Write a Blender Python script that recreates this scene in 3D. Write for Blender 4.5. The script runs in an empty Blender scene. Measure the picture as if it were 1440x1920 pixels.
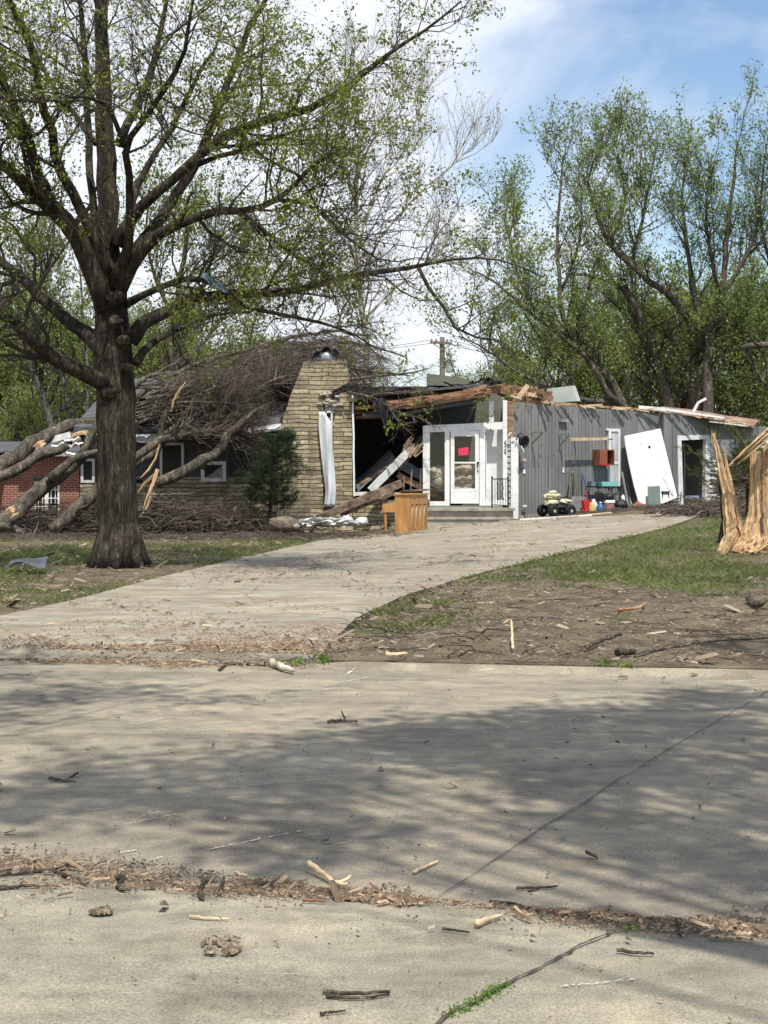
import bpy, math, random
import numpy as np
from mathutils import Vector, Matrix
R_ = math.radians
random.seed(7)
rng = np.random.default_rng(11)
sc = bpy.context.scene
COL = sc.collection

# ------------------------------------------------------------------ camera
FPX, CX, HY, CAMH = 2884.0, 720.0, 895.0, 1.6      # focal length in photo pixels, principal column, horizon row, eye height
cam = bpy.data.objects.new('camera', bpy.data.cameras.new('camera'))
COL.objects.link(cam); sc.camera = cam
cam.location = (0, 0, CAMH); cam.rotation_euler = (R_(90), 0, 0)
cam.data.sensor_fit = 'HORIZONTAL'; cam.data.sensor_width = 36
cam.data.lens = 36 * FPX / 1440
cam.data.shift_y = -65 / 1440
cam.data.clip_start = .1; cam.data.clip_end = 2000
sc.render.resolution_x = 768; sc.render.resolution_y = 1024

# ------------------------------------------------------------------ light
LDIR = Vector((-.13, .43, -.90)).normalized()       # way the sunlight travels
SUN_EL = math.asin(-LDIR.z); SUN_AZ = math.atan2(-LDIR.x, -LDIR.y)
sl = bpy.data.lights.new('sun', 'SUN'); sl.energy = 4.6; sl.angle = R_(.53); sl.color = (1, .95, .86)
so = bpy.data.objects.new('sun', sl); COL.objects.link(so)
so.rotation_euler = LDIR.to_track_quat('-Z', 'Y').to_euler()
wd = bpy.data.worlds.new('World'); sc.world = wd; wd.use_nodes = True
nt = wd.node_tree; nt.nodes.clear()
def N(nt, t, **k):
    n = nt.nodes.new(t)
    for a, b in k.items(): setattr(n, a, b)
    return n
def LK(nt, a, b): nt.links.new(a, b)
def ramp(nt, fac, stops, interp='LINEAR'):
    n = N(nt, 'ShaderNodeValToRGB'); e = n.color_ramp.elements
    n.color_ramp.interpolation = interp
    while len(e) < len(stops): e.new(.5)
    for i, (p, c) in enumerate(stops):
        e[i].position = p
        if not isinstance(c, (tuple, list)): c = (c, c, c)
        e[i].color = (*c[:3], 1)
    LK(nt, fac, n.inputs[0]); return n.outputs[0]
def noise(nt, vec, scale, detail=4, rough=.55, dist=0):
    n = N(nt, 'ShaderNodeTexNoise'); n.inputs['Scale'].default_value = scale
    n.inputs['Detail'].default_value = detail; n.inputs['Roughness'].default_value = rough
    n.inputs['Distortion'].default_value = dist
    if vec is not None: LK(nt, vec, n.inputs['Vector'])
    return n.outputs['Fac']
def mapping(nt, vec, scale=(1, 1, 1), loc=(0, 0, 0), rot=(0, 0, 0)):
    n = N(nt, 'ShaderNodeMapping'); n.inputs['Scale'].default_value = scale
    n.inputs['Location'].default_value = loc; n.inputs['Rotation'].default_value = rot
    LK(nt, vec, n.inputs['Vector']); return n.outputs[0]
def mix(nt, fac, a, b, mode='MIX'):
    n = N(nt, 'ShaderNodeMix', data_type='RGBA', blend_type=mode)
    for s, v in ((n.inputs[0], fac), (n.inputs[6], a), (n.inputs[7], b)):
        if isinstance(v, (int, float)): s.default_value = v if s == n.inputs[0] else (v, v, v, 1)
        elif isinstance(v, tuple): s.default_value = (*v[:3], 1)
        else: LK(nt, v, s)
    return n.outputs[2]
def mth(nt, op, a, b=None, c=None):
    n = N(nt, 'ShaderNodeMath', operation=op)
    for i, v in enumerate((a, b, c)):
        if v is None: continue
        if isinstance(v, (int, float)): n.inputs[i].default_value = v
        else: LK(nt, v, n.inputs[i])
    return n.outputs[0]
sky = N(nt, 'ShaderNodeTexSky', sky_type='NISHITA', sun_disc=False)
sky.sun_elevation = SUN_EL; sky.sun_rotation = SUN_AZ
sky.air_density = 1.15; sky.dust_density = .25; sky.ozone_density = 3.0
tc = N(nt, 'ShaderNodeTexCoord')
v = mapping(nt, tc.outputs['Generated'], scale=(1, 1, 1.5), loc=(.20, 0, .22))
c1 = noise(nt, v, 5.0, 7, .55, .5)
c2 = noise(nt, mapping(nt, tc.outputs['Generated'], loc=(5.3, 1, 2)), 2.6, 3, .5, .2)
sepw = N(nt, 'ShaderNodeSeparateXYZ'); LK(nt, tc.outputs['Generated'], sepw.inputs[0])
side = N(nt, 'ShaderNodeMapRange'); side.inputs[1].default_value = -.12; side.inputs[2].default_value = .22
side.inputs[3].default_value = .20; side.inputs[4].default_value = -.10; LK(nt, sepw.outputs[0], side.inputs[0])
cf = mth(nt, 'ADD', mth(nt, 'ADD', mth(nt, 'MULTIPLY', c1, .62), mth(nt, 'MULTIPLY', c2, .38)), side.outputs[0])
cf = ramp(nt, cf, [(.44, .0), (.53, .34), (.62, .96)])
lp = mix(nt, cf, sky.outputs[0], (6.6, 6.9, 7.4))
bg = N(nt, 'ShaderNodeBackground'); bg.inputs['Strength'].default_value = .13
ow = N(nt, 'ShaderNodeOutputWorld'); LK(nt, lp, bg.inputs['Color']); LK(nt, bg.outputs[0], ow.inputs[0])
vs = sc.view_settings; sc.display_settings.display_device = 'sRGB'
vs.view_transform = 'Standard'; vs.look = 'None'; vs.exposure = 0.26; vs.gamma = 1; vs.use_curve_mapping = False

# ------------------------------------------------------------------ geometry helpers
def W(px, py, Y): return np.array(((px - CX) / FPX * Y, Y, CAMH - (py - HY) / FPX * Y))
def _h(ix, iy, s):
    n = (ix * 374761393 + iy * 668265263 + s * 1274126177) & 0x7fffffff
    n = ((n ^ (n >> 13)) * 1274126177) & 0x7fffffff
    return ((n ^ (n >> 16)) & 0xffff) / 65535.0
def vn(x, y, s=0):
    x = np.asarray(x, float); y = np.asarray(y, float)
    ix = np.floor(x).astype(np.int64); iy = np.floor(y).astype(np.int64)
    fx = x - ix; fy = y - iy; fx = fx * fx * (3 - 2 * fx); fy = fy * fy * (3 - 2 * fy)
    a, b, c, d = _h(ix, iy, s), _h(ix + 1, iy, s), _h(ix, iy + 1, s), _h(ix + 1, iy + 1, s)
    return (a * (1 - fx) + b * fx) * (1 - fy) + (c * (1 - fx) + d * fx) * fy
def fbm(x, y, s=0, o=4):
    t = 0; a = .5; n = 0
    for i in range(o):
        t = t + a * vn(np.asarray(x) * 2 ** i, np.asarray(y) * 2 ** i, s + i); n += a; a *= .55
    return t / n
def sst(a, b, x):
    t = np.clip((np.asarray(x, float) - a) / (b - a), 0, 1); return t * t * (3 - 2 * t)
def curb_far(x): return 12.9 - .17 * np.clip(x, -9, 14)
def curb_near(x): return 5.95 - .31 * np.clip(x, -6, 6)
def gz(x, Y):
    x = np.asarray(x, float); Y = np.asarray(Y, float)
    t = sst(13, 44, Y) * .6 + .4 * np.clip((Y - 13) / 31, 0, 1)
    rise = .075 * np.where(x > -2, (x + 2) / 1.0, 0); rise = np.clip(rise - .10, 0, .61)
    return .06 + t * rise + t * .03
def G(px, py, add=0.0):
    dx = (px - CX) / FPX; dz = -(py - HY) / FPX
    Y = CAMH / max(-dz, 1e-4)
    for _ in range(40):
        z = float(gz(dx * Y, Y)) + add if Y > float(curb_far(dx * Y)) else 0.0 + add
        Y = .5 * Y + .5 * (CAMH - z) / max(-dz, 1e-4)
    return np.array((dx * Y, Y, CAMH + dz * Y))
def nrm(v): v = np.asarray(v, float); return v / (np.linalg.norm(v, axis=-1, keepdims=True) + 1e-9)

class MB:
    def __init__(s): s.v = []; s.f = []; s.n = 0; s.rnd = []
    def add(s, V, F):
        V = np.asarray(V, float).reshape(-1, 3)
        if isinstance(F, np.ndarray): s.f.append(F + s.n)
        else:
            by = {}
            for q in F: by.setdefault(len(q), []).append(q)
            for q in by.values(): s.f.append(np.array(q) + s.n)
        s.v.append(V); s.n += len(V); return s
    def para(s, o, a, b, c):
        o, a, b, c = [np.asarray(q, float) for q in (o, a, b, c)]
        if np.dot(np.cross(a, b), c) < 0: a, b = b, a
        V = [o, o + a, o + a + b, o + b, o + c, o + a + c, o + a + b + c, o + b + c]
        return s.add(V, [(3, 2, 1, 0), (4, 5, 6, 7), (0, 1, 5, 4), (1, 2, 6, 5), (2, 3, 7, 6), (3, 0, 4, 7)])
    def box(s, c, d, rz=0, M=None):
        c = np.asarray(c, float); d = np.asarray(d, float)
        if M is None: M = np.array(((math.cos(rz), -math.sin(rz), 0), (math.sin(rz), math.cos(rz), 0), (0, 0, 1)))
        a, b, e = M[:, 0] * d[0], M[:, 1] * d[1], M[:, 2] * d[2]
        return s.para(c - a / 2 - b / 2 - e / 2, a, b, e)
    def beam(s, p, q, w, h, up=(0, 0, 1)):
        p = np.asarray(p, float); q = np.asarray(q, float); d = q - p; t = nrm(d)
        a = nrm(np.cross(up, t)); b = np.cross(t, a)
        return s.para(p - a * w / 2 - b * h / 2, d, a * w, b * h)
    def prism(s, pts, ext):
        pts = np.asarray(pts, float); ext = np.asarray(ext, float); n = len(pts)
        nn = np.zeros(3)
        for i in range(n): nn += np.cross(pts[i] - pts[0], pts[(i + 1) % n] - pts[0])
        if np.dot(nn, ext) > 0: pts = pts[::-1]
        V = np.concatenate((pts, pts + ext))
        F = [tuple(range(n)), tuple(range(2 * n - 1, n - 1, -1))]
        F += [(i, i + n, (i + 1) % n + n, (i + 1) % n) for i in range(n)]
        return s.add(V, F)
    def tube(s, P, Rr, sides=8, ridge=0, cap=True, flat=1.0):
        P = np.asarray(P, float); k = len(P)
        Rr = np.full(k, Rr, float) if np.isscalar(Rr) else np.asarray(Rr, float)
        T = nrm(np.gradient(P, axis=0)); ref = np.array((0, 0, 1.)) if abs(T[0][2]) < .9 else np.array((1., 0, 0))
        A = nrm(np.cross(T, ref)); B = np.cross(T, A)
        th = np.arange(sides) * 2 * math.pi / sides
        rr = Rr[:, None] * np.ones((1, sides))
        if ridge:
            rd = rng.uniform(1 - ridge, 1 + ridge, (sides,)); rr = rr * rd * (1 + rng.normal(0, ridge * .25, (k, sides)))
        V = P[:, None] + A[:, None] * (np.cos(th)[None, :, None] * rr[..., None]) + B[:, None] * (np.sin(th)[None, :, None] * rr[..., None] * flat)
        i, j = np.meshgrid(np.arange(k - 1), np.arange(sides), indexing='ij'); j2 = (j + 1) % sides
        F = np.stack((i * sides + j, i * sides + j2, (i + 1) * sides + j2, (i + 1) * sides + j), -1).reshape(-1, 4)
        b = s.n; s.add(V.reshape(-1, 3), F)
        if cap:
            s.f.append(np.array([[b + q for q in range(sides)][::-1]])); s.f.append(np.array([[b + (k - 1) * sides + q for q in range(sides)]]))
        return s
    def tubes(s, P, Rr, sides=3):
        n, k, _ = P.shape
        T = nrm(np.gradient(P, axis=1)); ref = rng.normal(size=(n, 1, 3))
        A = nrm(np.cross(T, ref)); B = np.cross(T, A)
        th = np.arange(sides) * 2 * math.pi / sides
        V = P[:, :, None] + Rr[:, :, None, None] * (A[:, :, None] * np.cos(th)[None, None, :, None] + B[:, :, None] * np.sin(th)[None, None, :, None])
        m, i, j = np.meshgrid(np.arange(n), np.arange(k - 1), np.arange(sides), indexing='ij'); j2 = (j + 1) % sides
        b = m * k * sides
        F = np.stack((b + i * sides + j, b + i * sides + j2, b + (i + 1) * sides + j2, b + (i + 1) * sides + j), -1).reshape(-1, 4)
        return s.add(V.reshape(-1, 3), F)
    def quads(s, C, A, B, bend=0):           # diamonds centred on C spanned by A and B
        n = len(C); V = np.stack((C - A, C - B * .55 + A * .1, C + A, C + B * .55 + A * .1), 1)
        F = np.arange(n * 4).reshape(n, 4); return s.add(V.reshape(-1, 3), F)
    def lathe(s, prof, c, sides=20, axis=(0, 0, 1)):
        prof = np.asarray(prof, float); ax = nrm(np.asarray(axis, float))
        ref = np.array((1., 0, 0)) if abs(ax[0]) < .8 else np.array((0, 1., 0))
        A = nrm(np.cross(ax, ref)); B = np.cross(ax, A); th = np.arange(sides) * 2 * math.pi / sides
        ring = A[None] * np.cos(th)[:, None] + B[None] * np.sin(th)[:, None]
        V = np.asarray(c) + prof[:, 0][:, None, None] * ring[None] + prof[:, 1][:, None, None] * ax[None, None]
        k = len(prof); i, j = np.meshgrid(np.arange(k - 1), np.arange(sides), indexing='ij'); j2 = (j + 1) % sides
        F = np.stack((i * sides + j, i * sides + j2, (i + 1) * sides + j2, (i + 1) * sides + j), -1).reshape(-1, 4)
        return s.add(V.reshape(-1, 3), F)
    def blob(s, c, r, nz=.15, fr=2.0, seg=18, rings=12, seed=0, M=None):
        u = np.linspace(0, 2 * math.pi, seg, endpoint=False); w = np.linspace(0, math.pi, rings)
        U, Wg = np.meshgrid(u, w); D = np.stack((np.sin(Wg) * np.cos(U), np.sin(Wg) * np.sin(U), np.cos(Wg)), -1)
        k = 1 + nz * 2 * (fbm(D[..., 0] * fr + 7 + D[..., 2] * fr, D[..., 1] * fr + 3 - D[..., 2] * fr * .7, seed) - .5)
        V = D * np.asarray(r) * k[..., None]
        if M is not None: V = V @ np.asarray(M).T
        V = V + np.asarray(c)
        i, j = np.meshgrid(np.arange(rings - 1), np.arange(seg), indexing='ij'); j2 = (j + 1) % seg
        F = np.stack((i * seg + j, (i + 1) * seg + j, (i + 1) * seg + j2, i * seg + j2), -1).reshape(-1, 4)
        return s.add(V.reshape(-1, 3), F)
    def grid(s, P):
        a, b, _ = P.shape; i, j = np.meshgrid(np.arange(a - 1), np.arange(b - 1), indexing='ij')
        F = np.stack((i * b + j, i * b + j + 1, (i + 1) * b + j + 1, (i + 1) * b + j), -1).reshape(-1, 4)
        return s.add(P.reshape(-1, 3), F)
    def build(s, name, mat, parent=None, loc=None, smooth=False, kind=None, label=None, cat=None, group=None, thick=0, attr=None):
        V = np.concatenate(s.v)
        if parent is not None: off = np.array(parent['wloc'])
        elif loc is not None: off = np.asarray(loc, float)
        else:
            off = np.array(((V[:, 0].min() + V[:, 0].max()) / 2, (V[:, 1].min() + V[:, 1].max()) / 2, V[:, 2].min()))
            if kind == 'structure' or kind == 'stuff': off = np.zeros(3)
        me = bpy.data.meshes.new(name); me.vertices.add(len(V)); me.vertices.foreach_set('co', (V - off).astype(np.float32).ravel())
        li = np.concatenate([f.ravel() for f in s.f]); tot = np.concatenate([np.full(len(f), f.shape[1]) for f in s.f])
        me.loops.add(len(li)); me.loops.foreach_set('vertex_index', li.astype(np.int32))
        me.polygons.add(len(tot)); st = np.concatenate(([0], np.cumsum(tot)[:-1]))
        me.polygons.foreach_set('loop_start', st.astype(np.int32))
        me.polygons.foreach_set('use_smooth', np.full(len(tot), bool(smooth)))
        me.update(calc_edges=True)
        if attr:
            for k, val in attr.items():
                at = me.attributes.new(k, 'FLOAT', 'POINT'); at.data.foreach_set('value', np.asarray(val, np.float32))
        me.materials.append(mat)
        o = bpy.data.objects.new(name, me); COL.objects.link(o)
        if parent is not None: o.parent = parent
        else: o.location = off
        o['wloc'] = tuple(float(q) for q in off)
        if kind: o['kind'] = kind
        if label: o['label'] = label
        if cat: o['category'] = cat
        if group: o['group'] = group
        if thick:
            m = o.modifiers.new('solid', 'SOLIDIFY'); m.thickness = thick
        return o
def split(mb, name, mat, parent, per=1, **k):
    """one object per `per` consecutive shapes"""
    st = np.cumsum([0] + [len(v) for v in mb.v]); out = []
    for i in range(0, len(mb.v), per):
        a, b = st[i], st[min(i + per, len(mb.v))]; q = MB(); q.v = mb.v[i:i + per]; q.n = b - a
        q.f = [f - a for f in mb.f if a <= f.flat[0] < b]; out.append(q.build(name, mat, parent, **k))
    return out
def T(name, label, cat, loc, group=None):
    o = bpy.data.objects.new(name, None); COL.objects.link(o); o.location = tuple(loc); o.empty_display_size = .2
    o['wloc'] = tuple(float(q) for q in loc); o['label'] = label; o['category'] = cat
    if group: o['group'] = group
    return o
def copy_thing(root, loc, rz=0, s=1.0, label=None, group=None):
    r = root.copy(); COL.objects.link(r); r.location = tuple(loc); r.rotation_euler = (0, 0, rz)
    r.scale = (s, s, s) if np.isscalar(s) else s
    if label: r['label'] = label
    if group: r['group'] = group
    for ch in list(root.children):
        c = ch.copy(); COL.objects.link(c); c.parent = r
        for g in list(ch.children):
            d = g.copy(); COL.objects.link(d); d.parent = c
    return r

# ------------------------------------------------------------------ materials
def newmat(name):
    m = bpy.data.materials.new(name); m.use_nodes = True; t = m.node_tree
    b = t.nodes['Principled BSDF']; c = N(t, 'ShaderNodeTexCoord')
    return m, t, b, c.outputs['Object']
def bump(t, b, h, strength=.4, dist=.01):
    n = N(t, 'ShaderNodeBump'); n.inputs['Strength'].default_value = strength; n.inputs['Distance'].default_value = dist
    LK(t, h, n.inputs['Height']); LK(t, n.outputs[0], b.inputs['Normal'])
def pm(name, c1, c2, scale=4, stretch=(1, 1, 1), rough=.8, bmp=.3, bd=.01, c3=None, metal=0, fine=30, det=5, lo=.35, hi=.65, spec=.3):
    m, t, b, co = newmat(name)
    v = mapping(t, co, stretch); n1 = noise(t, v, scale, det)
    st = [(lo, c1), (hi, c2)]
    if c3: st = [(lo, c1), ((lo + hi) / 2, c2), (hi, c3)]
    c = ramp(t, n1, st); n2 = noise(t, v, fine, 4, .6)
    c = mix(t, .5, c, ramp(t, n2, [(.3, .72), (.7, 1.18)]), 'MULTIPLY'); LK(t, c, b.inputs['Base Color'])
    b.inputs['Roughness'].default_value = rough; b.inputs['Metallic'].default_value = metal
    b.inputs['Specular IOR Level'].default_value = spec
    if bmp: bump(t, b, mth(t, 'ADD', n1, mth(t, 'MULTIPLY', n2, .5)), bmp, bd)
    return m
def leafmat(name, cols, trans=.42):
    m, t, b, co = newmat(name); g = N(t, 'ShaderNodeNewGeometry')
    k = len(cols); c = ramp(t, g.outputs['Random Per Island'], [(i / (k - 1), q) for i, q in enumerate(cols)])
    big = noise(t, co, .7, 3); c = mix(t, .75, c, ramp(t, big, [(.3, (.6, .62, .6)), (.7, (1.3, 1.3, 1.05))]), 'MULTIPLY')
    LK(t, c, b.inputs['Base Color']); b.inputs['Roughness'].default_value = .6; b.inputs['Specular IOR Level'].default_value = .25
    tr = N(t, 'ShaderNodeBsdfTranslucent'); LK(t, mix(t, 1.0, c, (1.25, 1.35, .55), 'MULTIPLY'), tr.inputs[0])
    ms = N(t, 'ShaderNodeMixShader'); ms.inputs[0].default_value = trans
    LK(t, b.outputs[0], ms.inputs[1]); LK(t, tr.outputs[0], ms.inputs[2])
    LK(t, ms.outputs[0], t.nodes['Material Output'].inputs[0]); return m
def islandmat(name, cols, rough=.85):
    m, t, b, co = newmat(name); g = N(t, 'ShaderNodeNewGeometry')
    k = len(cols); c = ramp(t, g.outputs['Random Per Island'], [(i / (k - 1), q) for i, q in enumerate(cols)])
    c = mix(t, .6, c, ramp(t, noise(t, co, 60, 3), [(.3, .65), (.7, 1.25)]), 'MULTIPLY')
    LK(t, c, b.inputs['Base Color']); b.inputs['Roughness'].default_value = rough; return m
def bark(name, c1, c2, c3, zs=.22, sc=9):
    m, t, b, co = newmat(name)
    v = mapping(t, co, (1, 1, zs)); n1 = noise(t, v, sc, 8, .65, .3); n2 = noise(t, mapping(t, co, (1, 1, .7)), 1.6, 4)
    ridg = mth(t, 'ABSOLUTE', mth(t, 'SUBTRACT', noise(t, v, sc * 2.0, 5, .6, .6), .5))
    c = ramp(t, n1, [(.33, c1), (.5, c2), (.68, c3)])
    c = mix(t, .8, c, ramp(t, n2, [(.3, (.62, .64, .58)), (.7, (1.25, 1.2, 1.15))]), 'MULTIPLY')
    c = mix(t, .8, c, ramp(t, ridg, [(0, .45), (.10, 1.1)]), 'MULTIPLY')
    LK(t, c, b.inputs['Base Color']); b.inputs['Roughness'].default_value = .95; b.inputs['Specular IOR Level'].default_value = .15
    bump(t, b, mth(t, 'ADD', n1, mth(t, 'MULTIPLY', ramp(t, ridg, [(0, 0), (.12, 1)]), .5)), .9, .04); return m
M = {}
M['bark'] = bark('oak bark', (.030, .026, .020), (.070, .060, .047), (.15, .13, .10))
M['bark2'] = bark('grey bark', (.07, .062, .05), (.16, .14, .115), (.27, .245, .21), .3, 6)
M['barkpale'] = pm('pale bark', (.20, .17, .12), (.42, .38, .29), 3, (1, 1, .4), .9, .3, c3=(.58, .54, .45))
M['barkfall'] = bark('weathered bark', (.06, .052, .04), (.14, .12, .095), (.29, .26, .21), .3, 7)
M['twig'] = pm('twig bark', (.035, .029, .022), (.085, .07, .053), 2, rough=.95, bmp=0)
M['twigpale'] = pm('pale twig bark', (.16, .135, .10), (.32, .28, .21), 2, rough=.95, bmp=0)
M['twigbrush'] = islandmat('brush twigs', [(.022, .017, .012), (.055, .041, .029), (.09, .069, .05), (.22, .185, .145), (.04, .03, .022), (.11, .083, .058), (.03, .023, .017), (.15, .12, .09)])
M['rawwood'] = pm('raw split wood', (.42, .25, .12), (.62, .43, .24), 5, (4, 4, .22), .8, .8, .02, c3=(.74, .57, .36), fine=30, lo=.32, hi=.68, det=8)
M['leaf'] = leafmat('spring leaves', [(.10, .12, .028), (.16, .19, .04), (.24, .27, .06), (.13, .14, .035), (.29, .31, .09)])
M['leaf2'] = leafmat('young leaves', [(.10, .14, .045), (.16, .22, .07), (.24, .30, .11), (.14, .18, .06), (.31, .36, .17)])
M['leafbg'] = leafmat('wood leaves', [(.11, .14, .055), (.17, .205, .075), (.23, .27, .10), (.30, .33, .15)])
M['needle'] = leafmat('needles', [(.014, .026, .013), (.028, .045, .02), (.045, .065, .03), (.018, .03, .018)], .1)
M['juniper'] = leafmat('juniper sprays', [(.05, .065, .02), (.10, .12, .035), (.16, .17, .055), (.07, .09, .03)], .15)
M['grass'] = leafmat('grass blades', [(.07, .10, .028), (.11, .145, .045), (.17, .19, .07), (.30, .27, .15), (.08, .11, .035)], .3)
M['weed'] = leafmat('weed leaves', [(.08, .15, .02), (.14, .24, .04)], .3)
M['chips'] = islandmat('wood chips', [(.16, .10, .06), (.28, .19, .115), (.52, .39, .25), (.08, .055, .036), (.22, .155, .10), (.36, .25, .15), (.055, .04, .028), (.19, .13, .085), (.12, .085, .055)])
M['litter'] = islandmat('ground litter', [(.09, .06, .042), (.19, .135, .09), (.32, .24, .17), (.06, .042, .03), (.42, .34, .25), (.14, .10, .07), (.10, .075, .055)])

def concrete(name, base, stain, spk=1.0, dirt=None):
    m, t, b, co = newmat(name)
    big = noise(t, mapping(t, co, (.6, 1.1, 1)), .9, 6, .6); mid = noise(t, co, 6, 6, .65); fin = noise(t, co, 120, 3, .7)
    vor = N(t, 'ShaderNodeTexVoronoi'); vor.inputs['Scale'].default_value = 95; LK(t, co, vor.inputs['Vector'])
    agg = ramp(t, vor.outputs['Distance'], [(.10, .45), (.34, 1.08)])
    c = mix(t, ramp(t, big, [(.36, 0.0), (.66, 1.0)]), base, stain)
    c = mix(t, .65, c, ramp(t, mid, [(.3, (.62, .62, .63)), (.5, (.96, .96, .95)), (.7, (1.22, 1.19, 1.12))]), 'MULTIPLY')
    c = mix(t, .75 * spk, c, ramp(t, fin, [(.32, .42), (.5, .98), (.72, 1.6)]), 'MULTIPLY')
    c = mix(t, .65 * spk, c, agg, 'MULTIPLY')
    ty = noise(t, mapping(t, co, (.25, 2.6, 1), rot=(0, 0, R_(8))), 1.3, 5, .6, .3)      # worn wheel tracks along the slab
    c = mix(t, .38 if base[0] > .33 else .5, c, ramp(t, ty, [(.34, (.70, .69, .68)), (.5, (.98, .98, .98)), (.66, (1.16, 1.14, 1.08))]), 'MULTIPLY')
    pt = noise(t, mapping(t, co, (.8, 1.3, 1), loc=(7, 3, 0)), 1.9, 7, .7, .5)
    c = mix(t, .8, c, ramp(t, pt, [(.36, (.70, .68, .65)), (.5, (1, 1, 1)), (.64, (1.15, 1.12, 1.05))]), 'MULTIPLY')
    sp_ = noise(t, mapping(t, co, (1, 1.5, 1)), 3.1, 3, .5, .8)
    c = mix(t, ramp(t, sp_, [(.66, 0), (.72, .45)]), c, (.13, .115, .09))
    sv = mapping(t, co, (2.2, 26, 1), rot=(0, 0, R_(-24))); sn = noise(t, sv, 1.0, 2, .5)
    c = mix(t, mth(t, 'MULTIPLY', ramp(t, sn, [(.745, 0), (.765, 1)]), .5), c, (.66, .63, .56))
    if dirt:
        dn = noise(t, mapping(t, co, (1.0, 1.6, 1), rot=(0, 0, R_(20))), 1.5, 8, .68, .4)
        c = mix(t, ramp(t, dn, [(.46, 0), (.62, .8)]), c, dirt)
    LK(t, c, b.inputs['Base Color']); b.inputs['Roughness'].default_value = .92; b.inputs['Specular IOR Level'].default_value = .2
    bump(t, b, mth(t, 'ADD', fin, mth(t, 'MULTIPLY', mid, .6)), .55, .006); return m
M['road'] = concrete('road concrete', (.315, .277, .212), (.195, .174, .138), .9)
M['apron'] = concrete('exposed concrete', (.315, .285, .22), (.20, .185, .15), .95)
M['drive'] = concrete('driveway concrete', (.34, .31, .25), (.25, .23, .19), .75, (.23, .17, .115))
M['joint'] = pm('joint filler', (.045, .04, .032), (.10, .085, .065), 9, bmp=.2)

def groundmat():
    m, t, b, co = newmat('lawn soil')
    at = N(t, 'ShaderNodeAttribute', attribute_name='grass'); f = at.outputs['Fac']
    n1 = noise(t, co, 2.2, 8, .68); n2 = noise(t, co, 26, 5, .7); n3 = noise(t, co, 9, 5, .6)
    soil = ramp(t, n1, [(.30, (.065, .052, .036)), (.5, (.135, .108, .074)), (.70, (.23, .19, .13))])
    soil = mix(t, .8, soil, ramp(t, n2, [(.3, .55), (.7, 1.45)]), 'MULTIPLY')
    gr = ramp(t, n3, [(.3, (.06, .07, .03)), (.5, (.085, .105, .038)), (.72, (.17, .15, .085))])
    gr = mix(t, .7, gr, ramp(t, n2, [(.3, .55), (.7, 1.4)]), 'MULTIPLY')
    fac = ramp(t, mth(t, 'ADD', f, mth(t, 'MULTIPLY', mth(t, 'SUBTRACT', n3, .5), .7)), [(.36, 0), (.8, 1)])
    LK(t, mix(t, fac, soil, gr), b.inputs['Base Color']); b.inputs['Roughness'].default_value = 1; b.inputs['Specular IOR Level'].default_value = .1
    bump(t, b, mth(t, 'ADD', n2, n3), .9, .03); return m
M['ground'] = groundmat()
def swz(t, co):
    s = N(t, 'ShaderNodeSeparateXYZ'); LK(t, co, s.inputs[0]); c = N(t, 'ShaderNodeCombineXYZ')
    LK(t, mth(t, 'ADD', s.outputs[0], mth(t, 'MULTIPLY', s.outputs[1], .83)), c.inputs[0]); LK(t, s.outputs[2], c.inputs[1]); return c.outputs[0]
def brickmat(name, c1, c2, mortar, bw, bh, ms, offs=.5, dist=0, stain=None, sq=1.0):
    m, t, b, co = newmat(name); v = swz(t, co)
    if dist:
        nn = N(t, 'ShaderNodeTexNoise'); nn.inputs['Scale'].default_value = 2.2; nn.inputs['Detail'].default_value = 3; LK(t, v, nn.inputs['Vector'])
        v = mix(t, dist, v, nn.outputs['Color'], 'ADD')
    br = N(t, 'ShaderNodeTexBrick'); LK(t, v, br.inputs['Vector']); br.offset = offs; br.squash = sq; br.squash_frequency = 3
    br.inputs['Color1'].default_value = (*c1, 1); br.inputs['Color2'].default_value = (*c2, 1); br.inputs['Mortar'].default_value = (*mortar, 1)
    br.inputs['Scale'].default_value = 1; br.inputs['Brick Width'].default_value = bw; br.inputs['Row Height'].default_value = bh
    br.inputs['Mortar Size'].default_value = ms; br.inputs['Mortar Smooth'].default_value = .25
    c = mix(t, .7, br.outputs['Color'], ramp(t, noise(t, co, 14, 6, .7), [(.3, .6), (.7, 1.3)]), 'MULTIPLY')
    if dist: c = mix(t, .9, c, ramp(t, noise(t, mapping(t, co, (2.2, 2.2, 9)), 1.0, 4, .6), [(.32, .48), (.5, 1.0), (.68, 1.25)]), 'MULTIPLY')
    if stain: c = mix(t, ramp(t, noise(t, mapping(t, co, (1.4, 1.4, .6)), 1.3, 6, .65), [(.46, 0), (.72, .8)]), c, stain)
    LK(t, c, b.inputs['Base Color']); b.inputs['Roughness'].default_value = .93
    h = mth(t, 'SUBTRACT', noise(t, co, 18, 5, .7), mth(t, 'MULTIPLY', br.outputs['Fac'], 1.6)); bump(t, b, h, .8, .02); return m
M['brick'] = brickmat('red brick', (.30, .085, .045), (.22, .06, .036), (.42, .33, .27), .215, .075, .011, stain=(.16, .06, .04))
M['stone'] = brickmat('ledge stone', (.52, .44, .28), (.26, .215, .135), (.06, .05, .034), .95, .118, .013, .37, .12, (.10, .082, .06), 1.9)
M['white'] = pm('white paint', (.70, .70, .68), (.82, .82, .80), 3, rough=.55, bmp=.1, fine=14)
M['whitebright'] = pm('bright white panel', (.66, .65, .61), (.84, .84, .82), 2, (1, 1, .5), .5, .15, lo=.3, hi=.45, det=8)
M['whitetrim'] = pm('worn white trim', (.52, .52, .50), (.76, .76, .73), 5, (1, 1, .4), .7, .3)
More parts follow.
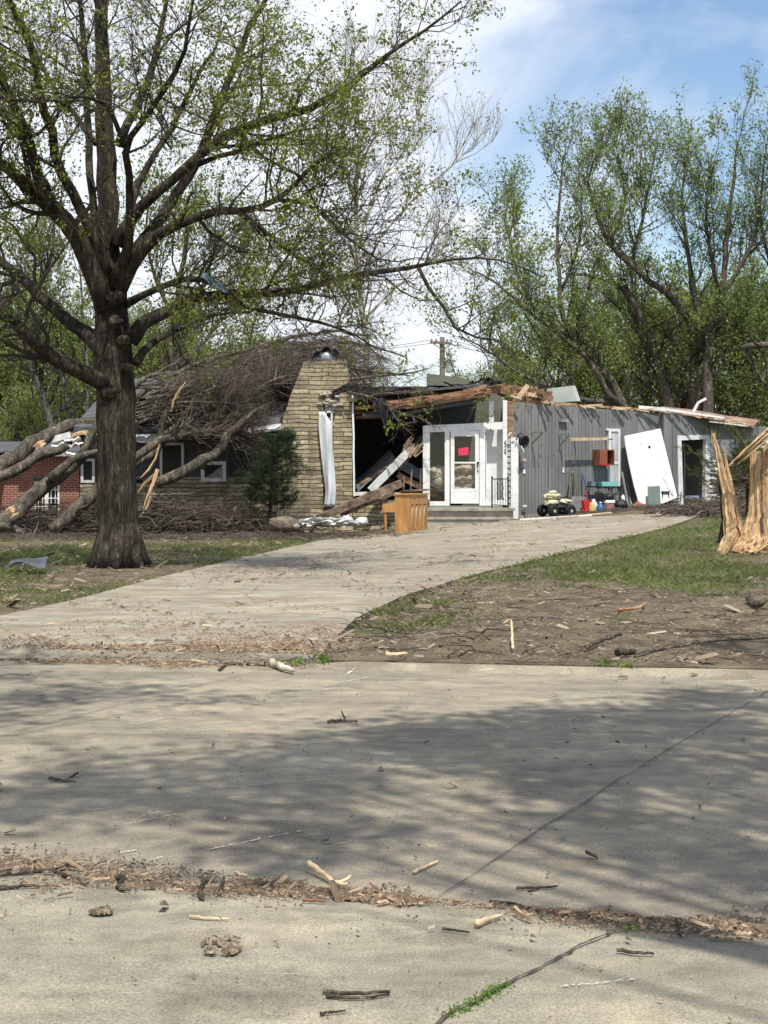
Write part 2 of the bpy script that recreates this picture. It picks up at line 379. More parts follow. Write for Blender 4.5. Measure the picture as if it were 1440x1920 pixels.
M['siding'] = pm('grey siding', (.155, .157, .152), (.192, .194, .188), 1.6, (1, 1, .25), .7, .12, c3=(.24, .24, .228), lo=.34, hi=.66, det=8)
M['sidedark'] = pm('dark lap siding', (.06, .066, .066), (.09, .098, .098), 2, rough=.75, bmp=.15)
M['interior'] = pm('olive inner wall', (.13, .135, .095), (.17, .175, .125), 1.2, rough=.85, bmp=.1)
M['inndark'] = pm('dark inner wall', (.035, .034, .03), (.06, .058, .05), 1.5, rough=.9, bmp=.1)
M['shingle'] = pm('grey shingles', (.05, .053, .058), (.11, .113, .12), 7, (.6, 1, 1), .95, .5)
M['lumber'] = pm('brown lumber', (.13, .065, .038), (.27, .145, .085), 4, (.5, 2.5, 2.5), .8, .3, c3=(.40, .25, .16))
M['lumberpale'] = pm('pale lumber', (.46, .33, .20), (.66, .52, .34), 4, (.5, 3, 3), .8, .3)
M['sheathing'] = pm('weathered roof sheathing', (.15, .085, .055), (.27, .165, .115), 3, (.7, .7, .7), .9, .3, c3=(.38, .26, .19))
M['darkwood'] = pm('old dark lumber', (.06, .042, .03), (.17, .12, .085), 4, (.6, 2, 2), .9, .4, c3=(.28, .20, .14))
M['pianowood'] = pm('honey oak', (.36, .17, .055), (.52, .28, .10), 3, (2.5, 2.5, .4), .5, .12)
M['pianodark'] = pm('piano inner wood', (.20, .085, .03), (.34, .17, .07), 3, (2.5, 2.5, .4), .6, .12)
M['cabinet'] = pm('brown cabinet', (.20, .075, .035), (.28, .115, .055), 3, (.5, .5, 2), .5, .1)
M['black'] = pm('black plastic', (.012, .012, .013), (.025, .025, .027), 8, rough=.5, bmp=.1)
M['iron'] = pm('black iron', (.015, .015, .016), (.04, .038, .036), 12, rough=.55, bmp=.2, metal=.4)
M['metal'] = pm('torn sheet metal', (.22, .24, .25), (.42, .44, .45), 5, rough=.42, bmp=.3, metal=.75)
M['metaldark'] = pm('grey flashing', (.05, .06, .068), (.11, .122, .135), 4, rough=.6, bmp=.25, metal=.2)
M['bluemetal'] = pm('blue grey metal', (.12, .165, .18), (.22, .28, .30), 4, rough=.5, bmp=.2, metal=.3)
M['felt'] = pm('roofing felt', (.022, .022, .023), (.05, .05, .052), 5, rough=.9, bmp=.5)
M['cream'] = pm('faded cream plastic', (.52, .48, .30), (.68, .64, .46), 6, rough=.5, bmp=.15)
M['red'] = pm('red plastic', (.48, .02, .025), (.60, .05, .05), 6, rough=.45, bmp=.1)
M['pink'] = pm('red notice paper', (.62, .03, .09), (.70, .06, .13), 5, rough=.8, bmp=0)
M['teal'] = pm('teal plastic', (.17, .47, .42), (.25, .55, .50), 3, rough=.45, bmp=.08)
M['blue'] = pm('blue plastic', (.03, .12, .26), (.05, .18, .34), 3, rough=.45, bmp=.08)
M['paleblue'] = pm('pale blue plastic', (.35, .42, .66), (.45, .52, .74), 3, rough=.45, bmp=.08)
M['greenpanel'] = pm('sage panel', (.15, .20, .17), (.19, .24, .205), 3, rough=.6, bmp=.1)
M['grey'] = pm('grey plastic', (.20, .20, .20), (.33, .33, .33), 5, rough=.6, bmp=.1)
M['hose'] = pm('faded green hose', (.12, .125, .09), (.26, .26, .20), 6, rough=.6, bmp=.1)
M['insul'] = pm('insulation batts', (.44, .35, .28), (.68, .59, .50), 7, rough=1, bmp=.9, bd=.05)
M['curtain'] = pm('white sheet cloth', (.50, .51, .53), (.74, .75, .77), 4, (3, 3, .3), .9, .35, .02)
M['rock'] = pm('brown rock', (.09, .07, .055), (.22, .17, .13), 5, rough=.95, bmp=.8, bd=.04)
M['steps'] = pm('porch concrete', (.24, .215, .17), (.42, .385, .32), 3, rough=.95, bmp=.4, fine=50)
M['pole'] = pm('utility pole wood', (.17, .14, .11), (.30, .26, .21), 4, (3, 3, .3), .9, .3)
M['transformer'] = pm('transformer grey', (.50, .54, .55), (.62, .66, .66), 2, rough=.5, bmp=.05)
M['mulch'] = pm('mud patch', (.05, .038, .026), (.12, .09, .062), 12, rough=1, bmp=.9, bd=.02)
def glassmat(name, tint, alpha):
    m, t, b, co = newmat(name); g = N(t, 'ShaderNodeBsdfGlossy'); g.inputs['Roughness'].default_value = .03
    tr = N(t, 'ShaderNodeBsdfTransparent'); tr.inputs[0].default_value = (*tint, 1)
    ms = N(t, 'ShaderNodeMixShader'); fr = N(t, 'ShaderNodeLayerWeight'); fr.inputs[0].default_value = .25
    LK(t, mth(t, 'ADD', mth(t, 'MULTIPLY', mth(t, 'POWER', fr.outputs['Facing'], 4), .5), alpha), ms.inputs[0]); LK(t, tr.outputs[0], ms.inputs[1]); LK(t, g.outputs[0], ms.inputs[2])
    LK(t, ms.outputs[0], t.nodes['Material Output'].inputs[0]); return m
M['glass'] = glassmat('window glass', (.9, .92, .9), .03)
# ------------------------------------------------------------------ ground, road, drives
LE = [(-330, 1235), (-200, 1215), (-90, 1185), (0, 1160), (130, 1132), (300, 1086), (450, 1050), (600, 1016), (700, 1003), (745, 998), (800, 986)]
RE = [(604, 1249), (600, 1240), (607, 1222), (632, 1198), (668, 1164), (760, 1120), (900, 1078), (1050, 1042), (1150, 1016), (1250, 992), (1330, 966)]
def resample(P, n):
    P = np.asarray(P, float); d = np.concatenate(([0], np.cumsum(np.linalg.norm(np.diff(P, axis=0), axis=1)))); s = np.linspace(0, d[-1], n)
    return np.stack([np.interp(s, d, P[:, i]) for i in range(P.shape[1])], 1)
L3 = resample([G(*p) for p in LE], 90); R3 = resample([G(*p) for p in RE], 90)
L3[0, 1] = curb_far(L3[0, 0]) + .02; R3[0, 1] = curb_far(R3[0, 0]) + .02
s = np.linspace(0, 1, 30)[None, :, None]
D = L3[:, None, :2] * (1 - s) + R3[:, None, :2] * s
D[0, :, 1] = curb_far(D[0, :, 0]) + .01
Z = gz(D[..., 0], D[..., 1]) + .035
rampd = sst(0, 1.1, D[..., 1] - curb_far(D[..., 0])); Z = Z * rampd + .008 * (1 - rampd)
mb = MB(); P = np.concatenate((D, Z[..., None]), -1); mb.grid(P)
for e in (P[:, 0], P[:, -1]):
    mb.grid(np.stack((e, e - (0, 0, .12)), 0)); mb.grid(np.stack((e - (0, 0, .12), e), 0))
mb.build('driveway', M['drive'], kind='structure'); DRV = P.copy()
DPOLY = np.concatenate((P[:, 0, :2], P[::-1, -1, :2]))
def inside(x, y, poly=DPOLY):
    x = np.asarray(x); y = np.asarray(y); r = np.zeros(x.shape, bool); n = len(poly)
    for i in range(n):
        x1, y1 = poly[i]; x2, y2 = poly[(i + 1) % n]
        if y1 == y2: continue
        r ^= ((y1 > y) != (y2 > y)) & (x < (x2 - x1) * (y - y1) / (y2 - y1) + x1)
    return r
def grassmask(x, Y):
    n = fbm(x * .45, Y * .45, 3); n2 = fbm(x * 1.7, Y * 1.7, 9); n3 = fbm(x * 5, Y * 5, 19)
    d = .27 + (n - .5) * 1.6 + (n2 - .5) * 1.5 + (n3 - .5) * 1.2
    right = sst(0, 3, x)
    band = sst(18.6, 23.5, Y - .10 * np.abs(x - 4)) * (1 - sst(33, 38, Y))           # green strip right of the drive
    d = d + right * (.52 * band - .42 * (1 - sst(17.0, 23.5, Y)))
    spot = np.exp(-((x - 7.2) ** 2 / 3.5 + (Y - 26.2) ** 2 / 3)); d -= spot * .9     # torn soil round the stump
    left = 1 - sst(-2, 0, x)
    d = d - .9 * sst(38.5, 40.5, Y) * sst(-1, 0, x)
    d = d - .9 * (1 - sst(.6, 2.6, Y - curb_far(x))) * sst(-1, 0, x)
    d = d + left * (.28 + .35 * np.exp(-((x + 1.6) ** 2 / 5 + (Y - 29) ** 2 / 8)) + .3 * np.exp(-((x + 6.2) ** 2 / 3 + (Y - 23) ** 2 / 9))) - left * .8 * sst(36, 39, Y)
    spot = np.exp(-((x + 4.2) ** 2 / 2.2 + (Y - 24.8) ** 2 / 4.5)); d -= spot * .75
    return np.clip(d, 0, 1)
xs = np.concatenate((-np.geomspace(400, 14.5, 24), np.arange(-14, 14.01, .11), np.geomspace(14.5, 400, 24)))
vsY = np.concatenate((np.arange(0, 34, .11), 34 + np.geomspace(.2, 700, 40)))
X, V_ = np.meshgrid(xs, vsY, indexing='ij'); Y = curb_far(X) + V_ + .015
gl = gz(X, Y) + (fbm(X * 1.3, Y * 1.3, 5) - .5) * .05 * sst(0, .8, V_) + (fbm(X * 5, Y * 5, 6) - .5) * .035 * sst(0, .3, V_) + (fbm(X * 3.1, Y * 3.1, 26) - .5).clip(0) * .12 * sst(.1, .8, V_) * sst(0, 1, X) * (1 - sst(19, 24, Y))
ins = inside(X, Y); gl = np.where(ins, gl - .07, gl)
gl += .02 * (1 - ins) * sst(.05, .5, V_) * sst(0, 2, X)
hill = sst(52, 72, Y) * .3; gl += hill
gp = np.stack((X, Y, gl), -1); gm = grassmask(X, Y)
pre = [gp[:, 0] - (0, .004, .1), gp[:, 0] - (0, .005, .25)]
far = gp[:, 0].copy(); far[:, 1] = -250; far[:, 2] = -.2
gp = np.concatenate((far[:, None], pre[1][:, None], pre[0][:, None], gp), 1); gm = np.concatenate((gm[:, :1] * 0, gm[:, :1] * 0, gm[:, :1] * 0, gm), 1)
mb = MB(); mb.grid(gp[:, ::-1]); gobj = mb.build('ground', M['ground'], kind='structure', attr={'grass': gm[:, ::-1].ravel()})
# road: slab with a low rolled edge where it meets the soil
xr = np.concatenate((-np.geomspace(300, 9.3, 14), np.arange(-9, 9.01, .25), np.geomspace(9.3, 300, 14)))
tt = np.concatenate((np.linspace(0, .94, 26), [.965, .98, .99, 1.0]))
Xr, Tr = np.meshgrid(xr, tt, indexing='ij'); Yr = curb_near(Xr) * (1 - Tr) + curb_far(Xr) * Tr
zr = .03 * np.sin(math.pi * Tr) - .03 + .012 * (fbm(Xr, Yr, 4) - .5)
lip = np.where(Tr > .985, .05, 0) * sst(-.75, -.35, Xr); zr += lip + .03 * Tr
road = np.stack((Xr, Yr, zr), -1)
mb = MB(); mb.grid(road[:, ::-1]); mb.build('road', M['road'], kind='structure')
# near apron of exposed-aggregate concrete
ta = np.concatenate(([0], np.geomspace(.01, 6, 26), [30, 200])); Xa, Ta = np.meshgrid(xr, ta, indexing='ij')
Ya = curb_near(Xa) - Ta - .005 + .0; za = -.03 + .035 * sst(0, .5, Ta) + .012 * Ta.clip(0, 2) * .5 + .012 * (fbm(Xa, Ya, 8) - .5) * sst(0, .3, Ta)
mb = MB(); mb.grid(np.stack((Xa, Ya, za), -1)); mb.build('driveway_apron', M['apron'], kind='structure')
def surfz(x, y):
    if y > curb_far(x): return float(gz(x, y)) + .035
    if y < curb_near(x):
        t_ = curb_near(x) - y; return -.03 + .035 * float(sst(0, .5, t_)) + .006 * min(t_, 2)
    t_ = (y - curb_near(x)) / (curb_far(x) - curb_near(x)); return .03 * math.sin(math.pi * t_) - .03 + .03 * t_
def joint(pts, w):
    P = resample([np.array((p[0], p[1], 0.)) for p in pts], 60); d = nrm(np.gradient(P, axis=0)); n = np.stack((-d[:, 1], d[:, 0], d[:, 2]), 1)
    P[:, :2] += n[:, :2] * (fbm(np.arange(60) * .4, 0 * np.arange(60), 3)[:, None] - .5) * .03
    P[:, 2] = [surfz(p[0], p[1]) + .009 for p in P]
    ww = w * rng.uniform(.5, 1.3, (60, 1)); return np.stack((P - n * ww / 2, P + n * ww / 2), 0)
mb = MB()
for pts, w in (([(.205, 5.95), (2.85, 11.4), (3.3, 12.3)], .0065), ([(-3.6, 6.9), (-2.35, 9.42), (-.95, 12.8)], .007),
               ([(-6, 10.2), (0, 9.2), (2.19, 8.79), (6, 8.2)], .006), ([(-.1, 4.0), (.205, 4.55), (.98, 5.66)], .013), ):
    mb.grid(joint(pts, w))
mb.build('pavement_joint', M['joint'], kind='structure')
# pale scratches left by dragged debris
def scratch(px0, py0, px1, py1, w, mb):
    a, b_ = G(px0, py0), G(px1, py1); n = 26; P = a[None] + (b_ - a)[None] * np.linspace(0, 1, n)[:, None]
    d = nrm(b_ - a); nn = np.array((-d[1], d[0], 0)); P += nn * (rng.normal(0, .003, (n, 1)))
    P[:, 2] = [surfz(p[0], p[1]) + .007 for p in P]
    ww = w * rng.uniform(.1, 1, (n, 1)); F = np.stack((P - nn * ww / 2, P + nn * ww / 2), 0)
    for i in range(n - 1):
        if rng.random() > .25: mb.grid(F[:, i:i + 2])
mb = MB()
for a in ((390, 1586, 578, 1552, .012), (244, 1540, 330, 1524, .008), (255, 1530, 300, 1520, .006), (110, 1522, 222, 1511, .006), (540, 1351, 605, 1352, .014), (218, 1592, 256, 1586, .012),
          (425, 1478, 620, 1462, .006), (605, 1291, 690, 1272, .016), (560, 1305, 632, 1294, .014), (280, 1604, 305, 1598, .008), (620, 1580, 660, 1573, .010), (650, 1268, 665, 1255, .03),
          (545, 1415, 575, 1400, .006), (840, 1440, 855, 1437, .006), (250, 1365, 320, 1350, .010), (1050, 1860, 1190, 1845, .008), (1380, 1280, 1420, 1276, .02), (1120, 1271, 1160, 1268, .016), (530, 1535, 575, 1530, .005), (900, 1372, 990, 1366, .006)):
    scratch(*a, mb)
mb.build('pavement_scratches', M['lumberpale'] if 0 else pm('chalky scratch', (.55, .52, .45), (.72, .69, .62), 9, bmp=0), kind='stuff', label='pale scratches scraped into the road concrete', cat='scratches')

# ------------------------------------------------------------------ damaged house
YF = 43.0
HB = W(520, 985, YF); HB[2] = .2
H = T('damaged_house', 'storm damaged stone and grey panelled house with its roof torn open', 'house', HB)
def poly(pxs, Y, ext, mb):            # front-facing polygon at depth Y extruded away from the road
    mb.prism([W(a, b, Y) for a, b in pxs], (0, ext, 0)); return mb
def bb(px0, py0, px1, py1, Y, d, mb):
    a = W(px0, py0, Y); c = W(px1, py1, Y)
    return mb.para((a[0], Y, c[2]), (c[0] - a[0], 0, 0), (0, d, 0), (0, 0, a[2] - c[2]))
# low stone wall, left part and below the chimney
mb = MB(); bb(150, 905, 300, 1015, YF, .35, mb); bb(300, 900, 532, 1015, YF + .02, .35, mb)
bb(300, 895, 532, 901, YF - .03, .42, mb)
mb.build('stone_wall', M['stone'], H)
mb = MB(); poly([(655, 937), (806, 937), (806, 1000), (655, 1000)], YF, .35, mb); mb.build('stone_wall', M['stone'], H, label='low stone sill wall below the open living room')
# chimney with a slot window and a broken corner
ch = MB()
poly([(520, 1000), (522, 860), (530, 790), (545, 740), (568, 684), (650, 680), (655, 716), (606, 742), (606, 945), (626, 945), (626, 1000)], YF - .45, 1.15, ch)
poly([(625, 1000), (625, 768), (636, 757), (634, 742), (641, 736), (657, 736), (662, 800), (662, 1000)], YF - .45, .9, ch)
poly([(606, 945), (606, 770), (625, 770), (625, 945)], YF - .1, .5, ch)
chim = ch.build('chimney', M['stone'], H)
mb = MB(); poly([(567, 685), (569, 678), (649, 674), (650.5, 681)], YF - .46, 1.16, mb); mb.build('cap', pm('stained chimney cap', (.12, .10, .075), (.30, .25, .18), 5, bmp=.4), chim)
mb = MB(); mb.lathe([(.28, 0), (.30, .16), (.26, .2)], W(612, 676, YF), 18); mb.build('flue', M['metal'], chim, smooth=True)
mb = MB()                                   # torn dark cowl over the flue
c = W(614, 662, YF); u = np.linspace(-1, 1, 14); w_ = np.linspace(-1, 1, 8); U, Wg = np.meshgrid(u, w_, indexing='ij')
Pc = np.stack((c[0] + U * .42, c[1] + Wg * .34, c[2] + .12 - .26 * np.abs(U) ** 2.2 + .05 * np.sin(U * 9 + Wg * 4) + .02 * rng.normal(size=U.shape)), -1)
mb.grid(Pc); mb.build('cowl', M['felt'], chim, thick=.012)
mb = MB()                                   # crumbled edge bricks
for i in range(26):
    q = W(rng.uniform(600, 642), rng.uniform(736, 764), YF - .55 + rng.uniform(0, .15)); mb.box(q, rng.uniform((.06, .1, .04), (.18, .2, .09)), rng.uniform(-.4, .4))
mb.build('broken_masonry', pm('crumbled masonry', (.30, .24, .18), (.58, .53, .44), 9, bmp=.5, c3=(.16, .12, .09)), chim)
mb = MB()
for x_ in (611, 622): mb.beam(W(x_, 770, YF - .5), W(x_, 945, YF - .5), .045, .06, (0, 1, 0))
for y_ in (772, 795, 860): mb.beam(W(608, y_, YF - .505), W(626, y_, YF - .505), .05, .05)
mb.build('window_frame', M['whitetrim'], chim)
# curtain-like torn house wrap hanging down the slot
n1, n2 = 30, 12; u = np.linspace(0, 1, n1); w_ = np.linspace(0, 1, n2); U, Wg = np.meshgrid(u, w_, indexing='ij')
lx = np.interp(U, [0, .15, .5, .85, 1], [598, 597, 603, 610, 607]); rx = np.interp(U, [0, .12, .4, .8, 1], [607, 622, 624, 630, 628]); py = 772 + U * 178
px = lx * (1 - Wg) + rx * Wg
Pw = np.stack(((px - CX) / FPX * (YF - .6), (YF - .60) + .05 * np.sin(Wg * 7 + U * 2) * (.4 + U) + .01 * np.sin(U * 11 + Wg * 3), CAMH - (py - HY) / FPX * (YF - .6)), -1)
mb = MB(); mb.grid(Pw); mb.build('torn_house_wrap', M['curtain'], H, smooth=True, thick=.006, label='torn white wrap hanging down the chimney slot')
# left wing: dark lap siding over the stone, windows, eave
mb = MB()
for i in range(9):
    z0 = W(0, 900, YF)[2] + i * .165
    a = W(152, 0, YF + .08)[0]; b_ = W(532, 0, YF + .08)[0]
    mb.prism([(a, YF + .10, z0), (a, YF + .06, z0), (a, YF + .095, z0 + .168), (a, YF + .12, z0 + .168)], (b_ - a, 0, 0))
mb.build('lap_siding', M['sidedark'], H)
def window(px0, py0, px1, py1, Y, fw, mat, parent, bars=(0, 0), label=None, dark=M['inndark'], gl=True):
    f = MB(); a = W(px0, py0, Y); c = W(px1, py1, Y); w, h = c[0] - a[0], a[2] - c[2]
    f.para((a[0], Y - .05, c[2]), (fw, 0, 0), (0, .10, 0), (0, 0, h)); f.para((c[0] - fw, Y - .05, c[2]), (fw, 0, 0), (0, .10, 0), (0, 0, h))
    f.para((a[0] + fw, Y - .048, a[2] - fw), (w - 2 * fw, 0, 0), (0, .095, 0), (0, 0, fw)); f.para((a[0] + fw, Y - .048, c[2]), (w - 2 * fw, 0, 0), (0, .095, 0), (0, 0, fw))
    o = f.build('window', mat, parent, label=label)
    for i in range(bars[0]):
        pass
    g = MB()
    for i in range(1, bars[0] + 1): g.para((a[0] + w * i / (bars[0] + 1) - .012, Y - .02, c[2] + fw), (.024, 0, 0), (0, .03, 0), (0, 0, h - 2 * fw))
    for i in range(1, bars[1] + 1): g.para((a[0] + fw, Y - .022, c[2] + h * i / (bars[1] + 1) - .012), (w - 2 * fw, 0, 0), (0, .034, 0), (0, 0, .024))
    if g.n: split(g, 'glazing_bar', mat, o)
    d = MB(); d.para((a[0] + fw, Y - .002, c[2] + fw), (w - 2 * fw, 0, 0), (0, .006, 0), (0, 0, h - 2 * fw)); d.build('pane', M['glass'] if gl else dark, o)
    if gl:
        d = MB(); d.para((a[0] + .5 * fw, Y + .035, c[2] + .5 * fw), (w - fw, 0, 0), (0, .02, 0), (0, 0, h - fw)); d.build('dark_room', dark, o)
    return o
window(377, 865, 424, 903, YF, .10, M['whitetrim'], H, label='small square window with a pale frame')
window(424, 822, 476, 897, YF + .02, .07, M['sidedark'], H, bars=(0, 1), gl=False)
window(300, 830, 345, 895, YF + .02, .07, M['whitetrim'], H, gl=False)
window(152, 860, 178, 905, YF + .02, .07, M['whitetrim'], H, gl=False)
# roof of the left wing under the branches
RY = YF - .6; rid = YF + 6.0
def roofslab(x0, x1, zf, zr_, th=.16, y0=RY, y1=rid):
    mb = MB(); mb.prism([(x0, y0, zf), (x0, y1, zr_), (x0, y1, zr_ + th), (x0, y0, zf + th)], (x1 - x0, 0, 0)); return mb
xl = W(146, 0, YF)[0]; xm = W(524, 0, YF)[0]; xm2 = W(662, 0, YF)[0]; ze = W(0, 812, YF)[2]
rf = roofslab(xl, xm, ze, ze + 1.75).build('roof', M['shingle'], H)
roofslab(xm, xm2, ze + .38, ze + 1.75, y0=YF + .72).build('roof', M['shingle'], H)
mb = roofslab(xl, xm2, ze + 1.75, ze + .4, y0=rid, y1=rid + 5); mb.build('roof', M['shingle'], H)
mb = MB()
for (a, b_, c_, d_) in ((250, 822, 283, 826), (95, 825, 132, 815), (430, 815, 470, 806), (478, 808, 528, 799)):
    mb.beam(W(a, b_, RY - .04), W(b_ * 0 + c_, d_, RY - .04 + rng.uniform(-.1, .1)), .05, .17)
mb.beam(W(283, 822, RY - .02), W(430, 816, RY - .02), .05, .15)
split(mb, 'fascia', M['whitetrim'], rf)
mb = MB()                                 # crumpled gutter
for (a, b_, c_, d_) in ((452, 815, 528, 799), (96, 838, 150, 820), (100, 846, 140, 852), (120, 838, 160, 830), (248, 818, 280, 816)):
    P0, P1 = W(a, b_, RY - .2), W(c_, d_, RY - .25); n = 12; pp = P0[None] + (P1 - P0)[None] * np.linspace(0, 1, n)[:, None] + rng.normal(0, .025, (n, 3))
    mb.tube(pp, .065, 6, .2, flat=.6)
split(mb, 'gutter', M['white'], rf)
mb = roofslab(xl, xm, ze - .06, ze - .05, .02, y0=RY + .02, y1=YF + .1); mb.build('soffit', M['whitetrim'], H)
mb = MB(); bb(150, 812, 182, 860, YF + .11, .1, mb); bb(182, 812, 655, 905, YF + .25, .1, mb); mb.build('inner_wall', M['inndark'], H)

# open living room: shell
BY = 48.2
mb = MB()
xL, xR = W(655, 0, YF)[0], W(957, 0, YF)[0] + .05; zfl = .62
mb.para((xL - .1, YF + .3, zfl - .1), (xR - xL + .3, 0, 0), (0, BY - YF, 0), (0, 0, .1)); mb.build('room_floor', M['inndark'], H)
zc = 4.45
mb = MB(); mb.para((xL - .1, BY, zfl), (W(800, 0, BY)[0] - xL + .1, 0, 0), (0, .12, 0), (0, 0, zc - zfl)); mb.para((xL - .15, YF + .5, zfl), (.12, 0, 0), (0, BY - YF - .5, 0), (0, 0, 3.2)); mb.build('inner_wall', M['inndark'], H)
mb = MB(); poly([(800, 950), (800, 700), (866, 708), (941, 738), (941, 950)], BY - 1.4, .1, mb)
mb.para(W(941, 735, BY - 1.4) * (1, 1, 0) + (0, 0, zfl), (.1, 0, 0), (0, -.9, 0), (0, 0, 3.05)); mb.build('inner_wall', M['interior'], H, label='olive painted inner wall behind the porch')
mb = MB(); q = W(826, 853, BY - 1.5); mb.box(q, (.09, .03, .14)); mb.build('thermostat', M['black'], H)
# roof over it: shingled deck, exposed brown rafters along the torn front edge, dark soffit
fr = [(655, 745), (700, 741), (760, 737), (820, 730), (880, 722), (916, 717)]
def sloped(pts, dth, Y0, Y1, mb, rise=0):
    A = [W(a, b_, Y0) for a, b_ in pts]
    for i in range(len(A) - 1):
        a, b_ = A[i], A[i + 1]; e = (0, Y1 - Y0, rise)
        mb.para(a, b_ - a, e, (0, 0, -dth))
    return mb
mb = sloped([(655, 748), (735, 735), (820, 727), (916, 719)], .07, RY - .1, BY + 1, MB(), .1)
r2 = mb.build('roof', M['shingle'], H, label='torn grey roof over the open living room')
mb = MB()
for i in range(12):                          # torn felt and shingle scraps
    q = W(rng.uniform(700, 920), 0, RY); x = q[0]; zt = np.interp((x / RY * FPX) + CX, [655, 735, 820, 916], [748, 735, 727, 719]); zt = W(0, zt, RY)[2] + .02
    n = 5; U, Vv = np.meshgrid(np.linspace(0, rng.uniform(.3, .8), n), np.linspace(0, rng.uniform(.3, .9), n), indexing='ij')
    mb.grid(np.stack((x + U, RY - .1 + Vv, zt + .02 + rng.uniform(0, .08) * np.sin(U * 7 + i) + .04 * rng.random((n, n))), -1))
mb.build('torn_shingles', M['felt'], r2, thick=.01)
mb = MB(); seq = [(700, 764), (760, 757), (822, 749), (870, 741), (914, 731)]
for i in range(4):
    mb.beam(W(*seq[i], RY - .06 - .015 * (i % 2)), W(*seq[i + 1], RY - .06 - .015 * (i % 2)), .09, .26 + .04 * (i % 2))
for i in range(40):
    t_ = rng.uniform(0, 1); a = np.interp(t_ * 4, range(5), [p[0] for p in seq]); b_ = np.interp(t_ * 4, range(5), [p[1] for p in seq])
    mb.beam(W(a, b_ + rng.uniform(-6, 6), RY - .12), W(a + rng.uniform(10, 46), b_ + rng.uniform(-9, 7) - 3, RY - .14 - rng.uniform(0, .1)), .03, rng.uniform(.02, .07))
mb.build('rafter', M['lumber'], r2, label='splintered brown rafters along the torn edge')
mb = MB(); mb.beam(W(812, 757, RY - .02), W(914, 741, RY - .02), .1, .07); mb.build('ledger_board', M['lumberpale'], r2)
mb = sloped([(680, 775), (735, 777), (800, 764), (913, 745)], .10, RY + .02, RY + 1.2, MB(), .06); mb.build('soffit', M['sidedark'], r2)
mb = MB()
for i in range(3): mb.beam(W(666, 765 + i * 9, RY + .1 + i * .4), W(735 + i * 6, 762 + i * 9, RY + .2 + i * .4), .05, .09)
split(mb, 'rafter', M['lumber'], r2)
# right of the ridge: broken boards standing above the wall
mb = MB()
for i in range(34):
    x0 = rng.uniform(908, 1010); y0 = np.interp(x0, [908, 960, 1020], [722, 734, 742]) + rng.uniform(-5, 8)
    mb.beam(W(x0, y0, YF + rng.uniform(.2, 1.6)), W(x0 + rng.uniform(8, 60), y0 + rng.uniform(-7, 12), YF + rng.uniform(.2, 2.2)), .04, rng.uniform(.05, .16))
mb.beam(W(916, 728, YF), W(1022, 742, YF + 1.6), .05, .20); mb.beam(W(918, 716, YF - .3), W(914, 745, YF - .3), .12, .12, (0, 1, 0))
mb.build('broken_boards', M['lumber'], H, label='heap of split brown boards on top of the wall')
mb = MB(); mb.beam(W(972, 745, YF + .3), W(990, 722, YF + .3), .05, .13); mb.beam(W(985, 738, YF + .5), W(1020, 744, YF + .6), .05, .11); mb.beam(W(955, 741, YF), W(978, 748, YF), .05, .05); split(mb, 'broken_board', M['lumberpale'], H)
mb = MB(); mb.prism([W(a, b_, YF + 2.2) for a, b_ in ((1022, 756), (1026, 729), (1073, 723), (1083, 752))], (.1, .08, 0)); mb.build('tipped_panel', pm('pale grey board', (.40, .42, .38), (.48, .50, .45), 3, bmp=.05), H, label='pale board tipped up on the wall top')
mb = MB()
for c_, w_, h_ in ((946, 740, 22), (934, 730, 14)): pass
u = np.linspace(0, 1, 14); v_ = np.linspace(0, 1, 8); U, Vv = np.meshgrid(u, v_, indexing='ij')
mb.grid(np.stack((W(880, 0, YF)[0] + U * .95, YF - .2 + Vv * .8, W(0, 718, YF)[2] + .13 * np.sin(U * 3.1) ** 3 + .03 * np.sin(U * 23 + Vv * 5)), -1)); mb.build('torn_felt', M['felt'], H, thick=.012)
# dangling torn felt strip
U, Vv = np.meshgrid(np.linspace(0, 1, 16), np.linspace(0, 1, 7), indexing='ij')
lx = np.interp(U, [0, .4, .75, 1], [697, 706, 716, 723]); rx = np.interp(U, [0, .3, .6, 1], [724, 728, 727, 725]); py = 748 + U * 52 + 3 * np.sin(Vv * 7 + U * 9)
px = lx * (1 - Vv) + rx * Vv
mb = MB(); mb.grid(np.stack(((px - CX) / FPX * (RY - .3), RY - .32 + .08 * np.sin(Vv * 8 + U * 5), CAMH - (py - HY) / FPX * (RY - .3)), -1)); mb.build('hanging_felt', M['felt'], H, thick=.008, label='strip of black roofing felt hanging from the roof edge')

# white storefront frame of the porch
PY = YF - .25
def fb(px0, py0, px1, py1, d, mb, Y=PY): return bb(px0, py0, px1, py1, Y, d, mb)
mb = MB()
mb.prism([W(a, b_, PY) for a, b_ in ((793, 811), (793, 798), (943, 791), (943, 805))], (0, .13, 0))
mb.prism([W(a, b_, PY + .01) for a, b_ in ((793, 811), (806, 811), (806, 938), (793, 930))], (0, .12, 0))
fb(834, 806, 843, 948, .12, mb, PY + .012); fb(899, 804, 910, 948, .12, mb, PY + .012); fb(806, 940, 834, 950, .12, mb, PY + .008)
fb(943, 750, 951, 948, .14, mb, PY - .01); fb(910, 937, 943, 948, .12, mb, PY + .008)
fb(917, 752, 926, 791, .12, mb, PY + .02)
mb.build('porch_frame', M['white'], H)
mb = MB(); fb(910, 803, 943, 938, .03, mb, PY + .45); mb.prism([W(911, 804, PY + .12), W(911, 938, PY + .12), W(911, 938, PY + .45), W(911, 804, PY + .45)], (.02, 0, 0)); mb.build('side_panel', M['white'], H)
mb = MB(); fb(806, 811, 834, 940, .006, mb, PY + .06); mb.build('pane', M['glass'], H)
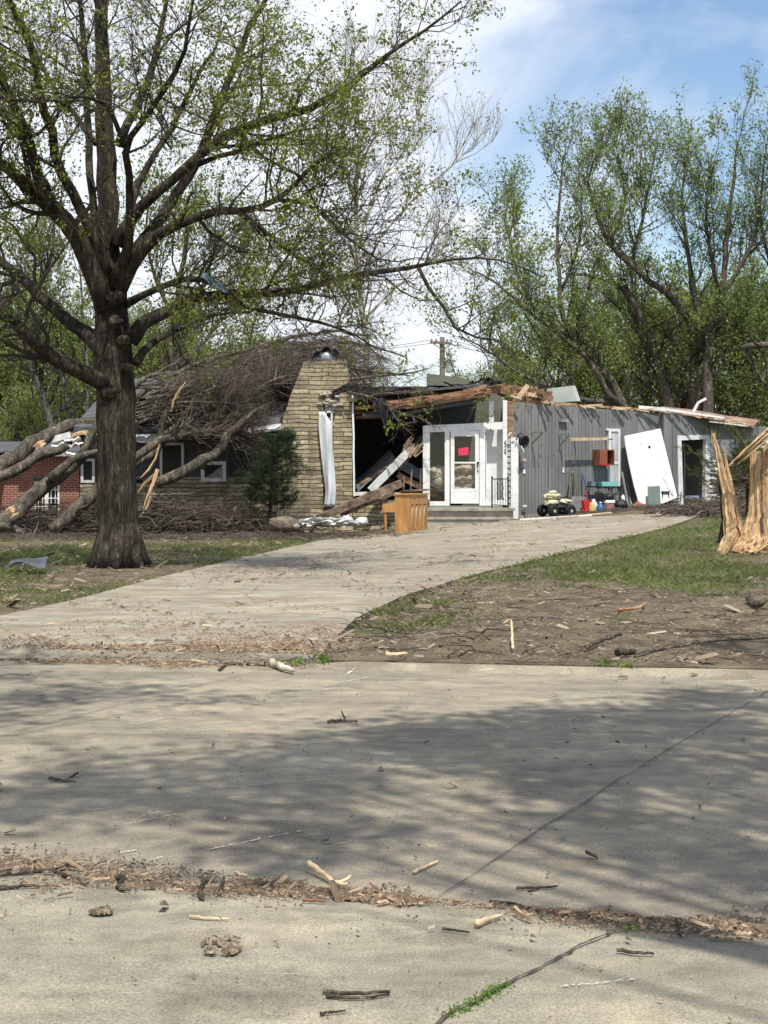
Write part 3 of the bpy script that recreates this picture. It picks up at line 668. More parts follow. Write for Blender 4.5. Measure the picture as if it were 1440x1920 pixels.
# storm door
dr = MB()
fb(845, 808, 852, 944, .05, dr, PY - .015); fb(891, 808, 898, 944, .05, dr, PY - .015); fb(852, 808, 891, 818, .048, dr, PY - .014); fb(852, 866, 891, 869, .048, dr, PY - .014); fb(852, 916, 891, 922, .048, dr, PY - .014)
fb(852, 922, 891, 944, .045, dr, PY - .010)
dro = dr.build('storm_door', M['white'], H)
mb = MB(); fb(852, 818, 891, 866, .006, mb, PY + .01); fb(852, 869, 891, 916, .006, mb, PY + .01); mb.build('pane', M['glass'], dro)
mb = MB(); mb.prism([W(a, b_, PY - .004) for a, b_ in ((859, 841), (878, 838), (879, 853), (860, 854))], (0, .008, 0)); mb.build('notice', M['pink'], dro, label='red paper notice taped to the glass')
mb = MB(); mb.beam(W(896, 866, PY - .05), W(896, 871, PY - .05), .05, .04, (0, 1, 0)); mb.tube([W(896, 873, PY - .03), W(895.5, 878, PY - .09), W(896, 885, PY - .03)], .016, 6); mb.build('handle', M['black'], dro)
# post, copper-brown jamb, lap siding strip and corner board beside the house number
mb = MB(); fb(951.5, 752, 963, 820, .1, mb, PY + .06); mb.build('jamb', M['lumber'], H)
mb = MB()
for i in range(13):
    y1_ = 965 - i * 11; a = W(951, y1_, PY + .05); mb.prism([(a[0], PY + .10, a[2]), (a[0], PY + .02, a[2]), (a[0], PY + .06, a[2] + .165), (a[0], PY + .10, a[2] + .165)], (.13, 0, 0))
mb.build('lap_siding', pm('pale grey lap siding', (.30, .31, .30), (.40, .41, .40), 3, bmp=.1), H)
mb = MB(); fb(958, 820, 972, 973, .14, mb, PY - .02); mb.build('corner_post', M['white'], H)
mb = MB()                                   # house number, strokes as raised black bars
def stroke(pts, mb, Y=PY - .018, r=.008): mb.tube([W(a, b_, Y) for a, b_ in pts], r, 5)
stroke([(949.6, 826), (947, 827.5), (945.6, 831), (946.6, 833.4), (948.8, 832.6), (948.6, 830.2), (946.2, 830.4)], mb)
stroke([(945.4, 837.5), (947, 835.8), (949, 837.2), (948.4, 840), (945.4, 843.2), (949.6, 843.2)], mb)
stroke([(948.8, 848.4), (947, 850), (945.4, 848), (946.6, 845.8), (948.8, 846.6), (949, 849.5), (947.8, 853)], mb)
mb.build('house_number', M['black'], H)

# porch steps
mb = MB()
z1, z0 = W(0, 954, PY)[2], W(0, 985, PY)[2]
xa, xb_ = W(795, 0, YF)[0], W(957, 0, YF)[0]
mb.para((xa, YF - .95, z0 - .3), (xb_ - xa, 0, 0), (0, .7, 0), (0, 0, z1 - z0 + .3 - .04))
mb.para((xa - .02, YF - 1.03, z1 - .04), (xb_ - xa + .06, 0, 0), (0, .83, 0), (0, 0, .075))
mb.para((xa - .01, YF - 1.39, z1 - .265), (xb_ - xa - .40, 0, 0), (0, .36, 0), (0, 0, .05))
mb.build('step', M['steps'], H)
mb = MB(); mb.para((xa, YF - 1.35, z0 - .3), (xb_ - xa - .45, 0, 0), (0, .4, 0), (0, 0, z1 - z0 + .3 - .24)); mb.prism([(xb_ - .45, YF - 1.35, z0 - .3), (xb_ - .45, YF - .95, z0 - .3), (xb_ + .02, YF - .95, z0 - .3)], (0, 0, z1 - z0 + .3 - .24)); mb.build('step', M['steps'], H)
mb = MB(); fb(806, 948, 943, 955, .08, mb, PY + .005); mb.build('threshold', M['greenpanel'], H)
RL = T('handrail', 'short black iron handrail on the porch steps', 'railing', W(935, 970, PY - .3))
mb = MB(); a, b_ = W(922, 898, PY - .55), W(952, 898, PY - .5)
mb.beam(a, b_, .03, .03); mb.build('top_rail', M['iron'], RL); mb = MB(); mb.beam(W(923, 946, PY - .55), W(953, 948, PY - .5), .025, .02); mb.build('bottom_rail', M['iron'], RL)
for x_, y_, nm in ((922.5, 966, 'post'), (952.5, 957, 'post')):
    mb = MB(); mb.beam(W(x_, 897, PY - .53), W(x_, y_, PY - .53), .04, .04, (0, 1, 0)); mb.lathe([(0, .04), (.03, .02), (.03, -.01), (0, -.03)], W(x_, 895.5, PY - .53), 10); mb.build('post', M['iron'], RL)
for i in range(5):
    x_ = 928 + i * 5; mb = MB(); mb.beam(W(x_, 898, PY - .53), W(x_, 947, PY - .53), .014, .014, (0, 1, 0))
    if i in (1, 3): mb.tube([W(x_ - 1.5, 905, PY - .53), W(x_ + 1, 915, PY - .53), W(x_ - 1, 925, PY - .53), W(x_ + 1.5, 938, PY - .53)], .01, 4)
    mb.build('baluster', M['iron'], RL)

# ------------------------------------------------------------------ long grey panelled wall (former carport side)
A0 = W(962, 0, 43.2)[:2]; A1 = W(1243, 0, 46.2)[:2]; ud = nrm(A1 - A0); nn_ = np.array((ud[1], -ud[0]))
def wp(px, py, off=0.0):
    dx = (px - CX) / FPX; dz = -(py - HY) / FPX; t_ = (A0 @ nn_ + off) / (dx * nn_[0] + nn_[1])
    return np.array((dx * t_, t_, CAMH + dz * t_))
N3 = np.array((*nn_, 0)); U3 = np.array((*ud, 0))
GB = wp(1100, 965)
def wprism(pxs, off, d, mb): mb.prism([wp(a, b_, off) for a, b_ in pxs], -N3 * d); return mb
mb = MB(); wprism([(962, 753), (1100, 765), (1243, 775), (1245, 966), (962, 990)], 0, .14, mb)
wall = mb.build('panelled_wall', M['siding'], H)
def topy(x): return np.interp(x, [962, 1100, 1243, 1332], [753, 765, 775, 787])
mb = MB()
gx = list(np.arange(978, 1170, 12.6)) + [1171, 1194, 1218]
for i, x_ in enumerate(gx):
    if x_ > 1068 and x_ < 1160 or x_ > 1165: w = .035
    else: w = .012
    a = wp(x_, topy(x_) + 3, .006); b_ = wp(x_, 972, .006)
    mb.beam(a - N3 * 0, (a[0], a[1], .3), w, .022, tuple(N3))
mb.build('batten', M['siding'], H)
mb = MB()
for i, x_ in enumerate(np.arange(984.5, 1168, 12.6)):
    a = wp(x_, topy(x_) + 4, .003); mb.beam(a, (a[0], a[1], .45), .010, .008, tuple(N3))
mb.build('panel_groove', M['sidedark'], H)
# second section with the doorway, slightly proud
mb = MB(); OB = .22
wprism([(1243, 774), (1275, 778), (1275, 966), (1243, 966)], OB, .14, mb)
wprism([(1275, 778), (1328, 785), (1328, 815), (1275, 817)], OB, .14, mb)
mb.build('panelled_wall', M['siding'], H, label='grey panelled wall around the open doorway')
mb = MB()
for x_ in (1246, 1262, 1288, 1309, 1322):
    a = wp(x_, topy(x_) + 3, OB + .01); zb = wp(x_, 816 if x_ > 1272 else 962, OB)[2]; mb.beam(a, (a[0], a[1], zb), .05, .03, tuple(N3))
mb.build('batten', M['siding'], H)
mb = MB(); a = wp(1243, 772, OB); mb.para((a[0], a[1], .3), -N3 * OB, U3 * .06, (0, 0, a[2] - .3)); mb.build('wall_return', M['siding'], H)
dw = MB()
wprism([(1271, 817), (1331, 815), (1331, 823), (1271, 826)], OB + .03, .14, dw); wprism([(1271, 826), (1278, 826), (1282, 950), (1273, 952)], OB + .03, .14, dw); wprism([(1324, 823.5), (1331, 823), (1330, 945), (1322, 946)], OB + .03, .14, dw)
dwo = dw.build('doorway', M['white'], H)
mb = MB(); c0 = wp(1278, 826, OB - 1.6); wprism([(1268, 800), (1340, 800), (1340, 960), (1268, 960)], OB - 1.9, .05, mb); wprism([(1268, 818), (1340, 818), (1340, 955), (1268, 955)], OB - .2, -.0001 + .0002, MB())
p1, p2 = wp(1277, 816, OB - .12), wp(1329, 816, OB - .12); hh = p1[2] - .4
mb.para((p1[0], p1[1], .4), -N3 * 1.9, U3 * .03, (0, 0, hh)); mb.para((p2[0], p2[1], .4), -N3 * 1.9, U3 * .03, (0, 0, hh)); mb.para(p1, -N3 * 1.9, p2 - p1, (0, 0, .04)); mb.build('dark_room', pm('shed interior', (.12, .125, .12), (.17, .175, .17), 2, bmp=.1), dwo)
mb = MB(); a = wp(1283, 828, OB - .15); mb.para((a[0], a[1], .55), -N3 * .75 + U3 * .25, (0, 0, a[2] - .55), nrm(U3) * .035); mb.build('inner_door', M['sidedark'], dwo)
mb = MB(); wprism([(1301, 866), (1312, 866), (1312, 896), (1301, 896)], OB - 1.3, .05, mb); mb.build('wall_box', M['grey'], dwo)
mb = MB(); wprism([(1299, 860), (1314, 860), (1314, 864), (1299, 864)], OB - 1.25, .12, mb); wprism([(1299, 898), (1314, 898), (1314, 902), (1299, 902)], OB - 1.25, .12, mb); wprism([(1288, 876), (1290, 876), (1290, 882), (1288, 882)], OB - .4, .03, mb); split(mb, 'shelf', M['black'], dwo)
# third section: grey fascia over white lap siding
YC = 47.0
mb = MB(); poly([(1329, 786), (1400, 797), (1500, 806), (1500, 824), (1329, 824)], YC, .14, mb); mb.build('panelled_wall', M['siding'], H, label='grey band over the white lap siding')
mb = MB()
for i in range(14):
    z = W(0, 824, YC)[2] - (i + 1) * .135; a = W(1329, 0, YC)[0]; mb.prism([(a, YC + .1, z), (a, YC - .03, z), (a, YC + .01, z + .135), (a, YC + .1, z + .135)], (1.95 if i < 10 else 1.2, 0, 0))
mb.build('lap_siding', M['white'], H, label='white lap siding at the far end')
mb = MB(); poly([(1329, 905), (1500, 905), (1500, 965), (1329, 965)], YC + .06, .1, mb); mb.build('foundation', M['sidedark'], H)
# carport roof remains on the wall top
mb = MB()
topl = [(962, 750), (1060, 758), (1150, 764), (1243, 770), (1300, 778), (1360, 789), (1412, 799)]
Yt = [43.2, 44.2, 45.2, 46.1, 46.4, 46.5, 46.5]
A = [W(a, b_, y_) for (a, b_), y_ in zip(topl, Yt)]
bk = [W(1240, 762, 49.5), W(1300, 768, 49.6), W(1360, 779, 49.7), W(1425, 787, 49.8)]
for i in range(3): mb.prism([A[3 + i], A[4 + i], bk[i + 1], bk[i]], (0, 0, -.05))
r3 = mb.build('roof', M['sheathing'], H, label='weathered brown roof deck stripped of shingles')
mb = MB()
for i in range(6): mb.beam(A[i] - N3 * .05, A[i + 1] - N3 * .05, .10, .07)
mb.build('top_plate', M['lumber'], r3)
mb = MB()
for i in range(40):                      # shredded pale edge strips
    x0 = rng.uniform(965, 1400); y0 = np.interp(x0, [p[0] for p in topl], [p[1] for p in topl]); Yq = np.interp(x0, [p[0] for p in topl], Yt)
    mb.beam(W(x0, y0 + rng.uniform(-3, 3), Yq - .06), W(x0 + rng.uniform(6, 30), y0 + rng.uniform(-4, 6), Yq - .05), .03, rng.uniform(.02, .05))
mb.build('splintered_edge', M['lumberpale'], r3)
mb = MB(); q = [W(1196, 765, 45.7), W(1245, 769, 46.0), W(1300, 777, 46.2), W(1356, 785, 46.3)]
for i in range(3): mb.beam(q[i] + (0, -.12, .02), q[i + 1] + (0, -.12, .02), .03, .10 - .02 * i)
mb.beam(W(1330, 790, 46.2), W(1402, 799, 46.3), .03, .04); mb.build('fascia', M['white'], r3, label='bent white fascia strip')
mb = MB(); mb.beam(W(1300, 772, 47.2), W(1309, 755, 47.2), .03, .08); mb.beam(W(1309, 755, 47.2), W(1324, 747, 47.1), .03, .08); mb.build('bent_flashing', M['white'], r3, label='white strip bent up above the roof deck')
for i in range(5):
    mb = MB(); mb.beam(wp(1095 + i * 2, topy(1095), .01), wp(1096, topy(1095) + 6, .02), .02, .02)
# wiring loop, ports, brackets and small wall fittings (fixed to the wall: parts of the house)
mb = MB(); mb.box(wp(1057, 789, .06), (.28, .1, .07), math.atan2(ud[1], ud[0])); mb.build('wall_lamp', M['grey'], H)
for (a, b_, c_) in ((998, 811, 1), (1050, 815, .9)):
    mb = MB(); p = wp(a, b_, .03); mb.beam(p, p + (0, 0, -.42), .03, .04, tuple(N3)); mb.beam(p, p + N3 * .5 * c_, .02, .02); mb.beam(p + (0, 0, -.30), p + N3 * .5 * c_, .02, .05)
    mb.beam(p + N3 * .5 * c_, p + N3 * .5 * c_ + (0, 0, .05), .02, .02); mb.build('wall_bracket', M['siding'], H, label='triangular steel shelf bracket')
mb = MB()
for a, b_ in ((1010, 836), (1008, 858), (998, 857), (1032, 855)): p = wp(a, b_, .02); mb.beam(p, p + N3 * .12, .01, .01); mb.beam(p + N3 * .12, p + N3 * .12 + (0, 0, .05) + U3 * .06, .01, .01)
mb.tube([wp(1028, 856, .01), wp(1028, 915, .01)], .008, 4); mb.build('wall_hook', M['iron'], H)
mb = MB(); wprism([(975, 860), (987, 860), (987, 865), (975, 865)], .04, .04, mb); wprism([(1069, 858), (1080, 858), (1080, 863), (1069, 863)], .04, .04, mb); split(mb, 'wood_block', M['lumberpale'], H)
mb = MB(); wprism([(975, 865.5), (986, 865.5), (984, 878), (977, 878)], .02, .02, mb); wprism([(1071, 864), (1079, 864), (1079, 870), (1071, 870)], .02, .02, mb); split(mb, 'wall_patch', M['grey'], H)
mb = MB(); wprism([(981, 880), (985, 880), (985, 888), (981, 888)], .02, .02, mb); wprism([(1055, 876), (1058, 876), (1058, 886), (1055, 886)], .02, .02, mb); wprism([(1138, 872), (1140, 872), (1140, 880), (1138, 880)], .02, .02, mb); split(mb, 'socket', M['white'], H)
mb = MB(); wprism([(1070, 821), (1141, 820), (1141, 825), (1070, 827)], .36, .05, mb); p = wp(1070, 824, 0); mb.build('shelf_board', M['lumberpale'], H, label='pale timber board fixed along the wall')
mb = MB()
for x_ in (1076, 1135): q = wp(x_, 824, 0); mb.beam(q, q + N3 * .33, .03, .04)
split(mb, 'shelf_arm', M['grey'], H)
# narrow sidelight window
sw = MB(); wprism([(1142, 804), (1163, 804), (1163, 809), (1142, 809)], .07, .08, sw); wprism([(1142, 809), (1146, 809), (1146, 912), (1142, 912)], .07, .08, sw); wprism([(1160, 809), (1163, 809), (1163, 912), (1160, 912)], .07, .08, sw); wprism([(1146, 866), (1160, 866), (1160, 870), (1146, 870)], .065, .07, sw); wprism([(1138, 803), (1142, 803), (1142, 807), (1138, 807)], .07, .06, sw)
swo = sw.build('narrow_window', M['white'], H)
mb = MB(); wprism([(1146, 809), (1160, 809), (1160, 912), (1146, 912)], .03, .01, mb); mb.build('pane', pm('curtained pane', (.36, .38, .37), (.55, .57, .55), 4, (4, 4, .4), .25, .1), swo)
mb = MB(); 
for i in range(5): mb.tube([wp(1147 + i * 3, 812, .036), wp(1148 + i * 2.7, 860, .045), wp(1147 + i * 3, 908, .036)], .02, 5)
mb.build('curtain', M['curtain'], swo)
# brown open cabinet
cb = MB(); p0 = wp(1111, 872, 0); z0c, z1c = wp(1111, 872, .2)[2], wp(1111, 843, .2)[2]; wc = .55; dcb = .33
for (u0, u1, za, zb) in ((0, .02, z0c, z1c), (wc - .02, wc, z0c, z1c)): mb2 = cb.para(p0 * (1, 1, 0) + (0, 0, za) + U3 * u0, U3 * (u1 - u0), N3 * dcb, (0, 0, zb - za))
for za in (z0c, z1c - .02): cb.para(p0 * (1, 1, 0) + (0, 0, za) + U3 * .02, U3 * (wc - .04), N3 * (dcb - .003), (0, 0, .02))
cb.para(p0 * (1, 1, 0) + (0, 0, z0c + .02) + U3 * .02, U3 * (wc - .04), N3 * .02, (0, 0, z1c - z0c - .04))
cb.para(p0 * (1, 1, 0) + (0, 0, z0c + .02) + U3 * .02 + N3 * (dcb - .02), U3 * .26, N3 * .018, (0, 0, z1c - z0c - .04))
cb.build('wall_cabinet', M['cabinet'], None, loc=p0, label='open brown wooden cabinet hung on the grey wall beside the narrow window', cat='cabinet')
mb = MB()
for i in range(5): mb.box(wp(1128 + i * 3, 871 + rng.uniform(-1, 1), .42), (.06, .03, .05), rng.uniform(0, 3))
mb.build('hanging_toy', M['red'], None, label='small red trinket lying on the lip of the brown cabinet', cat='trinket')
# foundation edge and white sill along the wall foot
mb = MB(); wprism([(974, 967), (1045, 962), (1045, 975), (974, 980)], .08, .08, mb); mb.build('foundation', M['steps'], H)
mb = MB(); a, b_ = G(975, 974, .06), G(1110, 966, .06); mb.beam(a, b_, .06, .05); mb.build('loose_trim', M['white'], None, label='long white trim strip lying along the foot of the grey wall', cat='trim strip')
mb = MB(); mb.beam(G(1045, 971, .06), G(1145, 961, .07), .14, .03); mb.build('loose_plank', M['lumberpale'], None, label='pale plank lying on the concrete in front of the toy quad bike', cat='plank')
# ------------------------------------------------------------------ brick house next door
BYF = 50.0
BH = T('brick_house', 'red brick house next door behind the leaning logs at the left', 'house', W(60, 985, BYF))
mb = MB(); poly([(-420, 853), (148, 853), (148, 1000), (112, 1000), (112, 902), (64, 902), (64, 1000), (-420, 1000)], BYF, .25, mb)
poly([(64, 966), (112, 966), (112, 1000), (64, 1000)], BYF, .25, mb)
a = W(148, 0, BYF)[0]; zt = W(0, 853, BYF)[2]
mb.para((a - .25, BYF + .25, -.3), (.25, 0, 0), (0, 7, 0), (0, 0, zt + .3)); mb.build('wall', M['brick'], BH)
window(64, 902, 88, 966, BYF + .06, .06, M['white'], BH, bars=(2, 3)); window(88, 902, 112, 966, BYF + .06, .06, M['white'], BH, bars=(2, 3))
mb = MB(); bb(62, 895, 114, 902, BYF - .03, .1, mb); mb.build('lintel', M['sidedark'], BH); mb = MB(); bb(62, 966, 114, 971, BYF - .06, .1, mb); mb.build('sill', M['white'], BH)
zr = zt + .12; mb = MB(); x0, x1 = W(-430, 0, BYF)[0], a + .3
mb.prism([(x0, BYF - .5, zr), (x0, BYF + 4.5, zr + .42), (x0, BYF + 9, zr), (x0, BYF + 9, zr - .05), (x0, BYF - .5, zr - .05)], (x1 - x0, 0, 0)); rfb = mb.build('roof', M['shingle'], BH)
mb = MB(); mb.para((W(44, 0, BYF)[0], BYF - .55, zr - .17), (x1 - W(44, 0, BYF)[0], 0, 0), (0, .05, 0), (0, 0, .13)); mb.para((W(44, 0, BYF)[0], BYF - .49, zr - .16), (x1 - W(44, 0, BYF)[0], 0, 0), (0, .49, 0), (0, 0, .03)); mb.build('fascia', M['grey'], rfb)
mb = MB(); mb.para((x0, BYF - 1.4, zr - .62), (W(12, 0, BYF)[0] - x0, 0, 0), (0, 1.3, 0), (0, 0, .16)); mb.build('porch_roof', M['white'], BH)

# ------------------------------------------------------------------ things by the front of the house
def tagm(mb, name, mat, label, cat, group=None, smooth=False, thick=0, kind=None): return mb.build(name, mat, None, smooth=smooth, label=label, cat=cat, group=group, thick=thick, kind=kind)
# upright piano standing with its back towards the drive
gp0 = G(768, 999, .02); th = R_(21); ul = np.array((math.sin(th), math.cos(th), 0)); ud2 = np.array((math.cos(th), -math.sin(th), 0))  # ul: along the back, ud2: outward from the back (to the right)
PN = T('upright_piano', 'honey coloured wooden upright piano with its ribbed back showing, standing outside by the porch steps', 'piano', gp0)
def pq(u, d, z): return gp0 + ul * u - ud2 * d + np.array((0, 0, z))
ht = 73 / FPX * gp0[1]; Lp = 1.38; Dp = .40
mb = MB(); mb.para(pq(0, 0, 0), ul * .035, -ud2 * Dp, (0, 0, ht - .03)); mb.build('side_panel', M['pianowood'], PN)
mb = MB(); mb.para(pq(Lp - .035, 0, 0), ul * .035, -ud2 * Dp, (0, 0, ht - .03)); mb.build('side_panel', M['pianowood'], PN)
mb = MB(); mb.para(pq(-.03, -.03, ht - .03), ul * (Lp + .06), -ud2 * (Dp + .05), (0, 0, .035)); mb.build('lid', M['pianowood'], PN)
mb = MB(); mb.para(pq(.035, -.0, ht - .27), ul * (Lp - .07), -ud2 * .05, (0, 0, .24)); mb.para(pq(.035, 0, .0), ul * (Lp - .07), -ud2 * .07, (0, 0, .11)); mb.build('back_rail', M['pianowood'], PN)
for i in range(5):
    mb = MB(); u = .035 + i * (Lp - .16) / 4; mb.para(pq(u, -.005, .11), ul * .10, -ud2 * .08, (0, 0, ht - .38)); mb.build('back_post', M['pianowood'], PN)
for i in range(4):
    mb = MB(); u = .16 + i * (Lp - .16) / 4; mb.beam(pq(u, .035, .14), pq(u + .14, .035, ht - .30), .05, .05, tuple(ud2)); mb.build('brace', M['lumberpale'], PN)
mb = MB(); mb.para(pq(.035, .10, .05), ul * (Lp - .07), -ud2 * .02, (0, 0, ht - .12)); mb.build('soundboard', M['pianodark'], PN)
mb = MB(); mb.para(pq(.04, Dp - .02, .3), ul * (Lp - .08), -ud2 * .02, (0, 0, ht - .34)); mb.build('front_panel', M['pianowood'], PN)
mb = MB(); mb.para(pq(0, Dp, .52 * ht), ul * Lp, -ud2 * .34, (0, 0, .22)); mb.build('key_shelf', M['pianowood'], PN)
for u in (.02, Lp - .09):
    mb = MB(); mb.tube([pq(u + .035, Dp + .27, 0), pq(u + .035, Dp + .27, .1), pq(u + .035, Dp + .28, .4), pq(u + .035, Dp + .28, .52 * ht)], [.022, .03, .038, .045], 8); mb.build('leg', M['pianowood'], PN)
# bench/low shelf with dark boards behind the piano
mb = MB(); q0 = W(752, 925, 42.4)
mb.beam(W(752, 921, 42.35), W(803, 918, 42.5), .35, .05); mb.beam(W(770, 922, 42.3), W(772, 880, 42.3), .05, .05, (0, 1, 0)); mb.beam(W(788, 918, 42.5), W(789, 878, 42.5), .04, .04, (0, 1, 0)); mb.beam(W(757, 918, 42.4), W(757, 893, 42.4), .05, .05, (0, 1, 0))
tagm(mb, 'broken_shelf', M['darkwood'], 'broken dark wooden shelf frame just above and behind the piano', 'shelf')
# fallen rafters and sheet metal from roof into the opening
def plankthing(name, a, b_, w, h, mat, label, cat, parent=None, up=(0, 0, 1)):
    mb = MB(); n = 6; P = a[None] + (b_ - a)[None] * np.linspace(0, 1, n)[:, None] + rng.normal(0, .006, (n, 3))
    for i in range(n - 1): mb.beam(P[i], P[i + 1], w, h, up)
    return mb.build(name, mat, parent, label=label, cat=cat)
plankthing('fallen_rafter', W(597, 972, 41.3), W(752, 906, 42.3), .12, .20, M['darkwood'], 'long dark fallen rafter lying from the flower bed up to the living room sill', 'rafter')
plankthing('fallen_rafter', W(640, 966, 41.6), W(738, 924, 42.6), .08, .10, M['darkwood'], 'thin dark rafter just below the long fallen one in front of the stone sill', 'rafter')
plankthing('fallen_beam', W(694, 920, 42.5), W(776, 836, 42.9), .10, .20, M['whitetrim'], 'leaning white painted beam split from the roof inside the open living room', 'beam')
plankthing('fallen_beam', W(745, 880, 42.95), W(792, 822, 43.3), .12, .16, M['darkwood'], 'splintered brown upper end of the leaning beam, reaching the white porch frame', 'beam')
plankthing('fallen_beam', W(678, 908, 42.9), W(722, 880, 43.1), .16, .12, M['lumber'], 'short brown board lying under the leaning white beam', 'beam')
mb = MB()
for i in range(22):
    a = W(rng.uniform(755, 785), rng.uniform(832, 860), 42.8); mb.beam(a, a + np.array((rng.uniform(.05, .3), rng.uniform(-.1, .1), rng.uniform(.1, .35))), .02, .03)
tagm(mb, 'wood_splinters', M['lumberpale'], 'cluster of pale splinters on the broken end of the leaning beam', 'splinters')
def corr(c0, c1, c2, n, m, amp, mat, name, label, cat, waves):
    U, Vv = np.meshgrid(np.linspace(0, 1, n), np.linspace(0, 1, m), indexing='ij'); c0, c1, c2 = map(np.asarray, (c0, c1, c2))
    P = c0 + (c1 - c0) * U[..., None] + (c2 - c0) * Vv[..., None]; nn = nrm(np.cross(c1 - c0, c2 - c0))
    P = P + nn * (amp * np.sin(Vv * waves * 2 * math.pi) + .02 * np.sin(U * 5 + Vv * 3))[..., None]
    mb = MB(); mb.grid(P); return tagm(mb, name, mat, label, cat, thick=.006)
corr(W(742, 876, 43.2), W(838, 930, 43.5), W(758, 862, 44.4), 10, 60, .018, M['metal'], 'ribbed_metal_sheet', 'ribbed grey metal sheet sliding down behind the left porch pane', 'metal sheet', 9)
corr(W(672, 922, 42.7), W(742, 862, 43.0), W(664, 902, 43.9), 10, 40, .03, M['metal'], 'bent_metal_sheet', 'bent pale metal sheet lying under the leaning white beam', 'metal sheet', 4)
corr(W(700, 900, 43.3), W(735, 868, 43.6), W(690, 884, 44.2), 8, 20, .04, pm('plum fabric', (.12, .04, .045), (.24, .11, .11), 6, bmp=.4), 'maroon_sheet', 'crumpled maroon sheet under the leaning white beam', 'sheet', 2)
plankthing('fallen_beam', W(745, 890, 43.1), W(836, 940, 43.4), .10, .16, M['lumber'], 'brown joist sloping down under the ribbed metal sheet', 'beam')
mb = MB()
for i in range(30):
    q = W(rng.uniform(672, 800), rng.uniform(905, 935), rng.uniform(43.3, 45)); mb.beam(q, q + rng.normal(0, .35, 3) * (1, 1, .35), .05, .12)
tagm(mb, 'indoor_rubble', M['darkwood'], 'jumbled dark boards filling the floor of the open living room', 'rubble', kind='stuff')
plankthing('sill_board', W(664, 926, 42.6), W(752, 926, 42.7), .10, .10, M['whitetrim'], 'white sill board along the bottom of the open living room', 'sill')
plankthing('edge_trim', W(661.5, 742, 42.5), W(664, 930, 42.5), .05, .05, M['white'], 'thin white vertical trim on the right edge of the chimney', 'trim', up=(0, 1, 0))
# insulation batts seen through the storm door
bs = [((826, 888), (.40, .3, .20), 'left'), ((812, 884), (.2, .2, .13), ''), ((868, 880), (.32, .3, .16), ''), ((886, 879), (.34, .25, .15), ''), ((835, 903), (.45, .4, .22), ''), ((862, 903), (.5, .4, .24), ''), ((884, 905), (.45, .35, .26), ''), ((860, 917), (.7, .4, .12), '')]
names = ['round pale insulation bundle seen through the left porch pane', 'small insulation lump at the left edge of the left porch pane', 'pinkish insulation bundle behind the middle of the storm door glass, top row', 'long insulation roll at the upper right of the storm door glass', 'flattened insulation batt low behind the left door stile', 'large crumpled insulation batt low behind the storm door glass', 'speckled insulation batt at the lower right of the storm door glass', 'thin insulation layer along the bottom of the storm door glass']
for i, ((a, b_), r, _) in enumerate(bs):
    tagm(MB().blob(W(a, b_, 43.25), (r[0], .26, r[2]), .45, 3.2, 26, 18, 30 + i), 'insulation_bundle', M['insul'], names[i], 'insulation', 'insulation bundles piled inside the porch', smooth=True)
# boulder, bag and white rubbish heap in the flower bed
tagm(MB().blob(W(534, 984, 39.6), (.42, .3, .20), .4, 1.8, 24, 16, 3), 'boulder', M['rock'], 'brown boulder beside the small pine in front of the chimney', 'rock', smooth=True)
tagm(MB().blob(W(556, 987, 39.2), (.09, .08, .07), .3, 2, 16, 12, 5), 'small_rock', M['steps'], 'small pale rock just right of the boulder', 'rock', smooth=True)
mb = MB()
for i in range(46):
    a_ = rng.uniform(0, 1); c = W(566 + a_ * 100, 984 - rng.uniform(0, 12) * (1 - abs(a_ - .4)), 39.6 + rng.uniform(0, .9)); L = rng.uniform(.12, .4); ang = rng.uniform(-.5, .7)
    U, Vv = np.meshgrid(np.linspace(-L, L, 7), np.linspace(-.07, .07, 3), indexing='ij'); tilt = rng.uniform(-.8, .8)
    mb.grid(np.stack((c[0] + U * math.cos(ang) - Vv * math.sin(ang), c[1] + U * math.sin(ang) + Vv * math.cos(ang), c[2] + .03 * np.sin(U * 14 + i) + Vv * tilt + U * rng.uniform(-.2, .2)), -1))
tagm(mb, 'torn_sheet_heap', M['whitetrim'], 'heap of torn white and grey strips below the fallen rafter', 'rubbish', thick=.006, kind='stuff')
for i, (a, b_, l) in enumerate(((650, 975, 'crumpled white bag at the right of the torn strip heap'), (678, 978, 'crumpled white cloth near the foot of the piano'))):
    tagm(MB().blob(W(a, b_, 40.4), (.16, .12, .11), .6, 3.5, 20, 14, 60 + i), 'crumpled_bag', M['curtain'], l, 'bag', smooth=True)

# ------------------------------------------------------------------ things along the grey wall
def WG(px, py, off): return wp(px, py, off)
# toy quad bike
QB = WG(1044, 968, 1.0); QA = T('toy_quad_bike', 'faded cream toy quad bike with black wheels parked by the grey wall', 'toy vehicle', QB)
zf = QB[2] + .01
qx, qy = U3, N3
for (u, d) in ((-.30, .22), (-.30, -.26), (.30, .22), (.34, -.26)):
    c = QB + qx * u + qy * d + np.array((0, 0, .16)); prof = [(.05, -.08), (.10, -.085), (.145, -.075), (.165, -.04), (.165, .04), (.145, .075), (.10, .085), (.05, .08)]
    w_ = MB().lathe(prof, c, 22, axis=qy)
    for k in range(22):
        t_ = k * 2 * math.pi / 22; w_.box(c + (qx * math.cos(t_) + np.array((0, 0, 1)) * math.sin(t_)) * .165, (.02, .02, .02))
    wo = w_.build('wheel', M['black'], QA)
    MB().lathe([(0, -.07), (.06, -.065), (.06, .065), (0, .07)], c, 12, axis=qy).build('hub', M['cream'], wo)
mb = MB().blob(QB + (0, 0, .26), (.30, .17, .09), .1, 2); mb.build('chassis', M['black'], QA, smooth=True)
Mq = np.stack((qx, qy, (0, 0, 1)), 1)
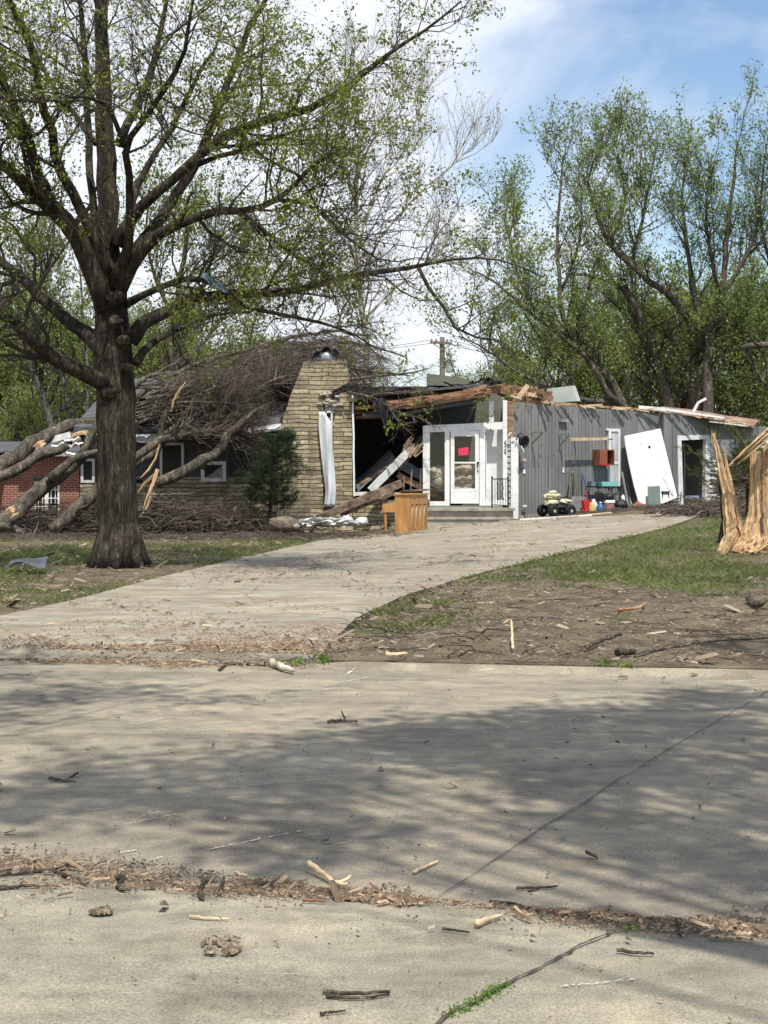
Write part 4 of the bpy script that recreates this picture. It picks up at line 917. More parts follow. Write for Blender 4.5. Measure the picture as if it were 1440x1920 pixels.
mb = MB().blob(QB + qx * -.20 + np.array((0, 0, .38)), (.24, .20, .09), .7, 3, 20, 12, 4, Mq); mb.blob(QB + qx * .26 + np.array((0, 0, .40)), (.20, .20, .08), .7, 3, 20, 12, 5, Mq); mb.build('fender', M['cream'], QA, smooth=True)
mb = MB().blob(QB + qx * -.13 + np.array((0, 0, .56)), (.27, .14, .075), .7, 3.5, 20, 12, 6, Mq); mb.blob(QB + qx * -.14 + np.array((0, 0, .66)), (.12, .12, .06), .25, 3, 20, 12, 7, Mq); mb.build('seat', M['cream'], QA, smooth=True)
mb = MB(); mb.tube([QB + qx * -.1 + np.array((0, 0, .3)), QB + qx * -.1 + np.array((0, 0, .58))], .03, 8); mb.tube([QB + qx * .2 - qy * .2 + np.array((0, 0, .55)), QB + qx * .15 + np.array((0, 0, .5)), QB + qx * .2 + qy * .2 + np.array((0, 0, .55))], .018, 8); mb.tube([QB + qx * .2 + np.array((0, 0, .3)), QB + qx * .15 + np.array((0, 0, .5))], .02, 8); mb.build('handlebar', M['black'], QA)
# hose hanks hung on the wall
mb = MB()
for i in range(9):
    o_ = rng.uniform(-.05, .05); h = rng.uniform(1.25, 1.55); w = rng.uniform(.06, .17); c = WG(1074, 884, .08 + .02 * i)
    tt_ = np.linspace(0, 2 * math.pi, 30); mb.tube([c + U3 * (o_ + w * math.sin(q) * (1.0 - .4 * math.cos(q))) + np.array((0, 0, -h / 2 + h / 2 * math.cos(q))) for q in tt_], .014, 6)
tagm(mb, 'garden_hose', M['hose'], 'long looped faded garden hose hanging on the grey wall', 'hose', smooth=True)
# broom with blue handle
BR = WG(1103, 940, .45); BRT = T('push_broom', 'broom with a blue handle leaning on the grey wall', 'broom', BR)
a, b_ = WG(1092, 888, .08), WG(1106, 940, .45); mid_ = a + (b_ - a) * .45
MB().tube([a, mid_], .017, 8).build('grip', pm('blue handle', (.02, .03, .16), (.04, .06, .25), 4, bmp=0), BRT); MB().tube([mid_, b_], .015, 8).build('pole', M['black'], BRT); mb = MB(); mb.beam(b_ + (-.1, 0, -.02), b_ + (.12, 0, -.02), .05, .10); mb.build('brush_head', M['black'], BRT)
# red scoop / dustpan
RD = WG(1096, 962, .8); RT = T('red_scoop', 'tall red plastic scoop standing at the foot of the grey wall', 'scoop', RD)
mb = MB(); mb.prism([RD + U3 * a_ + np.array((0, 0, z_)) for a_, z_ in ((-.12, .36), (.14, .36), (.09, .06), (-.06, .06))], N3 * .09); mb.build('scoop_pan', M['red'], RT); mb = MB(); mb.lathe([(0, 0), (.09, 0), (.10, .08), (.08, .12)], RD, 14); mb.build('base', M['red'], RT); mb = MB(); mb.tube([RD + U3 * .12 + np.array((0, 0, .3)), RD + U3 * .05 + np.array((0, 0, .62))], .014, 6); mb.build('handle', M['pink'], RT)
# grey battery box behind the quad
mb = MB(); q = WG(1078, 958, .45); mb.prism([q + U3 * a_ + np.array((0, 0, z_)) for a_, z_ in ((-.22, 0), (.25, 0), (.2, .40), (-.1, .42))], N3 * .25); tagm(mb, 'grey_bin', M['grey'], 'low grey bin tucked between the quad bike and the red scoop', 'bin')
# cream wrapped roll and yellow bag leaning
mb = MB().blob(WG(1117, 955, .55), (.10, .08, .30), .25, 2.5, 20, 16, 8, np.array(((1, 0, -.25), (0, 1, 0), (.0, 0, 1)))); tagm(mb, 'white_sack', M['curtain'], 'white sack leaning on the wall between the yellow bag and the bucket', 'sack', smooth=True)
mb = MB().blob(WG(1109, 957, .75), (.11, .09, .22), .3, 2.5, 20, 16, 9); tagm(mb, 'yellow_bag', pm('yellow bag', (.42, .28, .08), (.58, .44, .18), 7, bmp=.3), 'mustard yellow bag beside the red scoop', 'bag', smooth=True)
# white bucket
def bucket(px, py, off, r, h, mat, label, lid=None):
    B = WG(px, py, off); t_ = T('bucket', label, 'bucket', B)
    MB().lathe([(0, 0), (r * .84, 0), (r * .86, .01), (r * .97, h * .8), (r * 1.05, h * .8), (r * 1.05, h * .84), (r, h * .84), (r * 1.02, h), (r * .97, h), (r * .9, .03), (0, .03)], B, 28).build('body', mat, t_, smooth=True)
    mb = MB(); mb.tube([B + np.array((r * math.cos(q), -r * .4 * abs(math.sin(q)) - r * .7, h * .86 - abs(math.sin(q)) * .12)) for q in np.linspace(0, math.pi, 12)], .006, 5); mb.build('handle', M['iron'], t_)
    if lid: MB().lathe([(0, h + .03), (r * 1.06, h + .025), (r * 1.08, h - .03), (r * 1.04, h - .03)], B, 28).build('lid', lid, t_)
    return t_, B
bt, Bp = bucket(1142, 962, .95, .165, .37, M['white'], 'white plastic bucket with a smudged label below the folding table')
mb = MB()
th_ = np.linspace(-2.2, -.9, 10); U, Vv = np.meshgrid(th_, np.linspace(.10, .27, 6), indexing='ij'); rr = .165 * (.865 + .11 * (Vv / .37) / .8) + .004
mb.grid(np.stack((Bp[0] + rr * np.cos(U), Bp[1] + rr * np.sin(U), Bp[2] + Vv), -1)); mb.build('smudged_label', pm('smudged label', (.12, .10, .12), (.76, .74, .72), 16, bmp=0, lo=.4, hi=.5, c3=(.45, .16, .14)), bt)
bt, Bp = bucket(1298, 952, .75, .20, .33, M['grey'] if 0 else pm('milky plastic', (.55, .56, .56), (.70, .71, .71), 6, bmp=.1), 'pale bucket with a lilac blue lid in front of the open doorway', M['paleblue'])
# blue jug, black bags
JB = WG(1126, 960, .8); JT = T('blue_jug', 'small blue plastic jug left of the white bucket', 'jug', JB)
MB().lathe([(0, 0), (.11, 0), (.12, .06), (.12, .14), (.09, .20), (.035, .23), (.035, .26), (0, .26)], JB, 20).build('body', M['blue'], JT, smooth=True); MB().lathe([(0, .29), (.045, .29), (.045, .25)], JB, 14).build('cap', M['white'], JT)
for i, (a, b_, r, l) in enumerate(((1140, 934, (.16, .14, .12), 'black bag slumped on top of the white bucket'), (1163, 950, (.20, .16, .20), 'round black bin bag right of the white bucket'), (1152, 958, (.10, .1, .09), 'small black bag between the bucket and the bin bag'))):
    tagm(MB().blob(WG(a, b_, .72 if i else .95), r, .45, 3, 22, 16, 70 + i), 'bin_bag', M['black'], l, 'bin bag', 'black bin bags by the table', smooth=True)
tagm(MB().blob(WG(1168, 938, .6), (.07, .06, .17), .5, 3, 18, 14, 77), 'white_cloth', M['curtain'], 'white cloth hanging off the right end of the folding table', 'cloth', smooth=True)
tagm(MB().blob(WG(1148, 930, .4), (.09, .08, .12), .3, 3, 18, 14, 78), 'white_jar', M['white'], 'white jar standing behind the bags under the table', 'jar', smooth=True)
# folding table with teal tray
ta0, ta1 = WG(1120, 914, .62), WG(1168, 914, .62); TT = T('folding_table', 'low black folding table under the narrow window', 'table', WG(1142, 960, .5))
mb = MB(); mb.para(ta0, ta1 - ta0, -N3 * .5, (0, 0, .035)); mb.build('tabletop', M['black'], TT)
zt_ = TT['wloc'][2]
for a_ in (.06, .94):
    for d_ in (.04, .44):
        p = ta0 + (ta1 - ta0) * a_ - N3 * d_; mb = MB(); mb.beam(p, (p[0], p[1], zt_ - .02), .028, .028, (0, 1, 0)); mb.build('leg', M['iron'], TT)
mb = MB(); p, q = ta0 + (ta1 - ta0) * .06 - N3 * .04, ta0 + (ta1 - ta0) * .94 - N3 * .04; mb.beam(p + (0, 0, -.1), q + (0, 0, -.45), .018, .018); mb.beam(q + (0, 0, -.1), p + (0, 0, -.45), .018, .018); mb.beam(p + (0, 0, -.2), q + (0, 0, -.2), .018, .018); split(mb, 'brace', M['iron'], TT)
q0 = ta0 + (ta1 - ta0) * .24 + np.array((0, 0, .036)) - N3 * .06
mb = MB(); mb.prism([q0, q0 + (ta1 - ta0) * .64, q0 + (ta1 - ta0) * .66 + (0, 0, .13), q0 - (ta1 - ta0) * .02 + (0, 0, .13)], -N3 * .30); tagm(mb, 'storage_tub', M['teal'], 'pale teal storage tub lying on the folding table', 'storage tub')
mb = MB(); q1 = ta0 + np.array((0, 0, .036)) - N3 * .2; mb.para(q1 - U3 * .05, U3 * .16, -N3 * .2, (0, 0, .14)); tagm(mb, 'small_tin', M['bluemetal'], 'small dark teal tin at the left end of the folding table', 'tin')
# leaning white panel
LPn = [wp(1170, 818, .18), wp(1237, 804, .10), wp(1257, 938, .42), wp(1235, 947, .55), wp(1207, 950, .75), wp(1197, 940, .75), wp(1188, 912, .6), wp(1178, 868, .4), wp(1173, 838, .28)]
LT = T('leaning_panel', 'big white wall panel with torn lower left edge and one dark hole, leaning', 'panel', LPn[4])
o_, e1, e2 = LPn[0], LPn[1] - LPn[0], LPn[6] - LPn[0]; pn = nrm(np.cross(e1, e2)); pn = pn if pn @ N3 > 0 else -pn
LPn = [p - pn * ((p - o_) @ pn) for p in LPn]
mb = MB(); mb.prism(LPn, pn * .035); mb.build('board', M['whitebright'], LT)
def onp(px, py, k=.04):
    d = np.array(((px - CX) / FPX, 1, -(py - HY) / FPX)); c0 = np.array((0, 0, CAMH)); t_ = ((o_ - c0) @ pn) / (d @ pn); return c0 + d * t_ + pn * k
mb = MB(); mb.lathe([(0, .002), (.045, .002), (.05, 0), (.045, -.002)], onp(1216, 839), 16, axis=pn); mb.build('hole', M['black'], LT)
mb = MB(); mb.box(onp(1199, 832), (.03, .01, .05)); mb.box(onp(1246, 888), (.05, .01, .02)); mb.box(onp(1207, 898), (.02, .01, .02)); split(mb, 'scuff', M['grey'], LT)
# broken grey slats leaning left of it
for i, (a, l) in enumerate(((1170, 'narrow grey slat leaning just left of the white panel'), (1176, 'splintered short slat at the torn foot of the white panel'), (1188, 'stubby greenish slat at the foot of the white panel'))):
    mb = MB(); mb.beam(WG(a + (8 if i < 2 else 2), 950 - i * 2, .5), WG(a - (4 if i == 0 else 0), (885, 905, 925)[i], .08), .07, .03, tuple(N3)); tagm(mb, 'splintered_lath', M['siding'] if i < 2 else M['greenpanel'], l, 'slat')
# sage panel
SP = [WG(1214, 912, .85), WG(1236, 911, .85), WG(1238, 955, 1.0), WG(1215, 957, 1.0)]; mb = MB(); mb.prism(SP, N3 * .03 + U3 * .0); tagm(mb, 'sage_panel', M['greenpanel'], 'small sage green board standing in front of the white panel', 'board')
# red mat, tarp bundles
tagm(MB().blob(WG(1200, 954, .8), (.26, .2, .18), .6, 3.2, 24, 16, 81), 'red_bundle', pm('faded red cloth', (.20, .05, .045), (.36, .12, .10), 6, bmp=.5), 'crumpled faded red cloth left of the sage board', 'cloth', smooth=True)
tagm(MB().blob(WG(1184, 955, .7), (.24, .2, .14), .6, 3.2, 24, 16, 82), 'brown_bundle', M['rock'], 'brown heap of debris between the bin bag and the red cloth', 'debris heap', smooth=True)
tagm(MB().blob(WG(1211, 956, .95), (.07, .07, .13), .6, 3.2, 18, 14, 83), 'white_rag', M['curtain'], 'white rag between the red cloth and the sage board', 'rag', smooth=True)
# stool and folded chair
ST = WG(1243, 950, .6); SS = T('stool', 'small dark stool right of the sage board', 'stool', ST)
mb = MB(); mb.box(ST + (0, 0, .44), (.30, .28, .035), math.atan2(ud[1], ud[0])); mb.build('seat', M['iron'], SS)
for a_ in (-1, 1):
    for d_ in (-1, 1): mb = MB(); mb.beam(ST + U3 * a_ * .12 + N3 * d_ * .11 + np.array((0, 0, .42)), ST + U3 * a_ * .14 + N3 * d_ * .13, .03, .03, (0, 1, 0)); mb.build('leg', M['iron'], SS)
CH = WG(1265, 948, .5); CT = T('wire_chair', 'toppled black wire chair beside the white door frame', 'chair', CH)
mb = MB()
for i in range(4): mb.tube([CH + U3 * x_ + N3 * d_ + np.array((0, 0, z_)) for x_, d_, z_ in ((-.25, 0, .02 + i * .1), (0, .1, .0 + i * .1), (.25, .0, .05 + i * .09))], .012, 5)
mb.build('seat', M['iron'], CT)
for a_ in (-.2, .2): mb = MB(); mb.tube([CH + U3 * a_ + np.array((0, 0, 0)), CH + U3 * (a_ * .9) + N3 * .1 + np.array((0, 0, .4))], .014, 5); mb.build('leg', M['iron'], CT)
mb = MB(); mb.tube([CH + U3 * .0 + N3 * -.1, CH - N3 * .12 + np.array((0, 0, 1.0))], .012, 5); mb.build('backrest', M['iron'], CT)
# little ground lamp on the wall foot and the black spotlight on the corner post
SL = wp(977, 826, .25); STt = T('spotlight', 'black outdoor spotlight on a curled white cable at the top of the white corner post', 'spotlight', wp(972, 826, .05))
MB().lathe([(0, -.17), (.06, -.17), (.09, -.13), (.11, 0), (.17, .11), (.175, .15), (.15, .15), (.1, .05), (0, .04)], SL, 24, axis=(.62, -.75, -.25)).build('lamp_head', M['black'], STt, smooth=True)
MB().tube([W(968, 826, PY - .1), W(971, 816, PY - .12), W(976, 812.5, PY - .2), W(981, 816, PY - .2)], .02, 6).build('arm', M['black'], STt)
MB().tube([W(952, 824, PY - .1), W(953, 816, PY - .14), W(958, 811.5, PY - .15), W(964, 811, PY - .15), W(967, 815, PY - .12)], .02, 7).build('cable', M['white'], STt, smooth=True)
MB().tube([W(977, 836, PY - .3), W(981, 843, PY - .35), W(982.5, 848, PY - .35)], .012, 6).build('cable', M['white'], STt)
LM = wp(984, 970, .12); LLT = T('garden_light', 'tiny white garden light on a thin stake at the foot of the grey wall', 'garden light', LM)
MB().tube([LM, LM + (0, 0, .30)], .01, 6).build('stake', M['black'], LLT); MB().tube([LM, LM + (.08, -.02, .0), LM + (.05, 0, .2)], .006, 4).build('wire', M['black'], LLT)
mb = MB(); mb.box(LM + (0, 0, .32), (.11, .08, .05)); mb.build('lamp_head', M['white'], LLT)

# ------------------------------------------------------------------ utility pole
UY = 75.0; UB = W(830, 895, UY); UB[2] = .5
UP = T('utility_pole', 'wooden utility pole with a crossarm and a grey transformer can behind the house', 'utility pole', UB)
MB().tube([(UB[0], UY, .5), W(829, 632, UY)], [.16, .12], 12).build('pole', M['pole'], UP)
mb = MB(); mb.beam(W(806, 642, UY - .15), W(848, 644, UY - .15), .1, .11); mb.beam(W(812, 644, UY - .15), W(829, 656, UY - .15), .03, .04); mb.beam(W(845, 645, UY - .15), W(831, 656, UY - .15), .03, .04); mb.build('crossarm', M['pole'], UP)
for a in (809, 818, 838, 846): MB().lathe([(0, 0), (.05, 0), (.06, .05), (.03, .08), (.055, .12), (0, .16)], W(a, 641, UY - .15), 10).build('insulator', M['grey'], UP)
MB().lathe([(0, 0), (.19, .02), (.20, .06), (.20, .62), (.21, .66), (.12, .70), (0, .72)], W(843, 699, UY - .2), 20).build('transformer', M['transformer'], UP, smooth=True)
mb = MB(); mb.tube([W(840, 675, UY - .3), W(836, 660, UY - .3), W(832, 650, UY - .2)], .015, 5); mb.beam(W(831, 684, UY - .1), W(840, 684, UY - .1), .05, .3); mb.build('bracket', M['metaldark'], UP)
def wire(a, b_, sag, label, r=.012):
    n = 24; t_ = np.linspace(0, 1, n)[:, None]; P = a + (b_ - a) * t_; P[:, 2] -= sag * 4 * t_[:, 0] * (1 - t_[:, 0]); tagm(MB().tube(P, r, 4), 'power_line', M['iron'], label, 'power line', 'overhead lines')
for a, b_ in ((809, 637), (846, 638)):
    wire(W(a, b_, UY - .15), W(a - 700, b_ - 20 - (a > 820) * 16, UY + 18), 1.2, 'thin power line running left from the %s end of the crossarm' % ('left' if a < 820 else 'right'))
    wire(W(a, b_, UY - .15), W(a + 720, b_ + 60 - (a > 820) * 6, UY - 8), .8, 'thin power line running right from the %s end of the crossarm' % ('left' if a < 820 else 'right'))

# ------------------------------------------------------------------ shattered stump
def px3(pts, Y): return np.array([W(p[0], p[1], Y + (p[3] if len(p) > 3 else 0)) for p in pts]), np.array([p[2] / 2 / FPX * Y for p in pts])
SY = 26.4
SR = T('shattered_stump', 'tall shattered tree stump of raw orange split wood at the right edge', 'tree stump', W(1405, 1046, SY))
def shard(pts, Y, mat, name, ridge=.3, sides=14, flat=.7, n=26):
    P, Rr = px3(pts, Y); d = np.linspace(0, len(P) - 1, n); Pn = np.stack([np.interp(d, range(len(P)), P[:, i]) for i in range(3)], 1); Rn = np.interp(d, range(len(P)), Rr)
    Pn[1:-1] += rng.normal(0, .004, (n - 2, 3)); mb = MB().tube(Pn, Rn, max(sides, 20) if sides > 9 else sides, .42 if sides > 9 else ridge, flat=flat)
    if sides > 9 and mat is M['rawwood']:
        for _ in range(46):        # loose fibres and slivers standing off the surface
            i = rng.integers(1, n - 6); l = rng.integers(2, 6); a = rng.uniform(0, 6.28); o = np.array((math.cos(a), -abs(math.sin(a)) * flat, 0)) * Rn[i] * 1.02; e = Pn[min(i + l, n - 1)] * 1.0; s0 = Pn[i] + o; s1 = e + o * (Rn[min(i + l, n - 1)] / Rn[i]) * rng.uniform(1.0, 1.12); r = rng.uniform(.003, .009)
            mb.tube([s1, (s0 + s1) / 2 + rng.normal(0, .004, 3), s0 + o * rng.uniform(0, .12)], [r * .7, r, r * .15], 4)
        for _ in range(9):         # ragged tip
            a = rng.normal(0, .5, 3); t0_ = Pn[1] + a * Rn[1] * 2; mb.tube([t0_ - (0, 0, .12), t0_ + (rng.normal(0, .01), 0, rng.uniform(.02, .14))], [.008, .001], 4)
    return mb.build(name, mat, SR)
shard([(1337, 812, 3), (1342, 832, 9), (1350, 870, 15), (1358, 905, 19), (1366, 940, 24), (1371, 980, 28), (1370, 1000, 28), (1362, 1025, 27), (1354, 1042, 27)], SY, M['rawwood'], 'split_shard')
shard([(1356, 838, 2), (1364, 880, 7), (1374, 930, 9), (1384, 975, 13), (1388, 1000, 16), (1380, 1020, 16)], SY + .12, M['rawwood'], 'split_shard')
shard([(1341, 830, 5), (1349, 870, 9), (1354, 920, 12), (1361, 975, 15), (1352, 1020, 18)], SY + .28, M['bark'], 'bark_strip')
shard([(1400, 905, 8), (1404, 950, 14), (1404, 985, 20), (1400, 1020, 30)], SY + .35, M['bark'], 'bark_strip')
for q in ([(1422, 846, 12), (1420, 880, 16), (1420, 930, 19), (1419, 970, 24), (1412, 1005, 34), (1400, 1030, 46), (1390, 1046, 40)],
          [(1438, 830, 6), (1434, 870, 14), (1432, 930, 16), (1434, 980, 20), (1432, 1020, 34), (1436, 1046, 40)],
          [(1450, 850, 8), (1447, 900, 14), (1448, 960, 18), (1452, 1010, 30), (1462, 1046, 40)],
          [(1411, 850, 5), (1411, 900, 9), (1410, 960, 12), (1400, 1005, 20), (1385, 1035, 26)],
          [(1470, 826, 10), (1468, 900, 24), (1470, 980, 34), (1480, 1050, 60)]):
    shard(q, SY - rng.uniform(0, .12), M['rawwood'], 'split_shard')
shard([(1428, 880, 5), (1429, 940, 5), (1430, 1000, 6)], SY - .2, M['darkwood'], 'bark_strip', .2, 6)
# bent-over splinters
for q in ([(1470, 780, 26), (1440, 806, 20), (1410, 834, 14), (1378, 862, 8), (1352, 888, 1.5)], [(1460, 800, 14), (1438, 824, 12), (1412, 846, 8), (1393, 866, 1.5)], [(1465, 790, 10), (1425, 828, 8), (1398, 858, 5), (1380, 872, 1)], [(1400, 838, 5), (1396, 830, 4), (1390, 822, 1)]):
    shard(q, SY - .35, M['rawwood'] if len(q) != 3 else M['darkwood'], 'bent_splinter', .35, 9, .35, 18)
for i in range(16):
    a = rng.uniform(1395, 1450); b0 = 800 + (1450 - a) * .9 + rng.uniform(-8, 14); shard([(a + 20, b0 - 16, 3), (a, b0, 3), (a - 26, b0 + 24, .6)], SY - .4 - rng.uniform(0, .1), M['rawwood'], 'bent_splinter', .3, 5, .5, 6)
for q in ([(1354, 1044, 12), (1364, 1022, 14), (1371, 1000, 12)], [(1389, 1050, 9), (1415, 1036, 12), (1450, 1012, 16)], [(1410, 1062, 10), (1440, 1050, 12), (1480, 1036, 14)]):
    shard(q, SY - .45, M['rawwood'], 'root_flare', .3, 10, .6, 12)
tagm(MB().blob(W(1396, 1064, 25.6), (.12, .1, .12), .8, 4, 20, 14, 91), 'wood_chunk', M['lumberpale'], 'pale splintered chunk on the soil at the foot of the shattered stump', 'wood chunk')

# metal scraps
def scrap(quad, Y, mat, name, label, cat, curl=.1, parent=None):
    n = 14; U, Vv = np.meshgrid(np.linspace(0, 1, n), np.linspace(0, 1, n), indexing='ij'); c = [W(*q[:2], Y + q[2]) for q in quad]
    P = (c[0] * ((1 - U) * (1 - Vv))[..., None] + c[1] * (U * (1 - Vv))[..., None] + c[2] * (U * Vv)[..., None] + c[3] * ((1 - U) * Vv)[..., None])
    P[..., 2] += curl * np.sin(U * 5) * (1 - Vv) + .02 * np.sin(Vv * 9 + U * 3); mb = MB(); mb.grid(P); return tagm(mb, name, mat, label, cat, thick=.006)
scrap([(8, 1068, -.2), (84, 1058, -.1), (90, 1042, .5), (22, 1052, .4)], 24.2, M['metaldark'], 'metal_flashing', 'bent dark grey metal flashing lying on the lawn at the left', 'metal scrap', .07)
scrap([(376, 520, 0), (400, 514, .3), (430, 545, .35), (418, 548, 0)], 25.0, M['bluemetal'], 'metal_sheet_in_tree', 'blue grey metal sheet caught on a branch of the big tree', 'metal scrap', .05)
mb = MB(); mb.tube([W(1076, 690, 60), W(1076, 672, 60), W(1090, 668, 60), (W(1094, 676, 60))], .05, 6); mb.tube([W(1078, 692, 60), W(1086, 688, 60), W(1088, 676, 60)], .05, 6); tagm(mb, 'bent_tube_in_tree', M['pole'], 'twisted pale pipe caught in the trees above the grey wall', 'pipe')
# ------------------------------------------------------------------ trees
def grow(S, D, L, r0, k=5, wander=.25, up=.0, taper=.25):
    n = len(S); P = np.zeros((n, k, 3)); P[:, 0] = S; D = nrm(D)
    for i in range(1, k):
        D = nrm(D + rng.normal(0, wander, (n, 3)) + np.array((0, 0, up))); P[:, i] = P[:, i - 1] + D * (L / (k - 1))[:, None]
    R = r0[:, None] * np.linspace(1, taper, k)[None]
    return P, R
def kids(P, R, m, t0, t1, spread, l0, l1, rk=.5, k=5, wander=.25, up=0, upd=0.0, rmin=.002):
    n, kk, _ = P.shape; t = rng.uniform(t0, t1, (n, m)) * (kk - 1); i = np.clip(t.astype(int), 0, kk - 2); f = (t - i)[..., None]
    ii = np.arange(n)[:, None]; S = P[ii, i] * (1 - f) + P[ii, i + 1] * f; tg = nrm(P[ii, i + 1] - P[ii, i])
    rr = R[ii, i] * (1 - f[..., 0]) + R[ii, i + 1] * f[..., 0]
    rd = rng.normal(size=(n, m, 3)); rd = nrm(rd - (rd * tg).sum(-1, keepdims=True) * tg)
    sp = rng.uniform(spread * .6, spread * 1.3, (n, m))[..., None]
    D = tg * np.cos(sp) + rd * np.sin(sp) + np.array((0, 0, upd))
    S = S.reshape(-1, 3); D = D.reshape(-1, 3); L = rng.uniform(l0, l1, len(S)) * (1 - .35 * (t / (kk - 1)).ravel())
    return grow(S, D, L, np.maximum(rr.ravel() * rk, rmin), k, wander, up)
def leaves(mb, P, per, size, jit, t0=.25, droop=.2):
    n, k, _ = P.shape; t = rng.uniform(t0, 1, (n, per)) * (k - 1); i = np.clip(t.astype(int), 0, k - 2); f = (t - i)[..., None]; ii = np.arange(n)[:, None]
    C = (P[ii, i] * (1 - f) + P[ii, i + 1] * f).reshape(-1, 3) + rng.normal(0, jit, (n * per, 3))
    A = nrm(rng.normal(size=C.shape) + np.array((0, 0, -droop))); B = nrm(np.cross(A, rng.normal(size=C.shape)))
    s = size * rng.uniform(.5, 1.25, len(C))[:, None] * .5; mb.quads(C + A * s, A * s, B * s * .95); return mb
def smooth_line(P, Rr, n):
    P = np.asarray(P); Rr = np.asarray(Rr); d = np.concatenate(([0], np.cumsum(np.linalg.norm(np.diff(P, axis=0), axis=1)))); t = np.linspace(0, d[-1], n)
    # Catmull-Rom through the traced points
    out = np.zeros((n, 3)); PP = np.concatenate((2 * P[:1] - P[1:2], P, 2 * P[-1:] - P[-2:-1]))
    seg = np.clip(np.searchsorted(d, t, 'right') - 1, 0, len(P) - 2); u = ((t - d[seg]) / (d[seg + 1] - d[seg] + 1e-9))[:, None]
    a, b, c, e = PP[seg], PP[seg + 1], PP[seg + 2], PP[seg + 3]
    out = .5 * (2 * b + (c - a) * u + (2 * a - 5 * b + 4 * c - e) * u ** 2 + (3 * b - a - 3 * c + e) * u ** 3)
    return out, np.interp(t, d, Rr)
def limbset(limbs, Y, mat, parent, tname='limb', seg=.35, wob=.012, sides=12, rs=1.0, trunk=0):
    """limbs: (points (px, py, width_px), end depth offset[, start depth offset]); the first `trunk` go to the trunk mesh"""
    LP = []; first = MB()
    for j, lb in enumerate(limbs):
        pts, dz = lb[0], lb[1]; d0 = lb[2] if len(lb) > 2 else 0; n = len(pts)
        P = np.array([W(p[0], p[1], Y + d0 + (dz - d0) * (i / (n - 1)) ** 1.2) for i, p in enumerate(pts)]); Rr = np.array([p[2] / 2 / FPX * Y * rs for p in pts])
        L = np.linalg.norm(np.diff(P, axis=0), axis=1).sum(); m = max(6, int(L / seg)); P, Rr = smooth_line(P, Rr, m)
        P[1:-1] += rng.normal(0, wob, (m - 2, 3)) * np.sqrt(Rr[1:-1] / .1)[:, None]
        tgt = first if j < trunk else MB(); tgt.tube(P, Rr, sides if Rr[0] > .06 else 7, .06 if j else .05)
        if j >= trunk: tgt.build(tname, mat, parent, smooth=True)
        LP.append((P, Rr))
    return LP, first
def resk(P, Rr, k):
    i = np.linspace(0, len(P) - 1, k); return np.stack([np.interp(i, range(len(P)), P[:, c]) for c in range(3)], 1), np.interp(i, range(len(P)), Rr)

